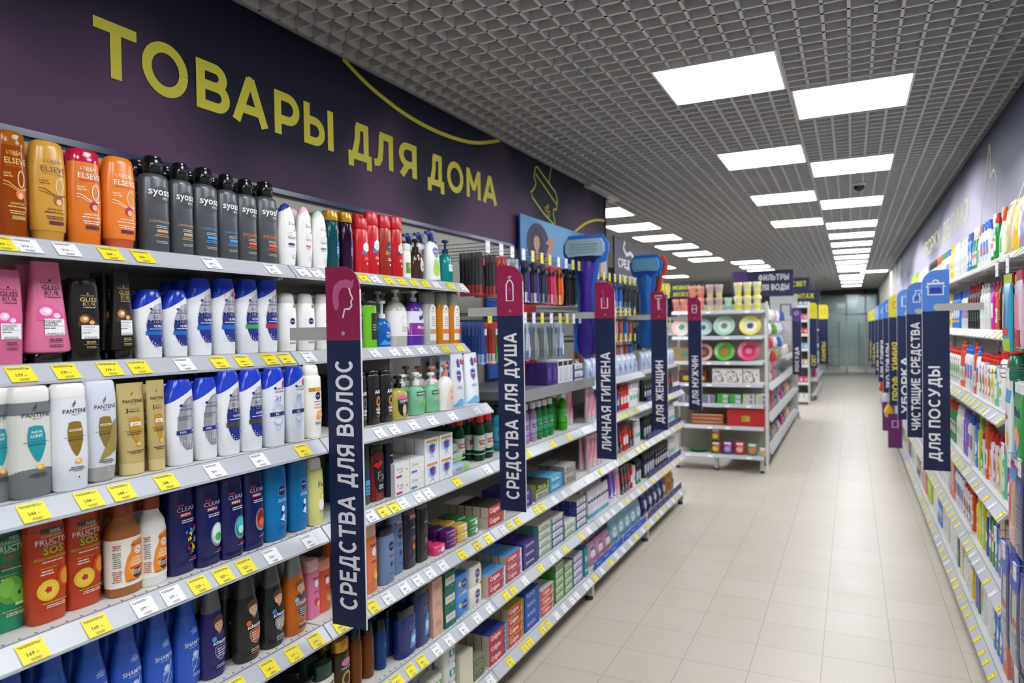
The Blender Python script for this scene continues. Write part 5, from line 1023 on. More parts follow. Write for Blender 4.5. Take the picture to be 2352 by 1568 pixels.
HAND = {'brown_pump': 'white spray bottle'}
def lay_row(shelf, items, backs=1, zoff=0, tagrow=True, where='', dx=None):
    """items: (prototype, x, y, w, h) from near to far; labels count from the neighbour"""
    place = 'on the %s left shelf' % SH[shelf] if not where else where
    i = 0; n = len(items)
    while i < n:
        j = i
        while j < n and PROTO[items[j][0]].desc == PROTO[items[i][0]].desc: j += 1
        p = PROTO[items[i][0]]; cnt = j-i
        prev = PROTO[items[i-1][0]].short if i else None; nxt = PROTO[items[j][0]].short if j < n else None
        for k in range(i, j):
            key, x, y, w, h = items[k]; q = PROTO[key]
            sx_ = min(max(w/q.W, .72), 1.08); sz_ = min(h, {3: .2425, 2: .2455}.get(shelf, h))/q.H
            x_ = x-q.D/2*sx_
            o = put(key, (x_, y, ZL[shelf]+zoff+.001), PI/2, (sx_, sx_, sz_))
            if cnt == 1: lab = '%s %s' % (q.desc, place)
            elif prev: lab = '%s, %s from the %s, %s' % (q.desc, ORD[k-i+1], prev, place.replace('on the ', '').replace(' left', ''))
            else: lab = '%s, %s from the near end, %s' % (q.desc, ORD[k-i+1], place.replace('on the ', '').replace(' left', ''))
            set_label(o, lab, (q.desc+' '+place) if cnt > 1 else None)
            for b_ in range(backs):
                xb = x_-(b_+1)*(q.D*sx_+.008)
                if xb < -2.12+q.D*sx_/2: break
                sz_ = min(h, {3: .2425, 2: .2455}.get(shelf, h))/q.H*(.95 if shelf in (3, 4, 5) else .985)
                o = put(key, (xb, y+random.uniform(-.004, .004), ZL[shelf]+zoff+.001), PI/2, (sx_, sx_, sz_), full=False)
                set_label(o, '%s behind the front one, %s' % (q.short, place.replace('on the ', '')), q.desc+' behind, '+place)
        i = j
for r in range(1, 7):
    its = [(k, x, y, w, h) for rr, k, x, y, w, h in PLACES if rr == r]
    lay_row(r, its, backs=2 if r < 3 else 3)
def nearest_short(r, y):
    c_ = [(abs(q[3]-y), PROTO[q[1]].short) for q in PLACES if q[0] == r]
    return min(c_)[1] if c_ and min(c_)[0] < .2 else None

# ================================================================ BOXED AND WRAPPED GOODS
def carton(key, kind, desc, short, cat, W, H, D, col, marks, top=None, side=None):
    a = MB(); a.box(-W/2, W/2, -D/2, D/2, 0, H, PM(col))
    if top: a.add([(-W/2, -D/2, H+.0003), (W/2, -D/2, H+.0003), (W/2, D/2, H+.0003), (-W/2, D/2, H+.0003)], [(0, 1, 2, 3)], PM(top))
    if side:
        for sx_ in (-1, 1): a.add([(sx_*(W/2+.0003), -D/2, 0), (sx_*(W/2+.0003), D/2, 0), (sx_*(W/2+.0003), D/2, H), (sx_*(W/2+.0003), -D/2, H)], [(0, 1, 2, 3)], PM(side))
    drape(a, W, H, D, None, marks); return proto(key, kind, desc, short, cat, W, H, D, ('box', a))
def bar(key, kind, desc, short, cat, W, H, D, col, marks, ends=None):      # wrapped bar or soft pack: rounded block with crimped ends
    a = MB(); pr = [(0, W*.47, D*.42, 0, 5), (H*.12, W*.495, D*.49, 0, 5), (H*.5, W*.5, D*.5, 0, 5), (H*.88, W*.495, D*.49, 0, 5), (H, W*.46, D*.42, 0, 5)]
    a.loft(pr, mat(col, .3), n=24); drape(a, W, H, D, pr, marks); return proto(key, kind, desc, short, cat, W, H, D, ('wrapper', a))
SHD = lambda x, z, k=1: [('p', [(x-.2*k, z+.13*k), (x, z+.19*k), (x+.2*k, z+.13*k), (x+.17*k, z-.08*k), (x, z-.2*k), (x-.17*k, z-.08*k)], '#7fa4d8'), ('p', [(x-.14*k, z+.1*k), (x, z+.14*k), (x+.14*k, z+.1*k), (x+.12*k, z-.06*k), (x, z-.14*k), (x-.12*k, z-.06*k)], '#2443a8'), ('p', [(x-.13*k, z-.04*k), (x+.13*k, z+.05*k), (x+.13*k, z-.0*k), (x-.1*k, z-.09*k)], '#d42a2f')]
carton('dove_box', 'soap_box', 'white soap carton with flower and pink tab', 'white soap carton', 'soap box', .098, .062, .062, '#ecebe8', [('t', 'Dove', -.15, .62, .4, '#44537c', 0), ('e', .28, .5, .14, .2, '#f4efe2'), ('e', .3, .5, .06, .1, '#e6a890'), ('r', -.22, .16, .4, .14, '#b83a72'), ('l', -.1, .42, .3, 1, .1, '#888888')])
carton('dove_box2', 'soap_box', 'white soap carton with coconut and blue tab', 'white coconut carton', 'soap box', .098, .062, .062, '#ecebe8', [('t', 'Dove', -.15, .62, .4, '#44537c', 0), ('e', .26, .5, .16, .22, '#e4ddcf'), ('e', .26, .5, .1, .15, '#f7f5f0'), ('r', -.22, .16, .4, .14, '#2f8fc4')])
carton('safe_box', 'soap_box', 'white soap box with orange strip and shield', 'shield soap box', 'soap box', .108, .096, .05, '#eef1f4', [('r', .02, .84, .74, .11, '#e0a032')]+SHD(.02, .52, 1.3)+[('s', [(-.36, .76), (-.28, .4), (.0, .22), (.16, .08)], .025, '#6aa6dc'), ('s', [(.36, .76), (.28, .4), (.02, .22), (-.16, .08)], .025, '#6aa6dc')])
bar('roll_blue', 'soap_bar', 'pale blue and green wrapped soap roll', 'soap roll', 'soap', .19, .036, .036, '#b9d4e6', [('r', .3, .5, .34, 1.0, '#b4d890'), ('t', 'Safeguard', -.1, .5, .3, '#c0303a', .01)])
for k_, c_, n_ in (('pink', '#e2407a', 'hot pink'), ('purple', '#5b1f6e', 'dark purple'), ('yellow', '#e8c25a', 'yellow and orange'), ('green', '#3f8a4e', 'green leafy')):
    bar('bar_'+k_, 'soap_bar', n_+' wrapped soap bar', n_+' soap bar', 'soap', .085, .038, .06, c_, [('e', .15, .5, .16, .3, '#f2e6ea' if k_ != 'purple' else '#e0509a'), ('t', 'DURU', -.15, .5, .3, W_, .01)])
carton('peach_box', 'soap_box', 'peach soap box with pale flower print', 'peach soap box', 'soap box', .078, .080, .075, '#e2b49c', [('r', .38, .5, .02, 1.0, '#8aa050'), ('l', .0, .8, .6, 4, .1, '#b98a74'), ('s', [(-.2, .3), (.0, .5), (.25, .4)], .02, '#f2d4c4')], side='#d8a890')
carton('arko_box', 'soap_box', 'teal soap box with pale label band', 'teal soap box', 'soap box', .088, .080, .06, '#1e7268', [('r', .0, .52, .9, .40, '#dbe0d6'), ('t', 'ArkoBel', .0, .54, .6, '#c8707a', .005), ('e', .2, .16, .1, .08, '#4f9a4a')])
bar('pack_blue', 'soap_pack', 'blue multipack of soap', 'blue soap pack', 'soap pack', .115, .096, .07, '#4f8fd8', [('e', .1, .55, .2, .22, '#2c2f7a'), ('t', 'NIVEA', .1, .55, .3, W_, .01), ('e', -.25, .6, .1, .1, '#ecd84a'), ('p', [(-.4, .05), (.1, .2), (.4, .1), (.4, .0), (-.4, 0)], '#bfe0f6')])
bar('pack_white', 'soap_pack', 'white multipack of soap with purple oval', 'white soap pack', 'soap pack', .115, .096, .07, '#eceadf', [('e', .05, .6, .2, .22, '#5a3a92'), ('t', 'Duru', .05, .62, .26, W_, .01), ('e', .0, .25, .12, .12, '#7a5fae'), ('e', .38, .85, .08, .08, '#e8d83a')])
def colgate(key, c1, c2, c3, desc, short):
    carton(key, 'toothpaste_box', desc, short, 'toothpaste box', .188, .050, .040, c1, [('p', [(-.5, .05), (.28, .05), (.42, .95), (-.5, .95)], c2), ('t', 'Colgate', -.12, .5, .55, W_, .02, .6), ('r', .45, .5, .08, 1.0, c3), ('e', .40, .3, .03, .12, c3)], top=c1, side='#c8bfae')
colgate('col_blue', '#2c4fa8', '#d0242a', '#8fb0e0', 'red and blue toothpaste box', 'red blue toothpaste box'); colgate('col_sky', '#5fa4e0', '#cf2a2e', '#d9ecf8', 'sky blue toothpaste box with red wedge', 'sky blue toothpaste box'); colgate('col_yel', '#d8c040', '#cf2a22', '#6aa04a', 'red and yellow toothpaste box', 'red yellow toothpaste box')
colgate('col_white', '#ecebe8', '#d8322c', '#1f9a7a', 'white toothpaste box with red wedge', 'white red toothpaste box'); colgate('col_black', '#26242a', '#d02a2a', '#e6e6e6', 'black and red toothpaste box', 'black red toothpaste box'); colgate('col_teal', '#4fb09a', '#d03a34', '#e6ece8', 'teal toothpaste box with red wedge', 'teal toothpaste box')
def tpaste(key, c1, band, desc, short, W=.19, H=.046, word='SENSODYNE', ink=W_):
    carton(key, 'toothpaste_box', desc, short, 'toothpaste box', W, H, .042, c1, [('r', .0, .25, 1.0, .26, band), ('t', word, -.06, .62, .55, ink, .012, .34), ('r', .42, .5, .12, 1.0, band)], top=c1, side=band)
tpaste('tp_purple', '#4a3a8c', '#3a2f74', 'purple toothpaste box', 'purple toothpaste box'); tpaste('tp_blue', '#1f5fc0', '#1a4fa6', 'bright blue toothpaste box', 'bright blue toothpaste box', word='R.O.C.S.', H=.052)
tpaste('tp_white', '#e6e5e0', '#3b3f9a', 'white toothpaste box with violet band', 'violet banded box', word='SPLAT', ink='#5a5a70'); tpaste('tp_cream', '#e4e0d4', '#58b09a', 'cream toothpaste box with teal band', 'teal banded box', word='Lacalut', ink='#b0303a'); tpaste('tp_green', '#d8dcc8', '#4f9a4a', 'green herbal toothpaste box', 'green toothpaste box', word='Лесной', ink='#2f6a34', W=.13, H=.045)
tpaste('tp_silver', '#b9bab6', '#8a8c8a', 'silver grey toothpaste box', 'silver toothpaste box', word='Blend', ink='#444444'); tpaste('tp_mix', '#e2e2ea', '#3a62b8', 'white toothpaste box with red and blue swirl', 'red blue swirl box', word='Aquafresh', ink='#c02a3a', W=.17)
tpaste('tp_dark', '#33302c', '#8fb030', 'dark toothpaste box with lime end', 'lime ended dark box', word='Black', ink='#e0d0a0'); tpaste('tp_sky', '#5fb4d8', '#2f8fc0', 'light blue toothpaste box', 'light blue toothpaste box', word='Kids')
bar('wc_roll', 'wet_wipe_pack', 'white and teal pack of soap squares', 'white teal pack', 'soap pack', .10, .085, .07, '#e2e4df', [('r', .1, .6, .5, .34, '#1f97a2'), ('e', .1, .6, .1, .14, '#d8eef0'), ('e', -.2, .25, .06, .06, '#6ab0b0')]); bar('wc_green', 'wet_wipe_pack', 'white and green pack of soap squares', 'white green pack', 'soap pack', .10, .085, .07, '#e2e6da', [('r', .1, .6, .5, .34, '#5fae4a'), ('e', .1, .6, .1, .14, '#e0f0d8')])
carton('cream_block', 'soap_box', 'plain cream block of laundry soap', 'cream soap block', 'soap box', .12, .085, .07, '#dcd9c2', []); carton('olive_box', 'soap_box', 'olive green soap box', 'olive soap box', 'soap box', .10, .05, .05, '#7d8568', [('r', 0, .5, .8, .4, '#4a5238'), ('l', 0, .5, .6, 1, .2, '#d0c8b0')])
carton('teal_tall', 'toothpaste_box', 'tall teal carton', 'tall teal carton', 'box', .07, .19, .06, '#1f8f96', [('e', 0, .6, .2, .12, '#e0d8c0'), ('r', 0, .2, .6, .06, '#d8e8e8')])
def mouthw(key, col, capc, lab, desc, short, trans=.35):
    W, H, D = .078, .225, .05; pr = prof(H, W, D, [(0, .42, .44), (.02, .46, .48), (.2, .48, .5), (.45, .40, .44), (.6, .46, .48), (.74, .42, .44), (.80, .22, .3), (.84, .2, .3)]); a = MB().loft(pr, mat(col, .08, trans=trans), n=24, e=2.4)
    lp = [(.14*H, .476*W, .496*D), (.3*H, .462*W, .492*D), (.45*H, .408*W, .448*D), (.56*H, .45*W, .476*D)]; lb = MB().loft(lp, PR(lab[0]), n=24, e=2.4, cap=False); drape(lb, W, H, D, lp, [('r', .0, .40, .7, .10, lab[1]), ('t', lab[2], .0, .40, .6, W_, .01), ('l', .0, .28, .5, 2, .04, lab[1])])
    c = MB().loft(prof(H, W, D, [(.84, .27, .42), (.845, .28, .43), (.99, .26, .41), (1, .22, .36)]), mat(capc, .3), n=18, e=2)
    proto(key, 'mouthwash_bottle', desc, short, 'bottle', W, H, D, ('body', a), ('label', lb), ('cap', c))
mouthw('mw_cyan', '#3fb4d8', '#202830', ('#5ab8dc', '#1f3f6a', 'LISTERINE'), 'cyan mouthwash bottle', 'cyan mouthwash'); mouthw('mw_lilac', '#b79ac8', '#e8e6e8', ('#b9a2cc', '#5a3a82', 'LISTERINE'), 'lilac mouthwash bottle', 'lilac mouthwash'); mouthw('mw_green', '#14803c', '#f0efec', ('#2f9a6a', '#0f5a3a', 'Colgate'), 'green mouthwash bottle with white cap', 'green mouthwash', .2); mouthw('mw_lime', '#3fa81e', '#f0efec', ('#4fae3a', '#1f7a2a', 'Лесной'), 'bright lime mouthwash bottle', 'lime mouthwash', .25); mouthw('mw_red', '#12402a', '#c4262a', ('#c9d8d0', '#c02a2a', 'Colgate'), 'dark green mouthwash bottle with red cap', 'red-capped mouthwash', .1)
def tubeup(key, body, capc, art, desc, short, W=.062, H=.19, kind='cream_tube'):
    D = .045; a = MB(); pr = [(z*H, w*W, d*D, 0, ee) for z, w, d, ee in [(.16, .40, .46, 2.2), (.4, .45, .38, 2.5), (.75, .49, .2, 3), (.95, .5, .05, 4), (1, .5, .03, 4)]]; a.loft(pr, mat(body, .3), n=20); drape(a, W, H, D, pr, art)
    c = MB().loft(prof(H, W, D, [(0, .36, .42), (.15, .38, .44), (.165, .36, .42)]), mat(capc, .3), n=20, e=2.2); proto(key, kind, desc, short, 'tube', W, H, D, ('body', a), ('cap', c))
tubeup('tube_pink', '#e9b9c6', '#d8d0d4', [('p', [(-.4, .3), (.4, .5), (.45, .9), (.1, .8), (-.3, .6)], '#e07aa0'), ('t', 'Veet', .0, .85, .5, '#c22a66', .01)], 'pink and white cream tube', 'pink cream tube', W=.075, H=.23); tubeup('tube_white', '#e9e8ec', '#5fb0c8', [('r', 0, .6, .8, .1, '#2a2f6a'), ('l', 0, .45, .6, 3, .05, '#8a8fb0')], 'slim white cream tube', 'white cream tube', W=.05)
tubeup('tube_violet', '#6a3fb0', '#e8e6ee', [('p', [(-.4, .2), (.4, .2), (.4, .7), (.0, .4)], '#e9e4f2')], 'violet and white cream tube', 'violet cream tube', W=.075, H=.23); tubeup('tube_black', '#202226', '#6a6c70', [('r', 0, .55, .6, .3, '#c9302c'), ('l', 0, .3, .6, 3, .05, W_)], 'black tube with red panel', 'black tube', W=.07, H=.21)
def deo(key, body, capc, mk, desc, short, W=.055, H=.17): cyl(key, 'deodorant_can', desc, short, W, H, W, body, capc, .76, mk, e=2, cat='deodorant')
deo('deo_red', '#c8232b', '#a81a20', [('r', .0, .4, .7, .3, '#e9e6e4'), ('t', 'Old', .0, .6, .4, W_, .01)], 'red deodorant can', 'red can'); deo('deo_black', '#1c1d20', '#2a2b2f', [('r', .0, .35, .6, .26, '#d8d8dc'), ('e', .0, .65, .2, .06, '#9a9aa0')], 'black deodorant can', 'black can'); deo('deo_blue', '#24429a', '#1b2f70', [('r', .0, .4, .7, .24, '#8fd0b0'), ('l', 0, .6, .5, 2, .05, W_)], 'blue deodorant can', 'blue can'); deo('deo_white', '#ececf0', '#d6d6dc', [('r', .0, .4, .7, .2, '#5fc0b8'), ('e', 0, .65, .2, .07, '#d86a9a')], 'white deodorant can', 'white can'); deo('deo_navy', '#20283e', '#15181f', [('r', .0, .36, .7, .36, '#c8ccd6'), ('r', .0, .12, .7, .1, '#4fbf6a')], 'navy deodorant can with green foot', 'navy can')
deo('roll_grey', '#9a9c9e', '#b9babc', [('r', .1, .3, .5, .2, '#a8d070')], 'grey roller deodorant', 'grey roller', W=.075, H=.16)
def bag(key, col, mk, desc, short, W=.16, H=.19, D=.07, kind='wet_wipe_pack', cat='wipes pack'):
    a = MB(); pr = [(0, W*.46, D*.3, 0, 3), (H*.08, W*.49, D*.46, 0, 3), (H*.45, W*.5, D*.5, 0, 3), (H*.85, W*.49, D*.3, 0, 3), (H*.95, W*.5, D*.05, 0, 4), (H, W*.5, D*.04, 0, 4)]; a.loft(pr, mat(col, .2), n=22); drape(a, W, H, D, pr, mk); proto(key, kind, desc, short, cat, W, H, D, ('bag', a))
bag('wipe_cyan', '#8cc3d8', [('e', .0, .5, .3, .22, '#e6f2f6'), ('r', .1, .25, .5, .12, '#1f8fa8'), ('t', 'Always', 0, .55, .4, '#1f5f8a', .01)], 'pale cyan soft pack', 'cyan soft pack'); bag('wipe_pink', '#d9a2c0', [('e', .0, .5, .3, .22, '#f6e6ee'), ('r', .1, .3, .5, .1, '#c22a72'), ('r', .1, .75, .6, .12, '#3a6fb8')], 'pink and white soft pack', 'pink soft pack'); bag('wipe_navy', '#232f7c', [('e', .1, .5, .24, .2, '#e6e8f2'), ('r', -.2, .7, .3, .12, '#5f78c8'), ('e', .25, .3, .08, .08, '#e8d43a')], 'navy soft pack', 'navy soft pack')
bag('wipe_orange', '#d8861e', [('r', .0, .5, .6, .3, '#3a2a6a'), ('e', .2, .7, .1, .1, '#f2e6a0')], 'orange and violet soft pack', 'orange soft pack')

CNT = {}
def stock(place, z, xf, s, seq, group=None):
    """seq: (key, y of first, number, pitch, levels, depth, scale) laid with their fronts at x=xf; s=+1 faces +x, -1 faces -x"""
    for key, y0, n, dy, lv, dp, *sc_ in seq:
        p = PROTO[key]; c0 = CNT.get((p.short, place), 0); CNT[(p.short, place)] = c0+n; q = sc_[0] if sc_ else 1; q3 = q if isinstance(q, tuple) else (q, q, q)
        for i in range(n):
            for l in range(lv):
                for d in range(dp):
                    x = xf-s*(p.D*q3[1]/2+d*(p.D*q3[1]+.004)); y = y0+i*dy
                    o = put(key, (x, y+random.uniform(-.002, .002), z+.001+l*(p.H*q3[2]+.0008)), PI/2*s+random.uniform(-.03, .03)*(0 if lv > 1 else 1), q3, full=d == 0 and abs(y) < 4.6)
                    pl = place.replace('on the ', '', 1)
                    if d: lab = '%s behind the front ones, %s' % (p.short, pl); g = p.desc+' behind, '+place
                    elif n == 1 and lv == 1 and c0 == 0: lab = '%s %s' % (p.desc, place); g = None
                    elif lv == 1: lab = '%s %s from the near end, %s' % (ORD[i+1+c0], p.short, pl); g = p.desc+' '+place
                    else:
                        w = 'lowest' if l == 0 else 'topmost' if l == lv-1 else 'second lowest' if l == 1 else 'third lowest' if l == 2 else 'fourth lowest'
                        lab = ('%s %s of its stack, %s' % (w, p.short, pl)) if n == 1 and c0 == 0 else ('%s %s of %s stack, %s' % (w, p.short, ORD[i+1+c0], pl)); g = p.desc+' '+place
                    set_label(o, lab, g)
S_ = lambda r, w: 'on the %s left shelf, %s' % (SH[r], w)
stock(S_(4, 'soap bay'), ZL[4], -1.60, 1, [('dove_box', 2.295, 1, .1, 2, 4, 1.02), ('dove_box2', 2.40, 1, .1, 2, 4, 1.02), ('safe_box', 2.515, 2, .115, 2, 5), ('roll_blue', 2.755, 1, .1, 1, 3)])
for i, (dx, dz) in enumerate(((-.04, .037), (-.08, .074), (-.02, .037))[:2]):
    o = put('roll_blue', (-1.60-.018+dx, 2.755+.02*i, ZL[4]+.002+dz), PI/2); set_label(o, 'soap roll, %s layer up on the pile, %s' % (ORD[i+1], S_(4, 'soap bay')), 'soap rolls in the pile')
stock(S_(4, 'soap bay'), ZL[4], -1.68, 1, [('mw_red', 2.92, 1, .08, 1, 4)])
stock(S_(5, 'soap bay'), ZL[5], -1.615, 1, [('bar_pink', 2.60, 1, .09, 1, 2), ('bar_purple', 2.70, 1, .09, 2, 3), ('bar_yellow', 2.80, 1, .09, 2, 3), ('bar_green', 2.905, 1, .09, 2, 3)])
stock(S_(6, 'soap bay'), ZL[6], -1.605, 1, [('peach_box', 2.545, 1, .1, 3, 3), ('arko_box', 2.65, 1, .1, 3, 3), ('pack_blue', 2.765, 1, .1, 2, 3), ('pack_white', 2.895, 1, .1, 2, 3)])
stock(S_(7, 'soap bay'), ZL[7], -1.605, 1, [('men_tall', 2.22, 1, .1, 1, 1, (.8, .8, .7)), ('roll_grey', 2.36, 2, .09, 1, 2), ('wc_green', 2.53, 1, .1, 2, 3), ('wc_roll', 2.645, 1, .1, 3, 3), ('cream_block', 2.78, 1, .1, 2, 3), ('olive_box', 2.905, 1, .1, 2, 4)])
MW = 'toothbrush bay'
stock(S_(4, MW), ZL[4], -1.64, 1, [('mw_red', 3.05, 2, .09, 1, 3), ('mw_cyan', 3.36, 2, .11, 1, 3), ('mw_lilac', 3.58, 2, .11, 1, 3), ('mw_green', 3.77, 3, .085, 1, 3), ('mw_lime', 4.17, 1, .1, 1, 2, 1.08)])
stock(S_(4, MW), ZL[4], -1.70, 1, [('tube_pink', 4.27, 3, .085, 1, 2)])
stock(S_(5, MW), ZL[5], -1.605, 1, [('col_teal', 3.11, 1, .19, 1, 5), ('tp_purple', 3.46, 1, .19, 2, 5, (.9, 1, 1)), ('tp_silver', 3.69, 1, .2, 1, 5), ('tp_sky', 3.90, 1, .2, 2, 5), ('tp_silver', 4.13, 1, .2, 2, 4, (1, 1, 1.25))])
for d_ in range(6):
    o = put('col_black' if d_ < 4 else 'col_white', (-1.605-.02-d_*.044, 3.11, ZL[5]+.053), PI/2); set_label(o, 'black red toothpaste box, upper layer, %s in from the shelf edge, toothbrush bay' % ORD[d_+1], 'upper layer of toothpaste boxes')
for d_ in range(5):
    o = put('tp_dark', (-1.605-.02-d_*.044, 3.69, ZL[5]+.048), PI/2); set_label(o, 'lime ended dark toothpaste box, %s in from the edge, fifth left shelf' % ORD[d_+1], 'lime ended toothpaste boxes')
stock(S_(6, MW), ZL[6], -1.605, 1, [('col_sky', 3.10, 1, .19, 2, 6), ('col_sky', 3.30, 1, .19, 3, 5, (1, 1, .9)), ('tp_purple', 3.51, 1, .19, 3, 5), ('tp_cream', 3.72, 1, .19, 4, 4), ('tp_white', 3.92, 1, .19, 4, 4, (.95, 1, .95)), ('tp_cream', 4.12, 1, .19, 2, 4), ('tp_white', 4.33, 1, .19, 4, 4)])
stock(S_(7, MW), ZL[7], -1.605, 1, [('col_blue', 3.10, 1, .19, 3, 6), ('col_yel', 3.31, 1, .19, 4, 5), ('tp_blue', 3.52, 1, .19, 4, 3), ('col_white', 3.74, 1, .19, 3, 4), ('tp_green', 3.93, 1, .19, 5, 4), ('tp_green', 4.08, 1, .14, 4, 3), ('tp_mix', 4.25, 1, .14, 4, 3), ('teal_tall', 4.40, 1, .1, 1, 3)])
RZ = 'razor bay'
stock(S_(4, RZ), ZL[4], -1.615, 1, [('tube_pink', 4.56, 2, .09, 1, 1), ('deo_white', 4.78, 2, .07, 1, 2), ('deo_red', 4.95, 1, .07, 1, 2), ('deo_blue', 5.05, 3, .08, 1, 2), ('deo_red', 5.32, 3, .075, 1, 2, 1.1), ('deo_white', 5.58, 3, .08, 1, 2, 1.1)])
stock(S_(5, RZ), ZL[5], -1.615, 1, [('tube_pink', 4.56, 4, .09, 1, 2), ('deo_white', 4.93, 2, .07, 1, 2, 1.1), ('tube_black', 5.1, 3, .085, 1, 3), ('deo_red', 5.37, 2, .07, 1, 3, 1.2), ('tube_black', 5.53, 2, .085, 1, 2), ('deo_white', 5.72, 2, .07, 1, 2, 1.1)])
stock(S_(6, RZ), ZL[6], -1.615, 1, [('tube_white', 4.54, 8, .056, 1, 3), ('tube_violet', 5.02, 2, .085, 1, 2), ('tube_pink', 5.2, 1, .09, 1, 2), ('tube_black', 5.31, 3, .08, 1, 2), ('deo_red', 5.55, 1, .07, 1, 2, 1.15), ('deo_white', 5.63, 1, .07, 1, 2), ('deo_navy', 5.72, 2, .075, 1, 2, 1.15)])
stock(S_(7, RZ), ZL[7]+.0, -1.63, 1, [('wipe_pink', 4.62, 3, .165, 1, 3, (1, 1, .8)), ('wipe_cyan', 5.12, 5, .165, 1, 3)])
LB = 'last bay'
stock(S_(4, LB), ZL[4], -1.615, 1, [('deo_black', 6.0, 5, .08, 1, 1, 1.1), ('deo_white', 6.45, 3, .08, 1, 1, 1.1), ('tube_black', 6.75, 4, .09, 1, 1)])
stock(S_(5, LB), ZL[5], -1.615, 1, [('deo_navy', 5.98, 3, .08, 1, 1, 1.1), ('deo_black', 6.3, 5, .08, 1, 1, 1.1), ('deo_white', 6.75, 5, .08, 1, 1, 1.1)])
stock(S_(6, LB), ZL[6], -1.615, 1, [('deo_navy', 5.98, 4, .085, 1, 2, 1.25), ('deo_black', 6.34, 6, .085, 1, 2, 1.25), ('deo_white', 6.9, 3, .09, 1, 1, 1.2)])
stock(S_(7, LB), ZL[7], -1.64, 1, [('wipe_navy', 6.02, 5, .17, 1, 2), ('wipe_orange', 6.9, 2, .17, 1, 2)])
# printed edge trays along the lower shelves
def tray(y0, y1, z, col, col2, lab, xf=-1.592, h=.045):
    o = empty('shelf_tray', (xf, y0, z+.001)); tag(o, lab, 'display tray', 'printed display trays')
    obj('front_strip', MB().box(-.004, 0, 0, y1-y0, 0, h, PM(col)), o)
    a = MB(); k = .04
    while k+.13 < y1-y0:
        vs, fs = text_fit('Always' if col[1] in '12' else 'Gillette', width=.11, height=h*.42, bold=.01, res=1); a.add([(.0006, k+.06+u, h/2+v) for u, v in vs], fs, PM(col2)); k += .17
    obj('lettering', a, o)
tray(4.52, 5.19, ZL[7], '#1d56c8', '#cfe0f8', 'bright blue printed tray strip on the bottom left shelf, nearest half'); tray(5.22, 5.86, ZL[7], '#1d56c8', '#cfe0f8', 'bright blue printed tray strip on the bottom left shelf, beyond its twin')
for r_ in (4, 5, 6, 7): tray(5.94, 7.24, ZL[r_], '#3a2f6e', '#9a90c0', 'dark purple printed tray strip on the %s shelf of the last left bay' % SH[r_], h=.05)

# ================================================================ HOOKS WITH TOOTHBRUSHES AND RAZORS
WIRE = mat('#7d8288', .3, metal=.8); CLR = mat('#c9cfd8', .08, trans=.6)
def hook(x0, x1, y, z, s, col, lab, grp, n=99):
    """double wire prong from the back panel with a flip price holder at its tip"""
    o = empty('display_hook', (x0, y, z)); tag(o, lab, 'hook', grp); L = x1-x0
    a = MB(); a.tube([(0, 0, 0), (L*.97, 0, 0), (L, 0, .018)], .0022, WIRE, n=6); obj('prong', a, o)
    a = MB(); a.tube([(0, 0, .035), (L, 0, .035)], .0018, WIRE, n=6); obj('label_arm', a, o)
    b = MB().box(L-.001 if s > 0 else L-.002, L+.002 if s > 0 else L+.001, -.021, .021, -.018, .040, mat('#e9eaf0' if col == 'w' else '#e8dc4a', .4)); b.box(L-.003, L+.003, -.022, .022, .036, .044, mat('#c3cad6', .3))
    vs, fs = text_fit('89', width=.016, height=.012, res=1); b.add([(L+s*.0024, s*u, .004+v) for u, v in vs], fs, mat('#40404a', .6)); obj('price_holder', b, o)
    return o
def brush_pack(key, card, bub, hcol, head, desc, short, W=.036, H=.2, kind='toothbrush_pack', handle='brush', cat='toothbrush'):
    D = .02; c = MB().box(-W/2, W/2, .006, .0075, -H, .02, PM(card)); c.box(-W/2, W/2, .0055, .0062, -H*.98, -H*.72, PM(bub))
    t = 'Colgate' if card.startswith('#c') else 'oral'; drape(c, W, H, -.011, None, [])
    b = MB()
    if handle == 'brush':
        b.tube([(0, -.004, -H*.92), (.002, -.007, -H*.7), (0, -.004, -H*.45), (0, -.004, -H*.1)], [.005, .0065, .004, .0045], mat(hcol, .3), n=8); b.box(-.005, .005, -.014, -.006, -H*.24, -H*.08, mat(head, .5))
    else:
        b.tube([(0, -.004, -H*.95), (.0, -.008, -H*.6), (0, -.006, -H*.3), (0, -.008, -H*.16)], [.007, .008, .005, .006], mat(hcol, .3), n=8); b.box(-.020, .020, -.014, -.003, -H*.18, -H*.08, mat(head, .3))
    proto(key, kind, desc, short, cat, W, H, D, ('card', c), (handle+'_body', b))
BR = [('tb_black', '#1e1c1e', '#c0282c', '#2a2a2c', '#c0282c', 'black and red carded toothbrush'), ('tb_red', '#c9302e', '#ece8e4', '#b8222a', '#f0f0f0', 'red carded toothbrush'), ('tb_blue', '#23448f', '#a9c4e8', '#2a5ac0', '#f0f0f0', 'blue carded toothbrush'), ('tb_white', '#c9d4e2', '#5a6fae', '#dfe4ee', '#3f7ad0', 'white carded toothbrush'), ('tb_grey', '#a6abb0', '#8a9096', '#a8b0ac', '#2f7a78', 'grey carded toothbrush'), ('tb_green', '#c02c30', '#f0f0f0', '#3fa04a', '#f0f0f0', 'red carded toothbrush with green handle')]
for k_, a_, b_, c_, d_, e_ in BR: brush_pack(k_, a_, b_, c_, d_, e_, e_.replace('carded ', ''))
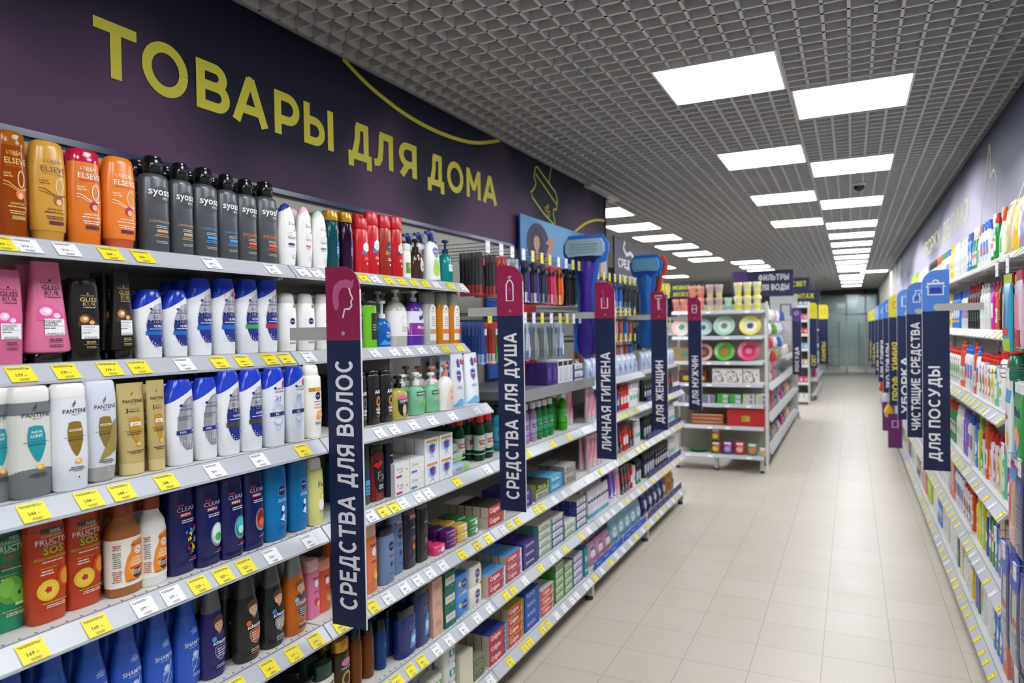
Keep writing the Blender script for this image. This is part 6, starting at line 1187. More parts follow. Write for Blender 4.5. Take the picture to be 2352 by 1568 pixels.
for k_, a_, b_, c_, e_ in (('rz_violet', '#2c2350', '#e6d8ee', '#5a3f8a', 'violet carded razor'), ('rz_pink', '#d9306a', '#f0b4c8', '#e0487e', 'pink carded razor'), ('rz_black', '#1c1c1e', '#2e2e32', '#161618', 'black carded razor'), ('rz_orange', '#e86a1e', '#f4d0b0', '#e87a2a', 'orange carded razor'), ('rz_blue', '#2f62b8', '#dce8f4', '#3f80d8', 'blue carded razor'), ('rz_dark', '#1d2a44', '#8a9ab0', '#2a3a4a', 'dark navy carded razor'), ('rz_copper', '#b0582e', '#e8c8a8', '#c8703a', 'copper carded razor'), ('rz_rose', '#d89aa8', '#f4e4e6', '#e0a0b4', 'rose carded razor')):
    brush_pack(k_, a_, b_, c_, '#3a3f46', e_, e_.replace('carded ', ''), W=.05, H=.22, kind='razor_pack', handle='razor', cat='razor')
def hang(x1, z, y, s, key, n, lab, grp, full=True, scale=1):
    for i in range(n):
        p = PROTO[key]; o = put(key, (x1-s*(.035+.022*i), y+random.uniform(-.002, .002), z), PI/2*s, (scale,)*3, full=full and i == 0)
        set_label(o, (lab if i == 0 else lab.replace(' hanging in front', '')+', behind the front one'), grp)
H1 = [(3.11, 'w', 'tb_black'), (3.26, 'w', 'tb_black'), (3.39, 'w', 'tb_red'), (3.535, 'w', 'tb_white'), (3.66, 'y', 'rz_violet'), (3.79, 'y', 'rz_violet'), (3.91, 'y', 'rz_dark'), (4.05, 'w', 'rz_pink'), (4.18, 'w', 'rz_orange'), (4.30, 'y', 'rz_black'), (4.415, 'y', 'rz_black')]
H2 = [(3.12, 'y', 'tb_blue'), (3.24, 'w', 'tb_green'), (3.36, 'w', 'tb_red'), (3.54, 'w', 'tb_blue'), (3.66, 'w', 'tb_white'), (3.78, 'y', 'tb_grey'), (3.92, 'w', 'tb_grey'), (4.06, 'y', 'tb_grey'), (4.18, 'y', 'tb_white'), (4.30, 'w', None), (4.415, 'w', None)]
for lvl, z, hs_ in (('upper', 2.215, H1), ('lower', 1.865, H2)):
    for i, (y, c_, k_) in enumerate(hs_):
        hook(-2.12, -1.63, y, z, 1, c_, 'wire hook, %s from the near end, %s row of the toothbrush bay' % (ORD[i+1], lvl), 'wire hooks of the toothbrush bay')
        if k_: hang(-1.63, z-.03, y, 1, k_, 6, '%s hanging in front on %s %s hook, toothbrush bay' % (PROTO[k_].short, ORD[i+1], lvl), 'carded brushes and razors on hooks')
for y, k_ in ((2.99+.06, 'tb_blue'), (3.18, 'tb_black')):
    pass
HD = [('rz_dark', 'w'), ('rz_blue', 'y'), ('rz_blue', 'y'), ('rz_dark', 'y'), ('rz_rose', 'y'), ('rz_blue', 'y'), ('rz_dark', 'w'), ('rz_copper', 'y')]
for lvl, z, off in (('upper', 2.19, 0), ('middle', 1.93, 3), ('lower', 1.72, 6)):
    for i in range(10):
        y = 4.62+i*.135; k_, c_ = HD[(i*3+off) % 8]
        if lvl != 'upper': k_ = ('rz_copper', 'rz_rose', 'rz_copper', 'rz_blue')[(i+off) % 4]
        hook(-2.12, -1.66, y, z, 1, 'y', 'wire hook, %s from the near end, %s row of the razor bay' % (ORD[i+1], lvl), 'wire hooks of the razor bay')
        hang(-1.66, z-.03, y, 1, k_, 3, '%s hanging in front on %s %s hook, razor bay' % (PROTO[k_].short, ORD[i+1], lvl), 'carded razors in the razor bay', full=False, scale=.82)
for lvl, z in (('upper', 2.19), ('lower', 1.86)):
    for i in range(9):
        y = 6.0+i*.14; k_ = ('rz_dark', 'rz_black', 'rz_blue')[i % 3]
        hook(-2.12, -1.66, y, z, 1, 'y', 'wire hook, %s from the near end, %s row of the last bay' % (ORD[i+1], lvl), 'wire hooks of the last bay')
        hang(-1.66, z-.03, y, 1, k_, 2, '%s hanging in front on %s %s hook, last bay' % (PROTO[k_].short, ORD[i+1], lvl), 'carded razors in the last bay', full=False)
# deep tray shelf and blue/red back boards in the hook bays
o = empty('display_shelf', (-2.12, 3.36, 1.478)); tag(o, 'grey steel tray shelf under the hanging toothbrushes', 'shelf')
obj('board', MB().box(0, .56, 0, 1.12, -.045, 0, mat('#8a8c8c', .4, metal=.3)), o); obj('lip', MB().box(.555, .565, 0, 1.12, -.05, .01, mat('#a3a5a6', .3, metal=.4)), o)
for i, (y0, y1, z0, z1, c_, lab) in enumerate([(3.98, 4.47, 1.50, 2.14, '#2f6fd0', 'blue ribbed back board behind the hanging black razors'), (4.51, 4.74, 1.48, 2.05, '#c4261f', 'red back board beside the big purple razor'), (4.80, 5.86, 1.44, 1.52, '#c8281e', 'low red header strip above the deodorants')]):
    o = empty('back_board', (-2.105, y0, z0)); tag(o, lab, 'display board')
    obj('panel', MB().box(0, .015, 0, y1-y0, 0, z1-z0, PM(c_)), o)
    if i == 0:
        a = MB()
        for k in range(9): a.box(.015, .02, .02, y1-y0-.02, .28+k*.03, .292+k*.03, PM('#3a4fb0'))
        obj('ribs', a, o)
carton('eb_box', 'toothbrush_box', 'white electric toothbrush box', 'white brush box', 'box', .075, .14, .07, '#e4e6ea', [('r', .0, .85, .9, .2, '#2a2c30'), ('r', .1, .4, .4, .5, '#c9ccd2'), ('t', 'ORAL', .0, .12, .5, '#2a4fa0', .01)])
carton('eb_violet', 'toothbrush_box', 'violet electric toothbrush box', 'violet brush box', 'box', .075, .13, .07, '#3a2270', [('r', .0, .5, .5, .6, '#5a3fa0')])
stock('on the grey tray shelf', 1.478, -1.62, 1, [('eb_violet', 3.86, 2, .085, 1, 2), ('eb_box', 4.03, 3, .085, 1, 2), ('tp_white', 4.36, 1, .1, 2, 3, (.9, 1, 1.1))])
for y, k_ in ((4.55, 0), (4.75, 1), (4.98, 2), (5.2, 3), (5.42, 4), (5.64, 5)):
    pass
bag('clear_pack', '#c3cde0', [('e', .0, .4, .3, .2, '#6f8fd0'), ('r', .0, .8, .8, .16, '#dfe4f0'), ('e', .15, .5, .1, .12, '#e8eef8')], 'clear and blue blister pack', 'blue blister pack', W=.12, H=.16, D=.06, kind='blister_pack', cat='blister pack')
o = empty('display_shelf', (-2.12, 4.52, 1.44)); tag(o, 'pale shelf of clear blister packs in the razor bay', 'shelf'); obj('board', MB().box(0, .50, 0, 1.34, -.03, 0, SHELF), o)
r_ = MB().prism([(p[0], p[1]) for p in rail_prof(.50, 0, 1)], 0, 1.34, 'y', RAILM); obj('price_rail', r_, o)
stock('on the pale razor bay shelf', 1.44, -1.63, 1, [('clear_pack', 4.62, 9, .14, 1, 2)])
o = empty('display_shelf', (-2.12, 5.93, 1.44)); tag(o, 'pale shelf of clear blister packs in the last left bay', 'shelf'); obj('board', MB().box(0, .50, 0, 1.32, -.03, 0, SHELF), o)
stock('on the pale last bay shelf', 1.44, -1.63, 1, [('clear_pack', 6.02, 9, .14, 1, 1)])

# --- giant cut-out razors and the poster
def giant(x, y, z, w, h, c1, c2, c3, lab, edge):
    o = empty('giant_razor', (x, y, z)); tag(o, lab, 'display'); T = .012
    def sil(k):
        L_ = [(-.19*w, .0), (-.17*w, .72*h), (-.13*w, .80*h), (-.28*w, .845*h), (-.47*w, .87*h), (-.5*w, .92*h), (-.47*w, .975*h), (-.38*w, h)]
        q = [(-.10*w, 0)]+[(-.27*w-k, .06*h), (-.25*w-k, .22*h), (-.15*w-k, .38*h), (-.15*w-k, .56*h), (-.24*w-k, .70*h), (-.27*w-k, .78*h), (-.42*w-k, .82*h-k), (-.5*w-k, .88*h), (-.5*w-k, .94*h), (-.42*w, h+k)]
        return [(a, b) for a, b in q]+[(-a, b) for a, b in q[::-1]]
    obj('backing_card', MB().prism(sil(.018), .004, .004+T, 'y', mat(edge, .4)), o)
    b = MB(); hd = [(0, .10*w), (.02*h, .2*w), (.10*h, .24*w), (.22*h, .22*w), (.38*h, .13*w), (.56*h, .13*w), (.66*h, .18*w), (.74*h, .23*w), (.79*h, .2*w)]
    n = 14; vs = []
    for zz, ww in hd:
        for k in range(n+1):
            t = PI*k/n; vs.append((-ww*math.cos(t), -.03*math.sin(t), zz+.01))
    fs = [(i*(n+1)+k, i*(n+1)+k+1, (i+1)*(n+1)+k+1, (i+1)*(n+1)+k) for i in range(len(hd)-1) for k in range(n)]
    b.add(vs, fs, mat(c1, .2), True); obj('handle', b, o)
    c = MB(); q = [(-.40*w, .84*h), (-.47*w, .88*h), (-.47*w, .94*h), (-.40*w, .985*h), (.40*w, .985*h), (.47*w, .94*h), (.47*w, .88*h), (.40*w, .84*h)]; c.prism(q, -.03, .004, 'y', mat(c3, .3)); obj('head', c, o)
    d = MB()
    for k in range(4): d.box(-.34*w, .34*w, -.034, -.03, (.875+.022*k)*h, (.883+.022*k)*h, mat('#8fb8c0', .3))
    obj('blades', d, o); obj('neck', MB().box(-.25*w, .25*w, -.03, .004, .80*h, .845*h, mat(c2, .3)), o)
giant(-1.60, 4.46, EYE-.19, .285, .80, '#3c2690', '#1f1648', '#9fb8c8', 'giant purple cut-out razor with blue edge, over the deodorants', '#2f6fc8')
giant(-1.58, 5.92, EYE-.175, .245, .78, '#1560b0', '#123f9a', '#5f9ac0', 'giant blue cut-out razor farther along the left shelves', '#1a66b4')
giant(-1.535, 6.02, EYE-.10, .20, .70, '#1c1c1e', '#141416', '#3a3f50', 'giant black cut-out razor with orange edge behind the blue one', '#d8401e')
o = empty('poster', (-2.09, 4.47, EYE+.47)); tag(o, 'slanted blue poster of dark haired woman with raised arm, over the hooks', 'poster')
pm = print_mat('poster_print', '#4a8cc8', '#7db4e0', (1, 2, 2)); a = MB().box(0, .012, 0, 1.93, 0, .345, pm).box(-.003, .0125, -.012, 0, 0, .345, mat('#1f4fa0', .4)); obj('panel', a, o)
def flat(mb, pts, x, m): return mb.add([(x, p[0], p[1]) for p in pts], [tuple(range(len(pts)))], m)
a = MB(); flat(a, poly_ellipse(.30, .16, .21, .155), .0126, PM('#3f2c54')); flat(a, poly_ellipse(.28, .155, .12, .12), .0130, PM('#1d1a34'))
flat(a, [(.18, .0), (.36, .0), (.40, .10), (.16, .12)], .0133, PM('#2a2448')); flat(a, poly_ellipse(.27, .17, .055, .062), .0137, PM('#c99a86')); flat(a, [(.24, .0), (.32, .0), (.30, .12), (.25, .12)], .0135, PM('#b98672'))
flat(a, [(.36, .0), (.46, .0), (.60, .17), (.62, .24), (.5, .22), (.44, .18), (.5, .17), (.44, .08)], .0137, PM('#c2907c')); flat(a, [(.21, .2), (.3, .25), (.34, .2), (.28, .22)], .0140, PM('#1d1a34')); obj('portrait', a, o)
a = MB(); flat(a, [(1.45, .0), (1.9, .0), (1.9, .30), (1.6, .25)], .0127, PM('#c9b4b0')); flat(a, [(1.6, .0), (1.72, .0), (1.74, .24), (1.66, .22)], .0131, PM('#a8504a')); obj('second_portrait', a, o)
o = empty('header_board', (-2.06, 6.52, 2.28)); tag(o, 'dark violet header board with white lettering about shaving products', 'sign')
obj('panel', MB().box(0, .015, 0, 1.55, -.1, .42, mat('#2c2a44', .5)), o); a = MB()
for w_, z_, ln in (('СРЕДСТВА', .13, .8), ('ДЛЯ БРИТЬЯ', -.03, .9)):
    vs, fs, l_ = signfit(w_, width=ln, height=.09, t=.2); a.add([(.0155+k, .12+u, z_+v) for u, v, k in vs], fs, WHT)
obj('lettering', a, o); a = MB(); vs, fs = stroke([(.35, .40), (.3, .33), (.4, .27), (.55, .30), (.7, .25)], .04); a.add([(.0156, u, v) for u, v in vs], fs, WHT); obj('pictogram', a, o)

# ================================================================ TAGS ON THE RAILS
LOT = []
def add_tags(r, lst, x, z, s, place, named=True):
    for c, n, y in lst:
        o = put_tag(c, n, y, x, z, s, None, place)
        cn = 'yellow' if c == 'y' else 'white'
        sh = nearest_short(r, y) if named else None
        base = '%s price tag%s' % (cn, ' reading %d' % n if n and y < 4.6 and named else '')
        LOT.append((base, sh, y, o, place))
for r, lst in TAGS.items(): add_tags(r, lst, XR_[r], ZL[r], 1, SH[r]+' left rail')
rt = random.Random(5)
def auto_tags(y0, y1, pitch, py):
    y = y0; out = []
    while y < y1:
        out.append(('y' if rt.random() < py else 'w', rt.choice([59, 79, 99, 119, 149, 199]), round(y+rt.uniform(-.02, .02), 3))); y += pitch*rt.uniform(.75, 1.3)
    return out
for r in (4, 5, 6, 7): add_tags(r, auto_tags(4.58, 7.2, .15, .45), XR_[r], ZL[r], 1, SH[r]+' left rail', False)
FARTAGS = []
RN = {1: 'top', 2: 'second', 3: 'third', 4: 'fourth', 5: 'fifth', 6: 'bottom'}
for r in (1, 2, 3, 4, 5, 6):
    y0 = 3.66 if r in (3, 4, 5) else 2.9
    far_l = auto_tags(y0, 9.6, .155, .72 if r > 2 else .3); FARTAGS += [(c, n, y, XRt[r], ZRt[r]) for c, n, y in far_l if y > 5.0]
    add_tags(r, [q for q in far_l if q[2] <= 5.0], XRt[r], ZRt[r], -1, RN[r]+' right rail', False)
ft = MB()
for c, n, y, x_, z_ in FARTAGS:
    M_ = Matrix.Translation((x_-.0422, y, z_-.0342)) @ Matrix.Rotation(-PI/2, 4, 'Z') @ Matrix.Rotation(-PI/4, 4, 'X')
    t = MB().box(-.019, .019, 0, .0007, 0, .047, mat('#f0df2e', .5) if c == 'y' else mat('#eeeeee', .5)); ft.merge(t, M_)
tag(obj('price_tags', ft), 'rows of small yellow and white price tags on the right rails beyond the first pan bay', 'price tags', kind='stuff')
from collections import defaultdict
by = defaultdict(list)
for base, sh, y, o, pl in LOT: by[(base, sh, pl)].append((y, o))
for (base, sh, pl), l in by.items():
    l.sort(key=lambda q: q[0])
    for i, (y, o) in enumerate(l):
        if len(l) == 1: set_label(o, '%s%s, on the %s' % (base, ' under the '+sh if sh else '', pl))
        else: set_label(o, '%s, %s%s, %s' % (base, ORD[min(i+1, 20)], ' under the '+sh if sh else ' from the near end', pl))

# ================================================================ RIGHT SHELVES
def sq(key, body, capc, lab, desc, short, W=.075, H=.24, D=.045, shape=0, e=2.4, capz=.82, trans=0, kind='detergent_bottle'):
    sh = [[(0, .42, .44), (.03, .47, .48), (.25, .5, .5), (.5, .42, .48), (.66, .38, .44), (.76, .30, .36), (.80, .2, .26)],
          [(0, .46, .46), (.02, .49, .49), (.6, .49, .49), (.72, .44, .46), (.80, .24, .3)],
          [(0, .44, .44), (.03, .48, .48), (.5, .44, .44), (.62, .36, .40), (.72, .44, .46), (.80, .30, .34)]][shape]
    pr = prof(H, W, D, sh); a = MB().loft(pr, mat(body, .25, trans=trans), n=24, e=e); drape(a, W, H, D, pr, lab)
    c = MB().loft(prof(H, W, D, [(.80, .20, .30), (.81, .26, .36), (.90, .24, .34), (.91, .17, .24), (.97, .15, .22), (.975, .2, .28), (1, .18, .26)]), mat(capc, .3), n=18, e=2)
    proto(key, kind, desc, short, 'bottle', W, H, D, ('body', a), ('cap', c))
FL = lambda c1, c2, c3: [('p', [(-.3, .12), (-.34, .3), (-.2, .5), (.05, .58), (.26, .5), (.34, .3), (.28, .14)], c1), ('t', 'FAIRY', .0, .42, .5, '#c8202a', .02), ('e', .08, .26, .18, .08, c2), ('e', -.1, .2, .1, .05, c3), ('r', 0, .68, .3, .06, '#c8202a')]
sq('f_white', '#ecebee', '#d4281e', FL('#f4f2ee', '#8cc83a', '#e8d43a'), 'big white washing-up bottle with red cap', 'white red-capped bottle', W=.11, H=.27, D=.06)
sq('f_green', '#12704a', '#d4281e', FL('#1a7f52', '#e8e04a', '#a8d040'), 'big green washing-up bottle with lemon print', 'green lemon bottle', W=.13, H=.30, D=.07)
for k_, b_, l_, n_ in (('w1', '#e8e6e8', '#e8a82e', 'white orange-print'), ('w2', '#e4e2b8', '#d8c83a', 'pale yellow'), ('w3', '#6fc4a8', '#d8ece2', 'mint'), ('w4', '#e6d4da', '#d86a8a', 'blush pink'), ('w5', '#e6e6e4', '#4fa04a', 'white green-print'), ('w6', '#e9e4d0', '#a8904a', 'ivory'), ('w7', '#e8e6ea', '#8a2430', 'white maroon-print')):
    sq('f_'+k_, b_, '#d4281e', FL(l_, '#f0efe8', b_), n_+' washing-up bottle with red cap', n_+' bottle', W=.088, H=.24)
sq('r_blue', '#26309c', '#e4e2e6', [('e', 0, .4, .3, .12, '#e6e6f0')], 'deep blue round bottle with white cap', 'deep blue bottle', W=.10, H=.30, shape=1, e=2)
sq('r_orange', '#e4561a', '#c8420e', [('r', 0, .3, .6, .3, '#f2e6da'), ('e', 0, .3, .2, .1, '#4f9a4a')], 'orange bent-neck bottle', 'orange bottle', W=.10, H=.29, shape=2); sq('r_magenta', '#c92a9a', '#c92a9a', [('r', 0, .4, .6, .3, '#f0e4ee')], 'magenta bottle', 'magenta bottle', W=.08, H=.27, shape=1)
sq('r_black', '#1c1c1e', '#b3241e', [('r', 0, .62, .4, .14, '#c8341e'), ('l', 0, .35, .5, 4, .05, '#8a8a8a')], 'black cleaner bottle with red cap', 'black bottle', W=.085, H=.29, shape=1); sq('r_mint', '#8cc8b8', '#b5302a', [('e', -.1, .66, .3, .1, W_), ('t', 'Frosch', 0, .48, .7, '#b0303a', .03), ('r', 0, .36, .7, .05, '#c9985a'), ('r', 0, .28, .7, .04, '#2f6ad0'), ('r', 0, .18, .7, .07, '#2f6ad0')], 'mint green wavy bottle', 'mint bottle', W=.095, H=.28, shape=2, trans=.15)
sq('r_lime', '#b8d22a', '#b8d22a', [('r', 0, .4, .6, .3, '#e6f0a0')], 'lime green tall bottle', 'lime bottle', W=.08, H=.29, shape=1); sq('r_sky', '#2f7fd8', '#1f5fc0', [('e', 0, .4, .3, .14, '#e0ecf8'), ('r', 0, .2, .5, .06, '#e8d43a')], 'sky blue bottle with round top', 'sky blue bottle', W=.09, H=.27, shape=2); sq('r_grn', '#1f8a3a', '#c8281e', [('r', 0, .4, .6, .3, '#f0f0e6'), ('r', 0, .46, .5, .08, '#c8281e')], 'green bottle with red cap', 'green red-capped bottle', W=.08, H=.27, shape=1)
sq('r_white', '#e9e9ea', '#3a6fd0', [('r', 0, .42, .7, .3, '#3f78c8'), ('r', 0, .36, .6, .1, '#e04a3a'), ('l', 0, .2, .5, 2, .04, '#888888')], 'white bottle with blue label', 'white blue-label bottle', W=.085, H=.27, shape=1); sq('r_white2', '#ededea', '#e8e8e4', [('r', 0, .4, .6, .3, '#dce6da'), ('e', 0, .42, .2, .1, '#7fae8a')], 'plain white bottle', 'plain white bottle', W=.085, H=.27, shape=1)
sq('r_yellow', '#f0d41e', '#e8c818', [('r', 0, .4, .6, .26, '#f8ec8a'), ('e', .05, .42, .2, .1, '#e07a3a')], 'bright yellow bottle', 'yellow bottle', W=.10, H=.27, shape=1); sq('r_navy', '#20286a', '#d8d8dc', [('r', 0, .45, .7, .4, '#c9ccdc'), ('e', 0, .6, .2, .06, '#c8302a'), ('l', 0, .3, .5, 3, .04, '#20286a')], 'navy bottle with grey label', 'navy grey-label bottle', W=.09, H=.28, shape=1)
sq('r_gtop', '#e4e6e0', '#14955a', [('r', 0, .35, .7, .3, '#7cc09a')], 'white bottle with tall green top', 'green-topped bottle', W=.10, H=.27, shape=1); sq('r_violet', '#8a5fd0', '#8a5fd0', [('r', 0, .5, .5, .4, '#b49ae6')], 'violet tall bottle', 'violet bottle', W=.07, H=.28, shape=1); sq('r_teal', '#1f6a66', '#2a4a6a', [('r', 0, .5, .5, .3, '#3f9a8a')], 'dark teal tall bottle', 'dark teal bottle', W=.08, H=.28, shape=1)
def trig(key, body, tc, mk, desc, short):
    W, H, D = .095, .28, .055; pr = prof(H, W, D, [(0, .44, .46), (.03, .48, .5), (.4, .46, .48), (.6, .30, .34), (.72, .16, .24), (.74, .16, .24)]); a = MB().loft(pr, mat(body, .25), n=22); drape(a, W, H, D, pr, mk)
    c = MB().loft([(.735*H, .015, .015), (.80*H, .015, .015), (.84*H, .024, .012), (.95*H, .026, .013), (H, .02, .01)], mat(tc, .3), n=14, e=2.6); c.box(-.05, -.015, -.007, .007, .89*H, .96*H, mat(tc, .3)); c.tube([(-.032, 0, .89*H), (-.028, 0, .82*H), (-.038, 0, .77*H)], .0035, mat(tc, .3)); proto(key, 'spray_bottle', desc, short, 'bottle', W, H, D, ('body', a), ('trigger', c))
trig('t_orange', '#e8e6e2', '#e8641e', [('r', 0, .3, .6, .3, '#5a9a3a')], 'white spray bottle with orange trigger', 'orange-trigger spray'); trig('t_green', '#1f8a3a', '#ecebe8', [('r', 0, .3, .7, .3, '#c8e0f0'), ('r', 0, .36, .6, .1, '#e0483a')], 'green spray bottle with white trigger', 'white-trigger spray'); trig('t_black', '#d8dcd4', '#1c1c20', [('r', 0, .3, .6, .3, '#7fb04a')], 'white spray bottle with black trigger', 'black-trigger spray')
bag('b_yellow', '#f0c81e', [('e', .0, .4, .3, .14, '#e88a4a'), ('e', .1, .65, .2, .1, '#f6e69a'), ('e', -.1, .2, .2, .08, '#f09a5a')], 'yellow detergent refill pack with fruit print', 'yellow refill pack', W=.15, H=.27, kind='refill_pouch', cat='refill pouch'); bag('b_beige', '#c9b98a', [('e', .0, .3, .34, .2, '#a8c06a'), ('e', .1, .5, .2, .1, '#8ab04a')], 'beige detergent refill pack with leaves', 'beige refill pack', W=.15, H=.27, kind='refill_pouch', cat='refill pouch'); bag('b_lilac', '#a7a2c6', [('r', .0, .5, .5, .4, '#c9c8da'), ('r', .1, .2, .4, .1, '#e0503a')], 'grey lilac refill pack', 'lilac refill pack', W=.14, H=.27, kind='refill_pouch', cat='refill pouch'); bag('b_navy', '#1f2f86', [('t', 'Finish', .0, .55, .8, W_, .03), ('p', [(-.4, .42), (.4, .5), (.4, .44), (-.4, .36)], '#c8281e'), ('e', .1, .25, .3, .12, '#4f6fc8'), ('e', .1, .8, .2, .06, '#e8ecf6')], 'navy dishwasher tablet bag with red ribbon', 'navy tablet bag', W=.22, H=.34, D=.09, kind='tablet_bag', cat='bag')
carton('c_coral', 'detergent_box', 'coral and pink detergent carton', 'coral carton', 'box', .11, .28, .06, '#e08a74', [('p', [(-.5, .55), (.5, .75), (.5, .95), (-.5, .9)], '#e8b86a'), ('p', [(-.5, .3), (.3, .45), (.1, .7), (-.5, .6)], '#d8b0c4'), ('e', .1, .3, .2, .08, '#c8d8e8')]); carton('c_ice', 'detergent_box', 'blue and white dishwasher salt carton', 'blue white carton', 'box', .11, .28, .07, '#5f86bc', [('r', 0, .8, 1.0, .36, '#9aa6ba'), ('e', .05, .35, .3, .12, '#bfe0f4'), ('e', .3, .45, .1, .03, '#e8502a')]); carton('c_night', 'detergent_box', 'dark navy dishwasher carton', 'dark navy carton', 'box', .11, .28, .07, '#222a4a', [('r', 0, .6, .8, .06, '#c04030'), ('l', 0, .45, .6, 4, .05, '#c8cce0')])
def jug(key, body, mk, desc, short):
    W, H, D = .17, .31, .075; pr = prof(H, W, D, [(0, .44, .44), (.03, .49, .48), (.5, .5, .5), (.68, .46, .46), (.80, .2, .3), (.84, .16, .26)]); a = MB().loft(pr, mat(body, .3), n=26, e=3); drape(a, W, H, D, pr, mk)
    c = MB().loft([(.84*H, .025, .025), (.93*H, .024, .024), (.95*H, .02, .02)], mat('#3a66c0', .3), n=16, e=2); hd = MB().tube([(-.3*W, 0, .66*H), (-.42*W, 0, .76*H), (-.34*W, 0, .86*H), (-.12*W, 0, .84*H)], .011, mat(body, .3), n=8); proto(key, 'detergent_jug', desc, short, 'jug', W, H, D, ('body', a), ('cap', c), ('handle', hd))
jug('j_navy', '#e9e8e6', [('r', .0, .36, .7, .5, '#22307a'), ('r', .0, .56, .7, .06, '#e8b82e'), ('e', .1, .25, .15, .08, '#c8302a'), ('l', 0, .42, .5, 2, .05, W_)], 'white jug with navy label', 'navy-label jug'); jug('j_white', '#ececea', [('r', .0, .36, .6, .3, '#d8e0e6')], 'white jug with pale label', 'pale-label jug'); jug('j_plain', '#dfe3e0', [('r', .0, .4, .7, .4, '#8fc0a8'), ('r', 0, .5, .6, .1, '#e86a4a')], 'white jug with green label', 'green-label jug')
RP_ = lambda r, w: 'on the %s right shelf, %s' % (RN[r], w)
ND = 'pan sign bay'
XFr = {1: XRt[1]+.03, 2: XRt[2]+.03, 3: .625, 4: .625, 5: .625, 6: .625}
stock(RP_(1, 'hook bay'), ZRt[1], XFr[1], -1, [('r_white', 3.02, 1, .1, 1, 1), ('r_navy', 3.14, 1, .1, 1, 1), ('b_lilac', 3.27, 2, .148, 1, 1), ('r_sky', 3.52, 1, .1, 1, 1)])
stock(RP_(1, ND), ZRt[1], XFr[1], -1, [('r_grn', 3.66, 2, .1, 1, 1), ('b_lilac', 3.87, 2, .118, 1, 1, (.8, 1, 1)), ('b_yellow', 4.13, 1, .15, 1, 1), ('b_beige', 4.31, 1, .16, 1, 1, 1.05), ('t_orange', 4.47, 1, .1, 1, 1), ('r_grn', 4.62, 1, .09, 1, 1), ('t_green', 4.72, 1, .1, 1, 1)])
stock(RP_(1, 'second pan bay'), ZRt[1], XFr[1], -1, [('r_white', 4.88, 3, .1, 1, 1), ('t_orange', 5.2, 1, .1, 1, 1), ('t_green', 5.31, 2, .1, 1, 1), ('r_sky', 5.52, 2, .1, 1, 1), ('r_white2', 5.72, 3, .1, 1, 1)])
stock(RP_(1, 'spray sign bay'), ZRt[1], XFr[1], -1, [('r_white2', 6.1, 3, .1, 1, 1), ('r_yellow', 6.42, 2, .11, 1, 1), ('r_white', 6.66, 2, .11, 1, 1), ('r_gtop', 6.9, 3, .12, 1, 1)])
stock(RP_(1, 'far bays'), ZRt[1], XFr[1], -1, [('t_orange', 7.35, 3, .12, 1, 1), ('t_black', 7.75, 6, .12, 1, 1), ('r_white2', 8.6, 8, .13, 1, 1), ('r_lime', 9.8, 6, .14, 1, 1)])
stock(RP_(2, 'hook bay'), ZRt[2], XFr[2], -1, [('r_teal', 3.3, 1, .1, 1, 1), ('c_ice', 3.45, 1, .1, 1, 1, (.8, 1, .9))])
stock(RP_(2, ND), ZRt[2], XFr[2], -1, [('r_teal', 3.68, 3, .09, 1, 1, (1, 1, .9)), ('r_mint', 3.97, 2, .11, 1, 1), ('r_black', 4.2, 4, .095, 1, 1), ('r_orange', 4.60, 1, .1, 1, 1, .9), ('r_magenta', 4.72, 1, .1, 1, 1)])
stock(RP_(2, 'second pan bay'), ZRt[2], XFr[2], -1, [('r_white2', 4.9, 3, .1, 1, 1), ('r_black', 5.2, 5, .1, 1, 1), ('r_white', 5.7, 3, .1, 1, 1)]); stock(RP_(2, 'spray sign bay'), ZRt[2], XFr[2], -1, [('r_sky', 6.1, 4, .11, 1, 1), ('r_yellow', 6.56, 3, .11, 1, 1), ('r_white2', 6.9, 3, .11, 1, 1)])
stock(RP_(3, ND), ZRt[3], XFr[3], -1, [('f_green', 3.80, 1, .14, 1, 1, 1.08), ('f_white', 3.98, 1, .12, 1, 1, 1.08), ('f_w3', 4.10, 1, .09, 1, 2), ('f_w2', 4.19, 1, .09, 1, 2), ('f_w6', 4.28, 1, .09, 1, 2), ('f_w1', 4.37, 1, .09, 1, 2), ('f_w4', 4.46, 1, .09, 1, 2), ('f_w5', 4.55, 1, .09, 1, 2), ('r_white', 4.66, 1, .1, 1, 1), ('r_orange', 4.76, 1, .1, 1, 1)])
for y_ in (3.76, 3.92): 
    o = put('f_white', (XFr[3]+.12, y_, ZRt[3]+.001), -PI/2, (1, 1, 1.12)); set_label(o, 'tall white red-capped bottle in the back row, third right shelf, %s' % ('nearer' if y_ < 3.8 else 'farther'))
for y_ in (4.60, 4.74):
    o = put('r_blue', (XFr[3]+.12, y_, ZRt[3]+.001), -PI/2); set_label(o, 'deep blue bottle in the back row, third right shelf, %s' % ('nearer' if y_ < 4.7 else 'farther'))
stock(RP_(3, 'second pan bay'), ZRt[3], XFr[3], -1, [('r_white', 4.9, 3, .1, 1, 1), ('r_orange', 5.2, 2, .1, 1, 1), ('f_w5', 5.42, 6, .1, 1, 1)]); stock(RP_(3, 'spray sign bay'), ZRt[3], XFr[3], -1, [('r_white2', 6.1, 5, .11, 1, 1), ('r_gtop', 6.65, 5, .12, 1, 1)])
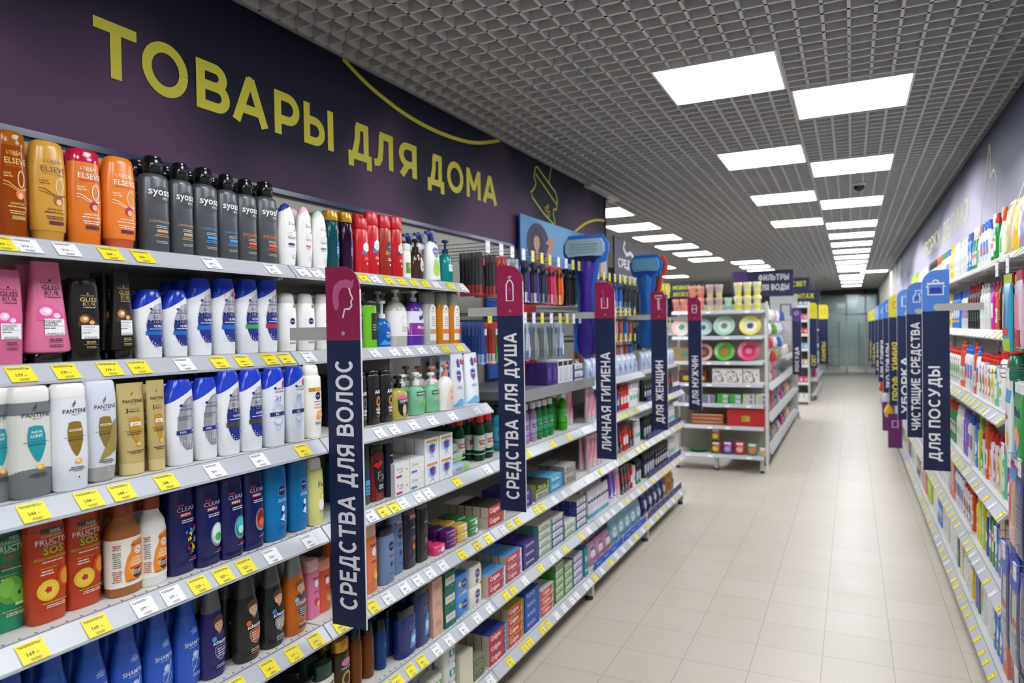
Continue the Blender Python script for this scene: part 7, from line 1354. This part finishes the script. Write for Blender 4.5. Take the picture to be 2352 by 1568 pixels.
stock(RP_(4, ND), ZRt[4], XFr[4], -1, [('f_w7', 3.78, 1, .12, 1, 2, (1.5, 1.1, 1.3)), ('f_w3', 3.93, 1, .1, 1, 2, 1.15), ('f_w2', 4.04, 1, .1, 1, 2, 1.15), ('f_w4', 4.15, 1, .1, 1, 2, 1.12), ('f_w1', 4.26, 1, .1, 1, 2, 1.12), ('r_orange', 4.40, 1, .12, 1, 1, 1.2), ('f_w5', 4.52, 1, .1, 1, 1), ('r_lime', 4.62, 1, .1, 1, 1), ('r_sky', 4.73, 1, .1, 1, 1)])
stock(RP_(4, 'second pan bay'), ZRt[4], XFr[4], -1, [('r_white', 4.9, 2, .1, 1, 1), ('r_violet', 5.1, 2, .09, 1, 1), ('r_white2', 5.3, 3, .1, 1, 1), ('r_grn', 5.62, 4, .1, 1, 1)]); stock(RP_(4, 'spray sign bay'), ZRt[4], XFr[4], -1, [('r_yellow', 6.1, 2, .12, 1, 1), ('r_white2', 6.36, 4, .12, 1, 1), ('r_sky', 6.86, 3, .12, 1, 1)])
stock(RP_(5, ND), ZRt[5], XFr[5], -1, [('c_night', 3.67, 1, .1, 1, 2), ('c_ice', 3.79, 1, .1, 1, 2, (.9, 1, 1.1)), ('c_coral', 3.92, 1, .1, 1, 2, (1, 1, 1.15)), ('r_sky', 4.03, 2, .09, 1, 1, (1, 1, 1.1)), ('r_grn', 4.20, 2, .08, 1, 1, (1, 1, 1.1)), ('r_blue', 4.38, 1, .09, 1, 1, .85), ('r_lime', 4.50, 2, .09, 1, 1, (1, 1, 1.15)), ('r_yellow', 4.68, 1, .09, 1, 1)])
stock(RP_(5, 'second pan bay'), ZRt[5], XFr[5], -1, [('r_orange', 4.88, 1, .1, 1, 1, .9), ('f_w7', 4.98, 3, .1, 1, 1), ('r_white', 5.3, 4, .1, 1, 1), ('c_coral', 5.72, 2, .12, 1, 1)]); stock(RP_(5, 'spray sign bay'), ZRt[5], XFr[5], -1, [('r_white2', 6.1, 4, .12, 1, 1), ('r_white', 6.6, 5, .12, 1, 1)])
stock(RP_(6, ND), ZRt[6], XFr[6], -1, [('b_navy', 3.30, 1, .2, 1, 2), ('c_night', 3.53, 1, .1, 1, 1, (1, 1, 1.1)), ('j_navy', 3.71, 1, .2, 1, 2), ('c_coral', 3.88, 1, .1, 1, 2, (1, 1, 1.1)), ('r_sky', 4.01, 3, .085, 1, 1, (.9, 1, 1)), ('j_white', 4.34, 1, .18, 1, 1), ('j_plain', 4.52, 1, .18, 1, 1), ('r_teal', 4.66, 1, .09, 1, 1, 1.05), ('r_violet', 4.75, 1, .09, 1, 1, 1.05)])
stock(RP_(6, 'second pan bay'), ZRt[6], XFr[6], -1, [('r_yellow', 4.9, 1, .1, 1, 1, .6), ('r_white2', 5.0, 3, .1, 1, 1, .7), ('cream_block', 5.32, 1, .1, 4, 1), ('r_teal', 5.5, 1, .1, 1, 1, 1.1), ('j_white', 5.68, 2, .18, 1, 1)]); stock(RP_(6, 'spray sign bay'), ZRt[6], XFr[6], -1, [('j_plain', 6.15, 2, .18, 1, 1), ('r_sky', 6.5, 3, .1, 1, 1), ('j_white', 6.85, 2, .18, 1, 1)])
for r in (2, 3, 4, 5, 6):
    pl = RP_(r, 'far bays')
    stock(pl, ZRt[r], XFr[r], -1, [(k_, y_, 3, .12, 1, 1) for k_, y_ in zip(rt.sample(['r_white', 'r_sky', 'r_gtop', 'f_w1', 'f_w4', 'r_violet', 'r_lime', 'r_white2', 'f_w5', 'r_yellow', 'c_coral', 'r_navy'], 9), [7.33+.4*q for q in range(9)])])
# blister and cloth packs on wires in the nearest right bay
def sheet(key, W, H, cols, marks, desc, short, kind='cleaning_pack', th=.022):
    a = MB(); n = 6; vs = []; 
    pr = [(-H, W*.48, th*.3, 0, 3), (-H*.9, W*.5, th*.5, 0, 3), (-H*.5, W*.5, th*.5, 0, 3), (-H*.15, W*.5, th*.35, 0, 4), (0, W*.5, .002, 0, 4)]; a.loft(pr, mat(cols, .2), n=20)
    drape(a, W, H, th, pr, marks); b = MB().box(-W*.48, W*.48, -.002, .001, 0, .035, PM(marks[0][-1] if isinstance(marks[0][-1], str) else '#e8e8e8')); proto(key, kind, desc, short, 'cleaning pack', W, H, th, ('pack', a), ('hanger', b))
sheet('g_pink', .13, .24, '#d8b8c8', [('r', .0, -.85, .9, .25, '#b0243a'), ('p', [(-.3, -.7), (-.1, -.2), (.1, -.2), (.35, -.7)], '#e86a9a'), ('r', -.3, -.4, .06, .7, '#e8c83a')], 'clear pack of pink rubber gloves', 'pink glove pack'); sheet('g_teal', .11, .26, '#3a9abf', [('r', .0, -.9, .9, .18, '#a8c83a'), ('e', -.1, -.5, .12, .2, '#3a4fa8'), ('r', .0, -.7, .6, .12, '#c03a3a'), ('r', -.3, -.4, .3, .5, '#c9b98a')], 'teal carded brush pack', 'teal card pack')
sheet('g_green', .15, .27, '#2f9a4a', [('t', 'Vileda', .0, -.25, .8, '#1f2a6a', .03), ('e', .05, -.6, .3, .16, '#e0a080'), ('e', -.1, -.75, .2, .12, '#4f8ae0'), ('r', 0, -.93, 1.0, .1, '#e8c8c8')], 'green printed sponge cloth pack', 'green cloth pack'); sheet('g_white', .10, .26, '#dfe6e4', [('t', '8+', .0, -.4, .4, '#b0303a', .03), ('r', .0, -.1, .9, .18, '#4f9ad0'), ('e', .1, -.7, .2, .1, '#e8b84a')], 'white sponge pack with blue header', 'white sponge pack')
sheet('g_rose', .13, .30, '#e49aa4', [('p', [(-.4, -.85), (-.3, -.3), (.0, -.2), (.1, -.6)], '#d83a7a'), ('p', [(.05, -.1), (.3, -.3), (.4, -.7), (.1, -.75)], '#a8cc3a'), ('r', .0, -.08, .9, .16, '#4f9ae0')], 'pink and green microfibre cloth pack', 'pink green cloth pack'); sheet('g_navy', .15, .30, '#26285a', [('e', .1, -.15, .2, .08, '#4f5fc8'), ('l', 0, -.4, .6, 5, .06, '#6a6fa8')], 'dark navy cloth pack', 'navy cloth pack')
sheet('g_glove', .17, .37, '#5a5876', [('r', .0, -.10, 1.0, .26, '#2348b8'), ('t', 'УРРЫ', -.15, -.09, .36, '#e8c82e', .02), ('e', -.1, -.42, .1, .2, '#4a3a78'), ('r', .2, -.45, .4, .4, '#a9b8b8'), ('e', .2, -.56, .2, .05, '#c04a3a'), ('t', 'ПЕРЧАТКИ', .0, -.77, .8, '#d8d8e4', .01)], 'dark grey glove pack with blue top and white lettering', 'grey glove pack')
RB = [(3.02, 2.0, 'g_pink', 'upper'), (3.22, 2.0, 'g_teal', 'upper'), (3.46, 1.60, None, 'second'), (3.20, 1.60, 'g_white', 'second'), (3.03, 1.60, 'g_green', 'second'), (3.25, 1.30, 'g_rose', 'third'), (3.13, 1.29, 'g_navy', 'third'), (2.95, 1.29, 'g_navy', 'third'), (3.42, .93, 'g_glove', 'fourth'), (3.24, .92, 'g_glove', 'fourth'), (3.04, .90, 'g_navy', 'fourth')]
cnt_ = {}
for y, z, k_, lvl in RB:
    cnt_[lvl] = cnt_.get(lvl, 0)+1; n_ = ORD[cnt_[lvl]]; xt = .50 if z > 1.4 else .52
    hook(WALLX-.06, xt, y, z, -1, 'w', 'wire hook of the nearest right bay, %s on its %s row' % (n_, lvl), 'wire hooks of the nearest right bay')
    for i in range(3 if k_ else 0):
        o = put(k_, (xt+.035+i*.035, y+random.uniform(-.006, .006), z-.045), -PI/2+random.uniform(-.06, .06), None, full=i == 0)
        set_label(o, ('%s hanging foremost on %s hook, %s row' if i == 0 else '%s behind the foremost on %s hook, %s row') % (PROTO[k_].short, n_, lvl), 'packs on the nearest right hooks')
# purple flag boards at the foot of the right shelves
for i, (y, lab) in enumerate(((10.0, 'purple flag board jutting out near the floor, nearer one'), (11.8, 'purple flag board jutting out near the floor, farther one'))):
    o = empty('flag_board', (.40, y, (.25, .22)[i])); tag(o, lab, 'sign'); obj('board', MB().box(0, .158, 0, .006, 0, .43, mat('#6a1f66', .5)), o); a = MB(); vs, fs = stroke([(.05, .26), (.11, .26), (.11, .34), (.05, .34)], .014, True); a.add([(u, -.001, v) for u, v in vs], fs, mat('#d8b8d4', .5)); obj('pictogram', a, o)

# ================================================================ PARTY GOODS END UNIT AND WHAT LIES BEYOND
EX0, EX1, EY = -2.10, -.955, 9.0
ZE = [2.01, 1.69, 1.375, 1.10, .845, .57, .21]
EN = ['top', 'second', 'third', 'fourth', 'fifth', 'sixth', 'bottom']
o = empty('shelving_bay', (EX0, EY+.48, 0)); tag(o, 'end shelving unit of party cups and plates facing the camera', 'shelving')
obj('back_panel', MB().box(0, EX1-EX0, -.02, 0, .1, 2.1, BACKP), o)
for x_ in (0, EX1-EX0-.03): obj('upright', MB().box(x_, x_+.03, -.05, -.02, .1, 2.12, STEEL), o)
for i, z in enumerate(ZE):
    a = MB().box(.034, EX1-EX0-.034, -.44, -.055, z-.03, z, SHELF); sh_ = obj('shelf_board', a, o)
    obj('price_rail', MB().prism([(-.44-u, z+v) for u, v in ((-.004, .003), (.003, .003), (.03, -.036), (.03, -.043), (-.004, -.043))], .02, EX1-EX0-.02, 'x', RAILM), sh_)
for x_ in (.06, .55, EX1-EX0-.05):
    f_ = MB(); f_.loft([(0, .026, .026), (.012, .028, .028), (.03, .016, .016)], DARKG, n=10, e=2); f_.v = [(v[0]+x_, v[1]-.38, v[2]) for v in f_.v]; f_.box(x_-.02, x_+.02, -.42, -.35, .03, .18, STEEL); obj('foot', f_, o)
obj('side_post', MB().box(EX1-EX0+.005, EX1-EX0+.035, -.5, -.47, .03, 1.9, mat('#d4d4d0', .4)), o)
def shelfE(place, z, seq):
    """row facing the camera, laid along x: (key, x, n, pitch, levels, scale[, tilt])"""
    for key, x, n, dx, lv, q in seq:
        p = PROTO[key]
        for i in range(n):
            for l in range(lv):
                o = put(key, (x+i*dx, EY+.06+p.D*q/2, z+.001+l*(p.H*q*.99 if p.kind == 'paper_cup_stack' else p.H*q+.001)), random.uniform(-.05, .05), (q, q, q), full=False)
                lab = '%s %s' % (p.desc, place) if n == 1 and lv == 1 else '%s %s%s, %s' % (ORD[i+1], p.short, '' if lv == 1 else ' of the %s layer' % ORD[l+1], place)
                set_label(o, lab, (p.desc+' '+place) if n*lv > 1 else None)
def cup(key, c1, c2, desc, short):
    a = MB(); H = .20
    a.loft([(0, .023, .023), (.10, .037, .037), (.103, .040, .040), (.107, .037, .037), (.113, .040, .040), (.117, .037, .037), (.123, .040, .040), (.127, .036, .036)], mat(c1, .4), n=18, e=2)
    a.loft([(.008, .0246, .0246), (.045, .0298, .0298)], PM(c2), n=18, e=2, cap=False)
    proto(key, 'paper_cup_stack', desc, short, 'cups', .08, .127, .08, ('cups', a))
cup('cup_coral', '#f0a090', '#e8806a', 'stack of coral paper cups', 'coral cups'); cup('cup_grey', '#c9b4b4', '#d8c878', 'stack of pinkish grey patterned paper cups', 'patterned cups'); cup('cup_mint', '#bfe0cc', '#7fc0a0', 'stack of mint paper cups', 'mint cups'); cup('cup_yellow', '#ece8b0', '#e0d43a', 'stack of pale yellow paper cups', 'yellow cups')
shelfE('on top of the party unit', ZE[0], [('cup_coral', -2.04, 2, .10, 1, 1.25), ('cup_coral', -1.83, 2, .105, 2, 1.25), ('cup_grey', -1.61, 2, .108, 2, 1.3), ('cup_mint', -1.39, 1, .1, 1, 1.25), ('cup_yellow', -1.27, 3, .112, 2, 1.35)])
def plate(key, c1, c2, c3, desc, short):
    a = MB(); R0 = .125; q = Matrix.Rotation(math.radians(68), 4, 'X'); t = MB()
    for k in range(4): t.loft([(k*.004, R0*.62, R0*.62), (k*.004+.001, R0*.66, R0*.66), (k*.004+.014, R0*.97, R0*.97), (k*.004+.015, R0, R0)], mat(c1, .3), n=30, e=2, cap=False)
    t.loft([(.0128, R0*.0, R0*.0), (.0128, R0*.64, R0*.64)], PM(c2), n=30, e=2, cap=False); t.loft([(.0132, .0001, .0001), (.0132, R0*.3, R0*.3)], PM(c3), n=20, e=2, cap=False)
    a.merge(t, Matrix.Translation((0, 0, R0*.93)) @ q); proto(key, 'paper_plate_pack', desc, short, 'plates', .25, .25, .10, ('plates', a))
plate('pl_pink', '#efb8b8', '#e8e6dc', '#5fae8a', 'pack of pale pink paper plates', 'pink plates'); plate('pl_blue', '#9fc4c8', '#c9dcdc', '#3f6a80', 'pack of pale blue paper plates', 'pale blue plates'); plate('pl_mint', '#9fd0bc', '#e4e6da', '#4f9a7a', 'pack of mint paper plates', 'mint plates'); plate('pl_yel', '#e4dc5a', '#e8e6d4', '#3f4a6a', 'pack of yellow paper plates', 'yellow plates'); plate('pl_dark', '#e0a090', '#4a4448', '#c04a3a', 'pack of dark centred paper plates', 'dark centred plates'); plate('pl_green', '#6fae3a', '#5a9a2a', '#d8603a', 'pack of green watermelon paper plates', 'green plates'); plate('pl_mag', '#e04a7a', '#c9285a', '#e07a9a', 'pack of magenta paper plates', 'magenta plates')
shelfE('on the second shelf of the party unit', ZE[1], [('pl_pink', -1.97, 1, .2, 1, 1.0), ('pl_blue', -1.70, 1, .2, 1, .92), ('pl_mint', -1.44, 1, .2, 1, 1.05), ('pl_yel', -1.13, 1, .2, 1, 1.02)])
shelfE('on the third shelf of the party unit', ZE[2], [('pl_dark', -1.70, 1, .2, 1, .92), ('pl_green', -1.44, 1, .2, 1, 1.0), ('pl_mag', -1.15, 1, .2, 1, 1.05)])
carton('wicker', 'kraft_box', 'kraft brown carton of straws', 'kraft carton', 'box', .26, .17, .1, '#a8905f', [('e', .1, .5, .2, .2, '#5f9a7a')])
shelfE('on the third shelf of the party unit', ZE[2], [('wicker', -1.95, 1, .2, 1, 1.0)])
rp = random.Random(11)
carton('dot_box', 'napkin_box', 'white cube box with many coloured dots', 'dotted box', 'box', .175, .18, .16, '#ece9e2', [('e', rp.uniform(-.42, .42), rp.uniform(.08, .85), .05, .05, rp.choice(['#d8302a', '#2f6fd0', '#3fa04a', '#e8c83a', '#7a3fa0', '#e07ab0'])) for _ in range(34)]); carton('mix_box', 'napkin_box', 'dark red printed napkin pack', 'printed napkin pack', 'box', .16, .15, .14, '#7a2a22', [('e', .1, .4, .3, .2, '#d8c83a'), ('e', -.2, .7, .2, .15, '#2f6a4a')])
shelfE('on the fourth shelf of the party unit', ZE[3], [('mix_box', -1.93, 2, .19, 1, 1.0), ('dot_box', -1.50, 3, .187, 1, 1.02)])
carton('cut_green', 'cutlery_pack', 'clear pack of green plastic cutlery', 'green cutlery pack', 'cutlery', .14, .06, .12, '#5fae5a', [('r', -.3, .5, .3, .8, '#3fae3a'), ('r', .2, .5, .4, .7, '#c8d4dc')]); carton('cut_clear', 'cutlery_pack', 'clear pack of pale plastic cutlery', 'pale cutlery pack', 'cutlery', .14, .06, .12, '#c2c9d0', [('r', -.3, .5, .2, .8, '#e0d03a'), ('r', .2, .5, .2, .7, '#8a7ab0')]); carton('cut_dark', 'cutlery_pack', 'clear pack of grey violet cutlery', 'violet cutlery pack', 'cutlery', .14, .10, .12, '#8a8698', [('r', 0, .5, .1, .9, '#d8d8e0')])
shelfE('on the fifth shelf of the party unit', ZE[4], [('cut_dark', -1.95, 2, .16, 1, 1.0), ('cut_dark', -1.63, 1, .16, 1, 1.1), ('cut_green', -1.46, 2, .15, 2, 1.0), ('cut_clear', -1.15, 2, .15, 2, 1.0)])
carton('cloth_red', 'tablecloth_pack', 'large red folded tablecloth pack with gold sticker', 'red tablecloth pack', 'tablecloth', .44, .21, .10, '#c22a26', [('r', .0, .45, .22, .34, '#c8a83a'), ('r', -.05, .45, .06, .2, '#5f9a4a')]); carton('cloth_flat', 'tablecloth_pack', 'flat orange red folded tablecloth pack', 'flat tablecloth pack', 'tablecloth', .40, .045, .2, '#b05a32', [('r', 0, .8, .9, .2, '#d8d0c0')])
shelfE('on the sixth shelf of the party unit', ZE[5], [('cloth_flat', -1.66, 1, .4, 3, 1.0), ('cloth_red', -1.19, 1, .4, 1, 1.0)])
for k_, c_, m_, n_ in (('a', '#8a5a2a', '#d8c83a', 'brown and yellow'), ('b', '#7a3a8a', '#b0a0d8', 'violet'), ('c', '#c23a3a', '#e8b0a0', 'red'), ('d', '#5f9a7a', '#e87a2a', 'green and orange'), ('e', '#c9bfae', '#d8c82a', 'beige and yellow')):
    bag('pb_'+k_, c_, [('e', 0, .4, .3, .2, m_), ('r', 0, .8, .6, .16, '#e6e2e8'), ('e', .2, .6, .14, .1, '#e84a5a')], n_+' bag of party favours', n_+' favour bag', W=.128, H=.16, D=.12, kind='favour_bag', cat='bag')
shelfE('on the bottom shelf of the party unit', ZE[6], [('pb_a', -1.56, 1, .2, 2, 1.0), ('pb_b', -1.415, 1, .2, 1, 1.05), ('pb_c', -1.27, 1, .2, 1, 1.05), ('pb_d', -1.12, 1, .2, 1, 1.0), ('pb_e', -1.0, 1, .2, 1, .65)])
a = MB()
for k in range(4): a.loft([(k*.004, .08, .08), (k*.004+.014, .118, .118), (k*.004+.015, .122, .122)], mat('#5fae6a', .3), n=30, e=2, cap=k == 0)
a.loft([(.0135, 0, 0), (.0135, .082, .082)], PM('#e6e2d0'), n=30, e=2, cap=False)
proto('pl_flat', 'paper_plate_pack', 'pack of green rimmed plates lying flat', 'green rimmed plates', 'plates', .244, .03, .244, ('plates', a)); o = put('pl_flat', (-1.80, EY+.21, ZE[6]+.001), 0, full=False); set_label(o, 'pack of green rimmed plates on the bottom shelf of the party unit')
for i, z in enumerate(ZE):
    for j, x_ in enumerate((-1.9, -1.62, -1.40, -1.15)):
        if (i+j) % 3 == 2: continue
        o = bpy.data.objects.new('price_tag', tag_mesh('w', 0, 1)); COL.objects.link(o); o.location = (x_, EY+.0055-.0008, z-.0345); o['category'] = 'price tag'; set_label(o, 'white price tag on the %s rail of the party unit, %s from the left' % (EN[i], ORD[j+1]), 'price tags of the party unit')

# gondola running on behind the party unit, its side full of hanging packs
def side_gondola(y0, y1, xf, xb, zs, lab, top=2.05):
    o = empty('shelving_bay', (xb, y0, 0)); tag(o, lab, 'shelving')
    obj('back_panel', MB().box(-.02, 0, .004, y1-y0, .1, top, BACKP), o)
    for z in zs:
        sh_ = obj('shelf_board', MB().box(0, xf-xb, .004, y1-y0-.004, z-.03, z, SHELF), o); obj('price_rail', MB().prism([(p[0], p[1]) for p in rail_prof(xf-xb, z, 1)], .004, y1-y0-.004, 'y', RAILM), sh_)
    for yy in (.1, y1-y0-.1): f_ = MB(); foot(f_, xf-xb-.06, yy); obj('foot', f_, o)
    return o
side_gondola(9.52, 12.0, -.97, -1.50, [1.02, .62, .20], 'side shelving running on behind the party unit, nearer part')
side_gondola(12.0, 14.6, -.97, -1.50, [1.30, 1.02, .62, .20], 'side shelving behind the party unit, farther part beside the grey panel')
HP = [('#e2e2e6', 'white'), ('#c9cfd8', 'clear'), ('#c8403a', 'red'), ('#d83a9a', 'magenta'), ('#6a9a3a', 'green'), ('#3f5fa8', 'blue'), ('#b8a0c8', 'lilac'), ('#e0b020', 'golden yellow'), ('#8a6fc0', 'violet')]
for i, (c_, n_) in enumerate(HP): bag('hp_%d' % i, c_, [('e', .1, .5, .24, .2, '#f0f0ec'), ('r', -.1, .25, .4, .1, HP[(i+4) % 9][0])], n_+' hanging pack', n_+' hanging pack', W=.14, H=.15, D=.09, kind='hanging_pack', cat='pack')
col_ = {1.88: [0, 1, 3, 0, 5], 1.70: [0, 4, 1, 1, 6], 1.52: [2, 1, 5, 1, 0], 1.36: [2, 4, 5, 4, 1]}
for z, ids in col_.items():
    for j, i in enumerate(ids):
        y = 9.55+j*.42; hook(-1.495, -1.0, y, z+.16, 1, 'w', 'wire hook over the side shelving, %s along, at %s height' % (ORD[j+1], {1.88: 'head', 1.70: 'chin', 1.52: 'chest', 1.36: 'waist'}[z]), 'wire hooks behind the party unit')
        o = put('hp_%d' % i, (-.95+rp.uniform(-.04, .05), y, z), PI/2, None, full=False); set_label(o, '%s, %s along the side shelving, at %s height' % (PROTO['hp_%d' % i].short, ORD[j+1], {1.88: 'head', 1.70: 'chin', 1.52: 'chest', 1.36: 'waist'}[z]), 'packs hanging behind the party unit')
for z, i, lv in ((1.021, 7, 2), (.621, 8, 2), (.201, 2, 1)):
    for j in range(8):
        for l in range(lv):
            o = put('hp_%d' % (i if j < 3 else (i+j) % 9), (-1.06, 9.64+j*.28, z+l*.152), PI/2, (1.2, 1, 1), full=False); set_label(o, '%s, %s along, %s layer, %s shelf behind party unit' % (PROTO['hp_%d' % (i if j < 3 else (i+j) % 9)].short, ORD[j+1], ORD[l+1], {1.021: 'upper', .621: 'middle', .201: 'bottom'}[z]), 'packs on shelves behind the party unit')
for z in (1.3, .62, .2):
    for j in range(6):
        o = put('hp_%d' % ((j*2+3) % 9), (-1.06, 12.2+j*.4, z+.001), PI/2, (1.6, 1, 1.2), full=False); set_label(o, '%s, %s along the far side shelving, %s shelf' % (PROTO['hp_%d' % ((j*2+3) % 9)].short, ORD[j+1], {1.3: 'upper', .62: 'middle', .2: 'bottom'}[z]), 'packs on the far side shelving')
o = empty('end_panel', (-1.45, 14.72, 0)); tag(o, 'tall pale grey end panel with a pictogram behind the hanging packs', 'panel')
obj('panel', MB().box(0, .50, 0, .03, .12, 2.42, mat('#c4c2c2', .5)), o); obj('foot', MB().box(.0, .54, -.06, .1, 0, .03, STEEL).box(.46, .52, .0, .03, .03, .12, STEEL), o); a = MB(); vs, fs = stroke([(.2, 2.0), (.2, 2.22), (.38, 2.22), (.38, 2.0)], .03); a.add([(u, -.001, v) for u, v in vs], fs, mat('#3a3a62', .5)); obj('pictogram', a, o)
PUR = mat('#4a2a78', .5)
blade(-.928, 13.0, '', 'ПОСУДА', PUR, [(C_(.5, .6, .2), .05, WHT, True)], 'tall sign with purple head beside the hanging packs', side=1, run=.42, textw=.06, w=.15, arm=.57)
def ceiling_sign(x, y, z0, z1, w, left, lines, lab, lc=WHT, head=None):
    o = empty('hanging_sign', (x, y, z0)); tag(o, lab, 'sign', 'signs hanging from the ceiling')
    obj('board', MB().box(0, w, 0, .03, 0, z1-z0, mat('#1c2448', .5)), o)
    if left: obj('header_panel', MB().box(0, left[0], -.004, 0, 0, z1-z0, left[1]), o)
    a = MB()
    for i, (t_, x_, ln, hh) in enumerate(lines):
        vs, fs, l_ = signfit(t_, width=ln, height=hh, t=.2); a.add([(x_+u, -.005-k, (z1-z0)-.07-hh-i*hh*1.65+v) for u, v, k in vs], fs, lc)
    obj('lettering', a, o)
    for q in (.15, .85): obj('hanger', MB().tube([(w*q, .015, z1-z0), (w*q, .015, CEIL-z0)], .004, mat('#9a9a98', .4)), o)
    return o
ceiling_sign(-1.83, 12.5, 2.30, 2.74, .97, (.24, PUR), [('ФИЛЬТРЫ', .42, .48, .10), ('ДЛЯ ВОДЫ', .40, .50, .10)], 'navy hanging sign with purple end and white lettering about water filters')
ceiling_sign(-1.35, 15.2, 2.48, 2.76, .60, None, [('СВЕТ', .28, .26, .10)], 'navy hanging sign with yellow lettering behind the water filter sign', lc=YLW)
ceiling_sign(-1.30, 15.9, 2.30, 2.54, .70, None, [('МОНТАЖ', .14, .46, .10)], 'lower navy hanging sign with yellow lettering for mounting goods', lc=YLW)
ceiling_sign(-4.05, 16.0, 2.48, 2.82, 1.07, (.32, YLW), [('МОБИЛЬНЫЕ', .40, .62, .09), ('АКСЕССУАРЫ', .40, .62, .09)], 'navy hanging sign with yellow square end, beyond the blue razor', lc=YLW)
# second end unit far down the aisle
o = empty('shelving_bay', (-1.30, 17.7, 0)); tag(o, 'narrow white end unit far down the aisle beyond the grey panel', 'shelving')
ZF = [2.26, 1.93, 1.61, 1.27, .90, .50, .12]
obj('back_panel', MB().box(0, .40, -.02, 0, .05, 2.5, mat('#7a7268', .6)), o)
for x_ in (-.02, .40): obj('side_panel', MB().box(x_, x_+.02, -.42, 0, .0, 2.5, mat('#d4d4d2', .5)), o)
for z in ZF: sh_ = obj('shelf_board', MB().box(0, .40, -.40, -.02, z-.03, z, mat('#e4e4e2', .4)), o); obj('price_rail', MB().box(0, .40, -.415, -.402, z-.05, z+.005, mat('#e4e4e2', .4)), sh_)
FC = ['#8fb4c0', '#e87aa8', '#e0503a', '#8fc4dc', '#d8c0a0', '#e0608a', '#e4e6e4']
for i, z in enumerate(ZF):
    carton('far_%d' % i, 'goods_box', {0: 'grey blue', 1: 'pink', 2: 'red', 3: 'pale blue', 4: 'beige', 5: 'rose', 6: 'white'}[i]+' small carton', 'small carton', 'box', .085, .13, .07, FC[i], [('r', 0, .5, .5, .3, '#f0f0ee')])
    for j in range(4): o = put('far_%d' % i, (-1.25+j*.1, 17.40, z+.001), 0, None, full=False); set_label(o, '%s, %s from the left, %s shelf of the far white unit' % (PROTO['far_%d' % i].desc, ORD[j+1], EN[i]), 'cartons on the far white unit')
blade(-.872, 17.5, '', 'СВЕТ', YLW, YBX, 'yellow headed tall sign beside the far white unit', side=1, wcol=YLW, run=.25, w=.16, zt=2.32, h=1.5, headh=.36, arm=.012)
blade(-.757, 19.5, '', 'ЛАМПЫ', YLW, YBX, 'yellow headed tall sign behind its twin at the far white unit', side=1, wcol=YLW, run=.5, w=.22, zt=2.32, h=1.5, headh=.36, arm=.01)
side_gondola(18.2, 22.5, -.80, -1.15, [1.7, 1.3, .9, .5, .15], 'far shelving along the aisle beyond the white end unit', top=2.0)
for j in range(10):
    z = (1.301, .901, .501)[j % 3]; o = put('hp_%d' % ((j*5+2) % 9), (-.85, 18.5+j*.38, z), PI/2, (1.6, 1.2, 1.4), full=False); set_label(o, '%s, %s along the farthest left shelving' % (PROTO['hp_%d' % ((j*5+2) % 9)].short, ORD[j+1]), 'packs on the farthest left shelving')
# hanging bits along the far right shelves
for j, (y, z, i) in enumerate([(12.6, 1.15, 0), (12.9, .95, 7), (13.3, .68, 2), (13.6, 1.3, 0), (14.2, 1.45, 0), (14.8, .9, 1), (11.9, .62, 0), (11.2, .5, 7)]):
    hook(WALLX-.06, .45, y, z+.17, -1, 'w', 'wire hook on the far right shelves, %s of eight' % ORD[j+1], 'wire hooks on the far right'); o = put('hp_%d' % i, (.46, y, z), -PI/2, (1.3, 1.3, 1.2), full=False); set_label(o, '%s hanging on the far right shelves, on the %s hook' % (PROTO['hp_%d' % i].short, ORD[j+1]), 'packs on the far right')
# low row of shelving across the shop to the left, seen between the signs
for i, (x, y) in enumerate(((-4.6, 12.5), (-3.4, 19.0), (-6.0, 18.0))):
    o = empty('shelving_bay', (x, y, 0)); tag(o, ['shelving row behind the last left bay, across the shop', 'shelving row deep in the shop beyond the party unit', 'shelving row deep in the shop at far left'][i], 'shelving')
    obj('back_panel', MB().box(0, 2.2, 0, .03, .1, 1.9, BACKP), o)
    for z in (.2, .7, 1.2, 1.7): obj('shelf_board', MB().box(0, 2.2, -.4, 0, z-.03, z, SHELF), o)
    obj('base', MB().box(0, 2.2, -.38, .02, 0, .1, STEEL), o)

# look-alikes that nothing tells apart share one group
for lab, l in USED.items():
    if len(l) > 1 and len({o.get('group') for o in l}) > 1:
        for o in l: o['group'] = lab
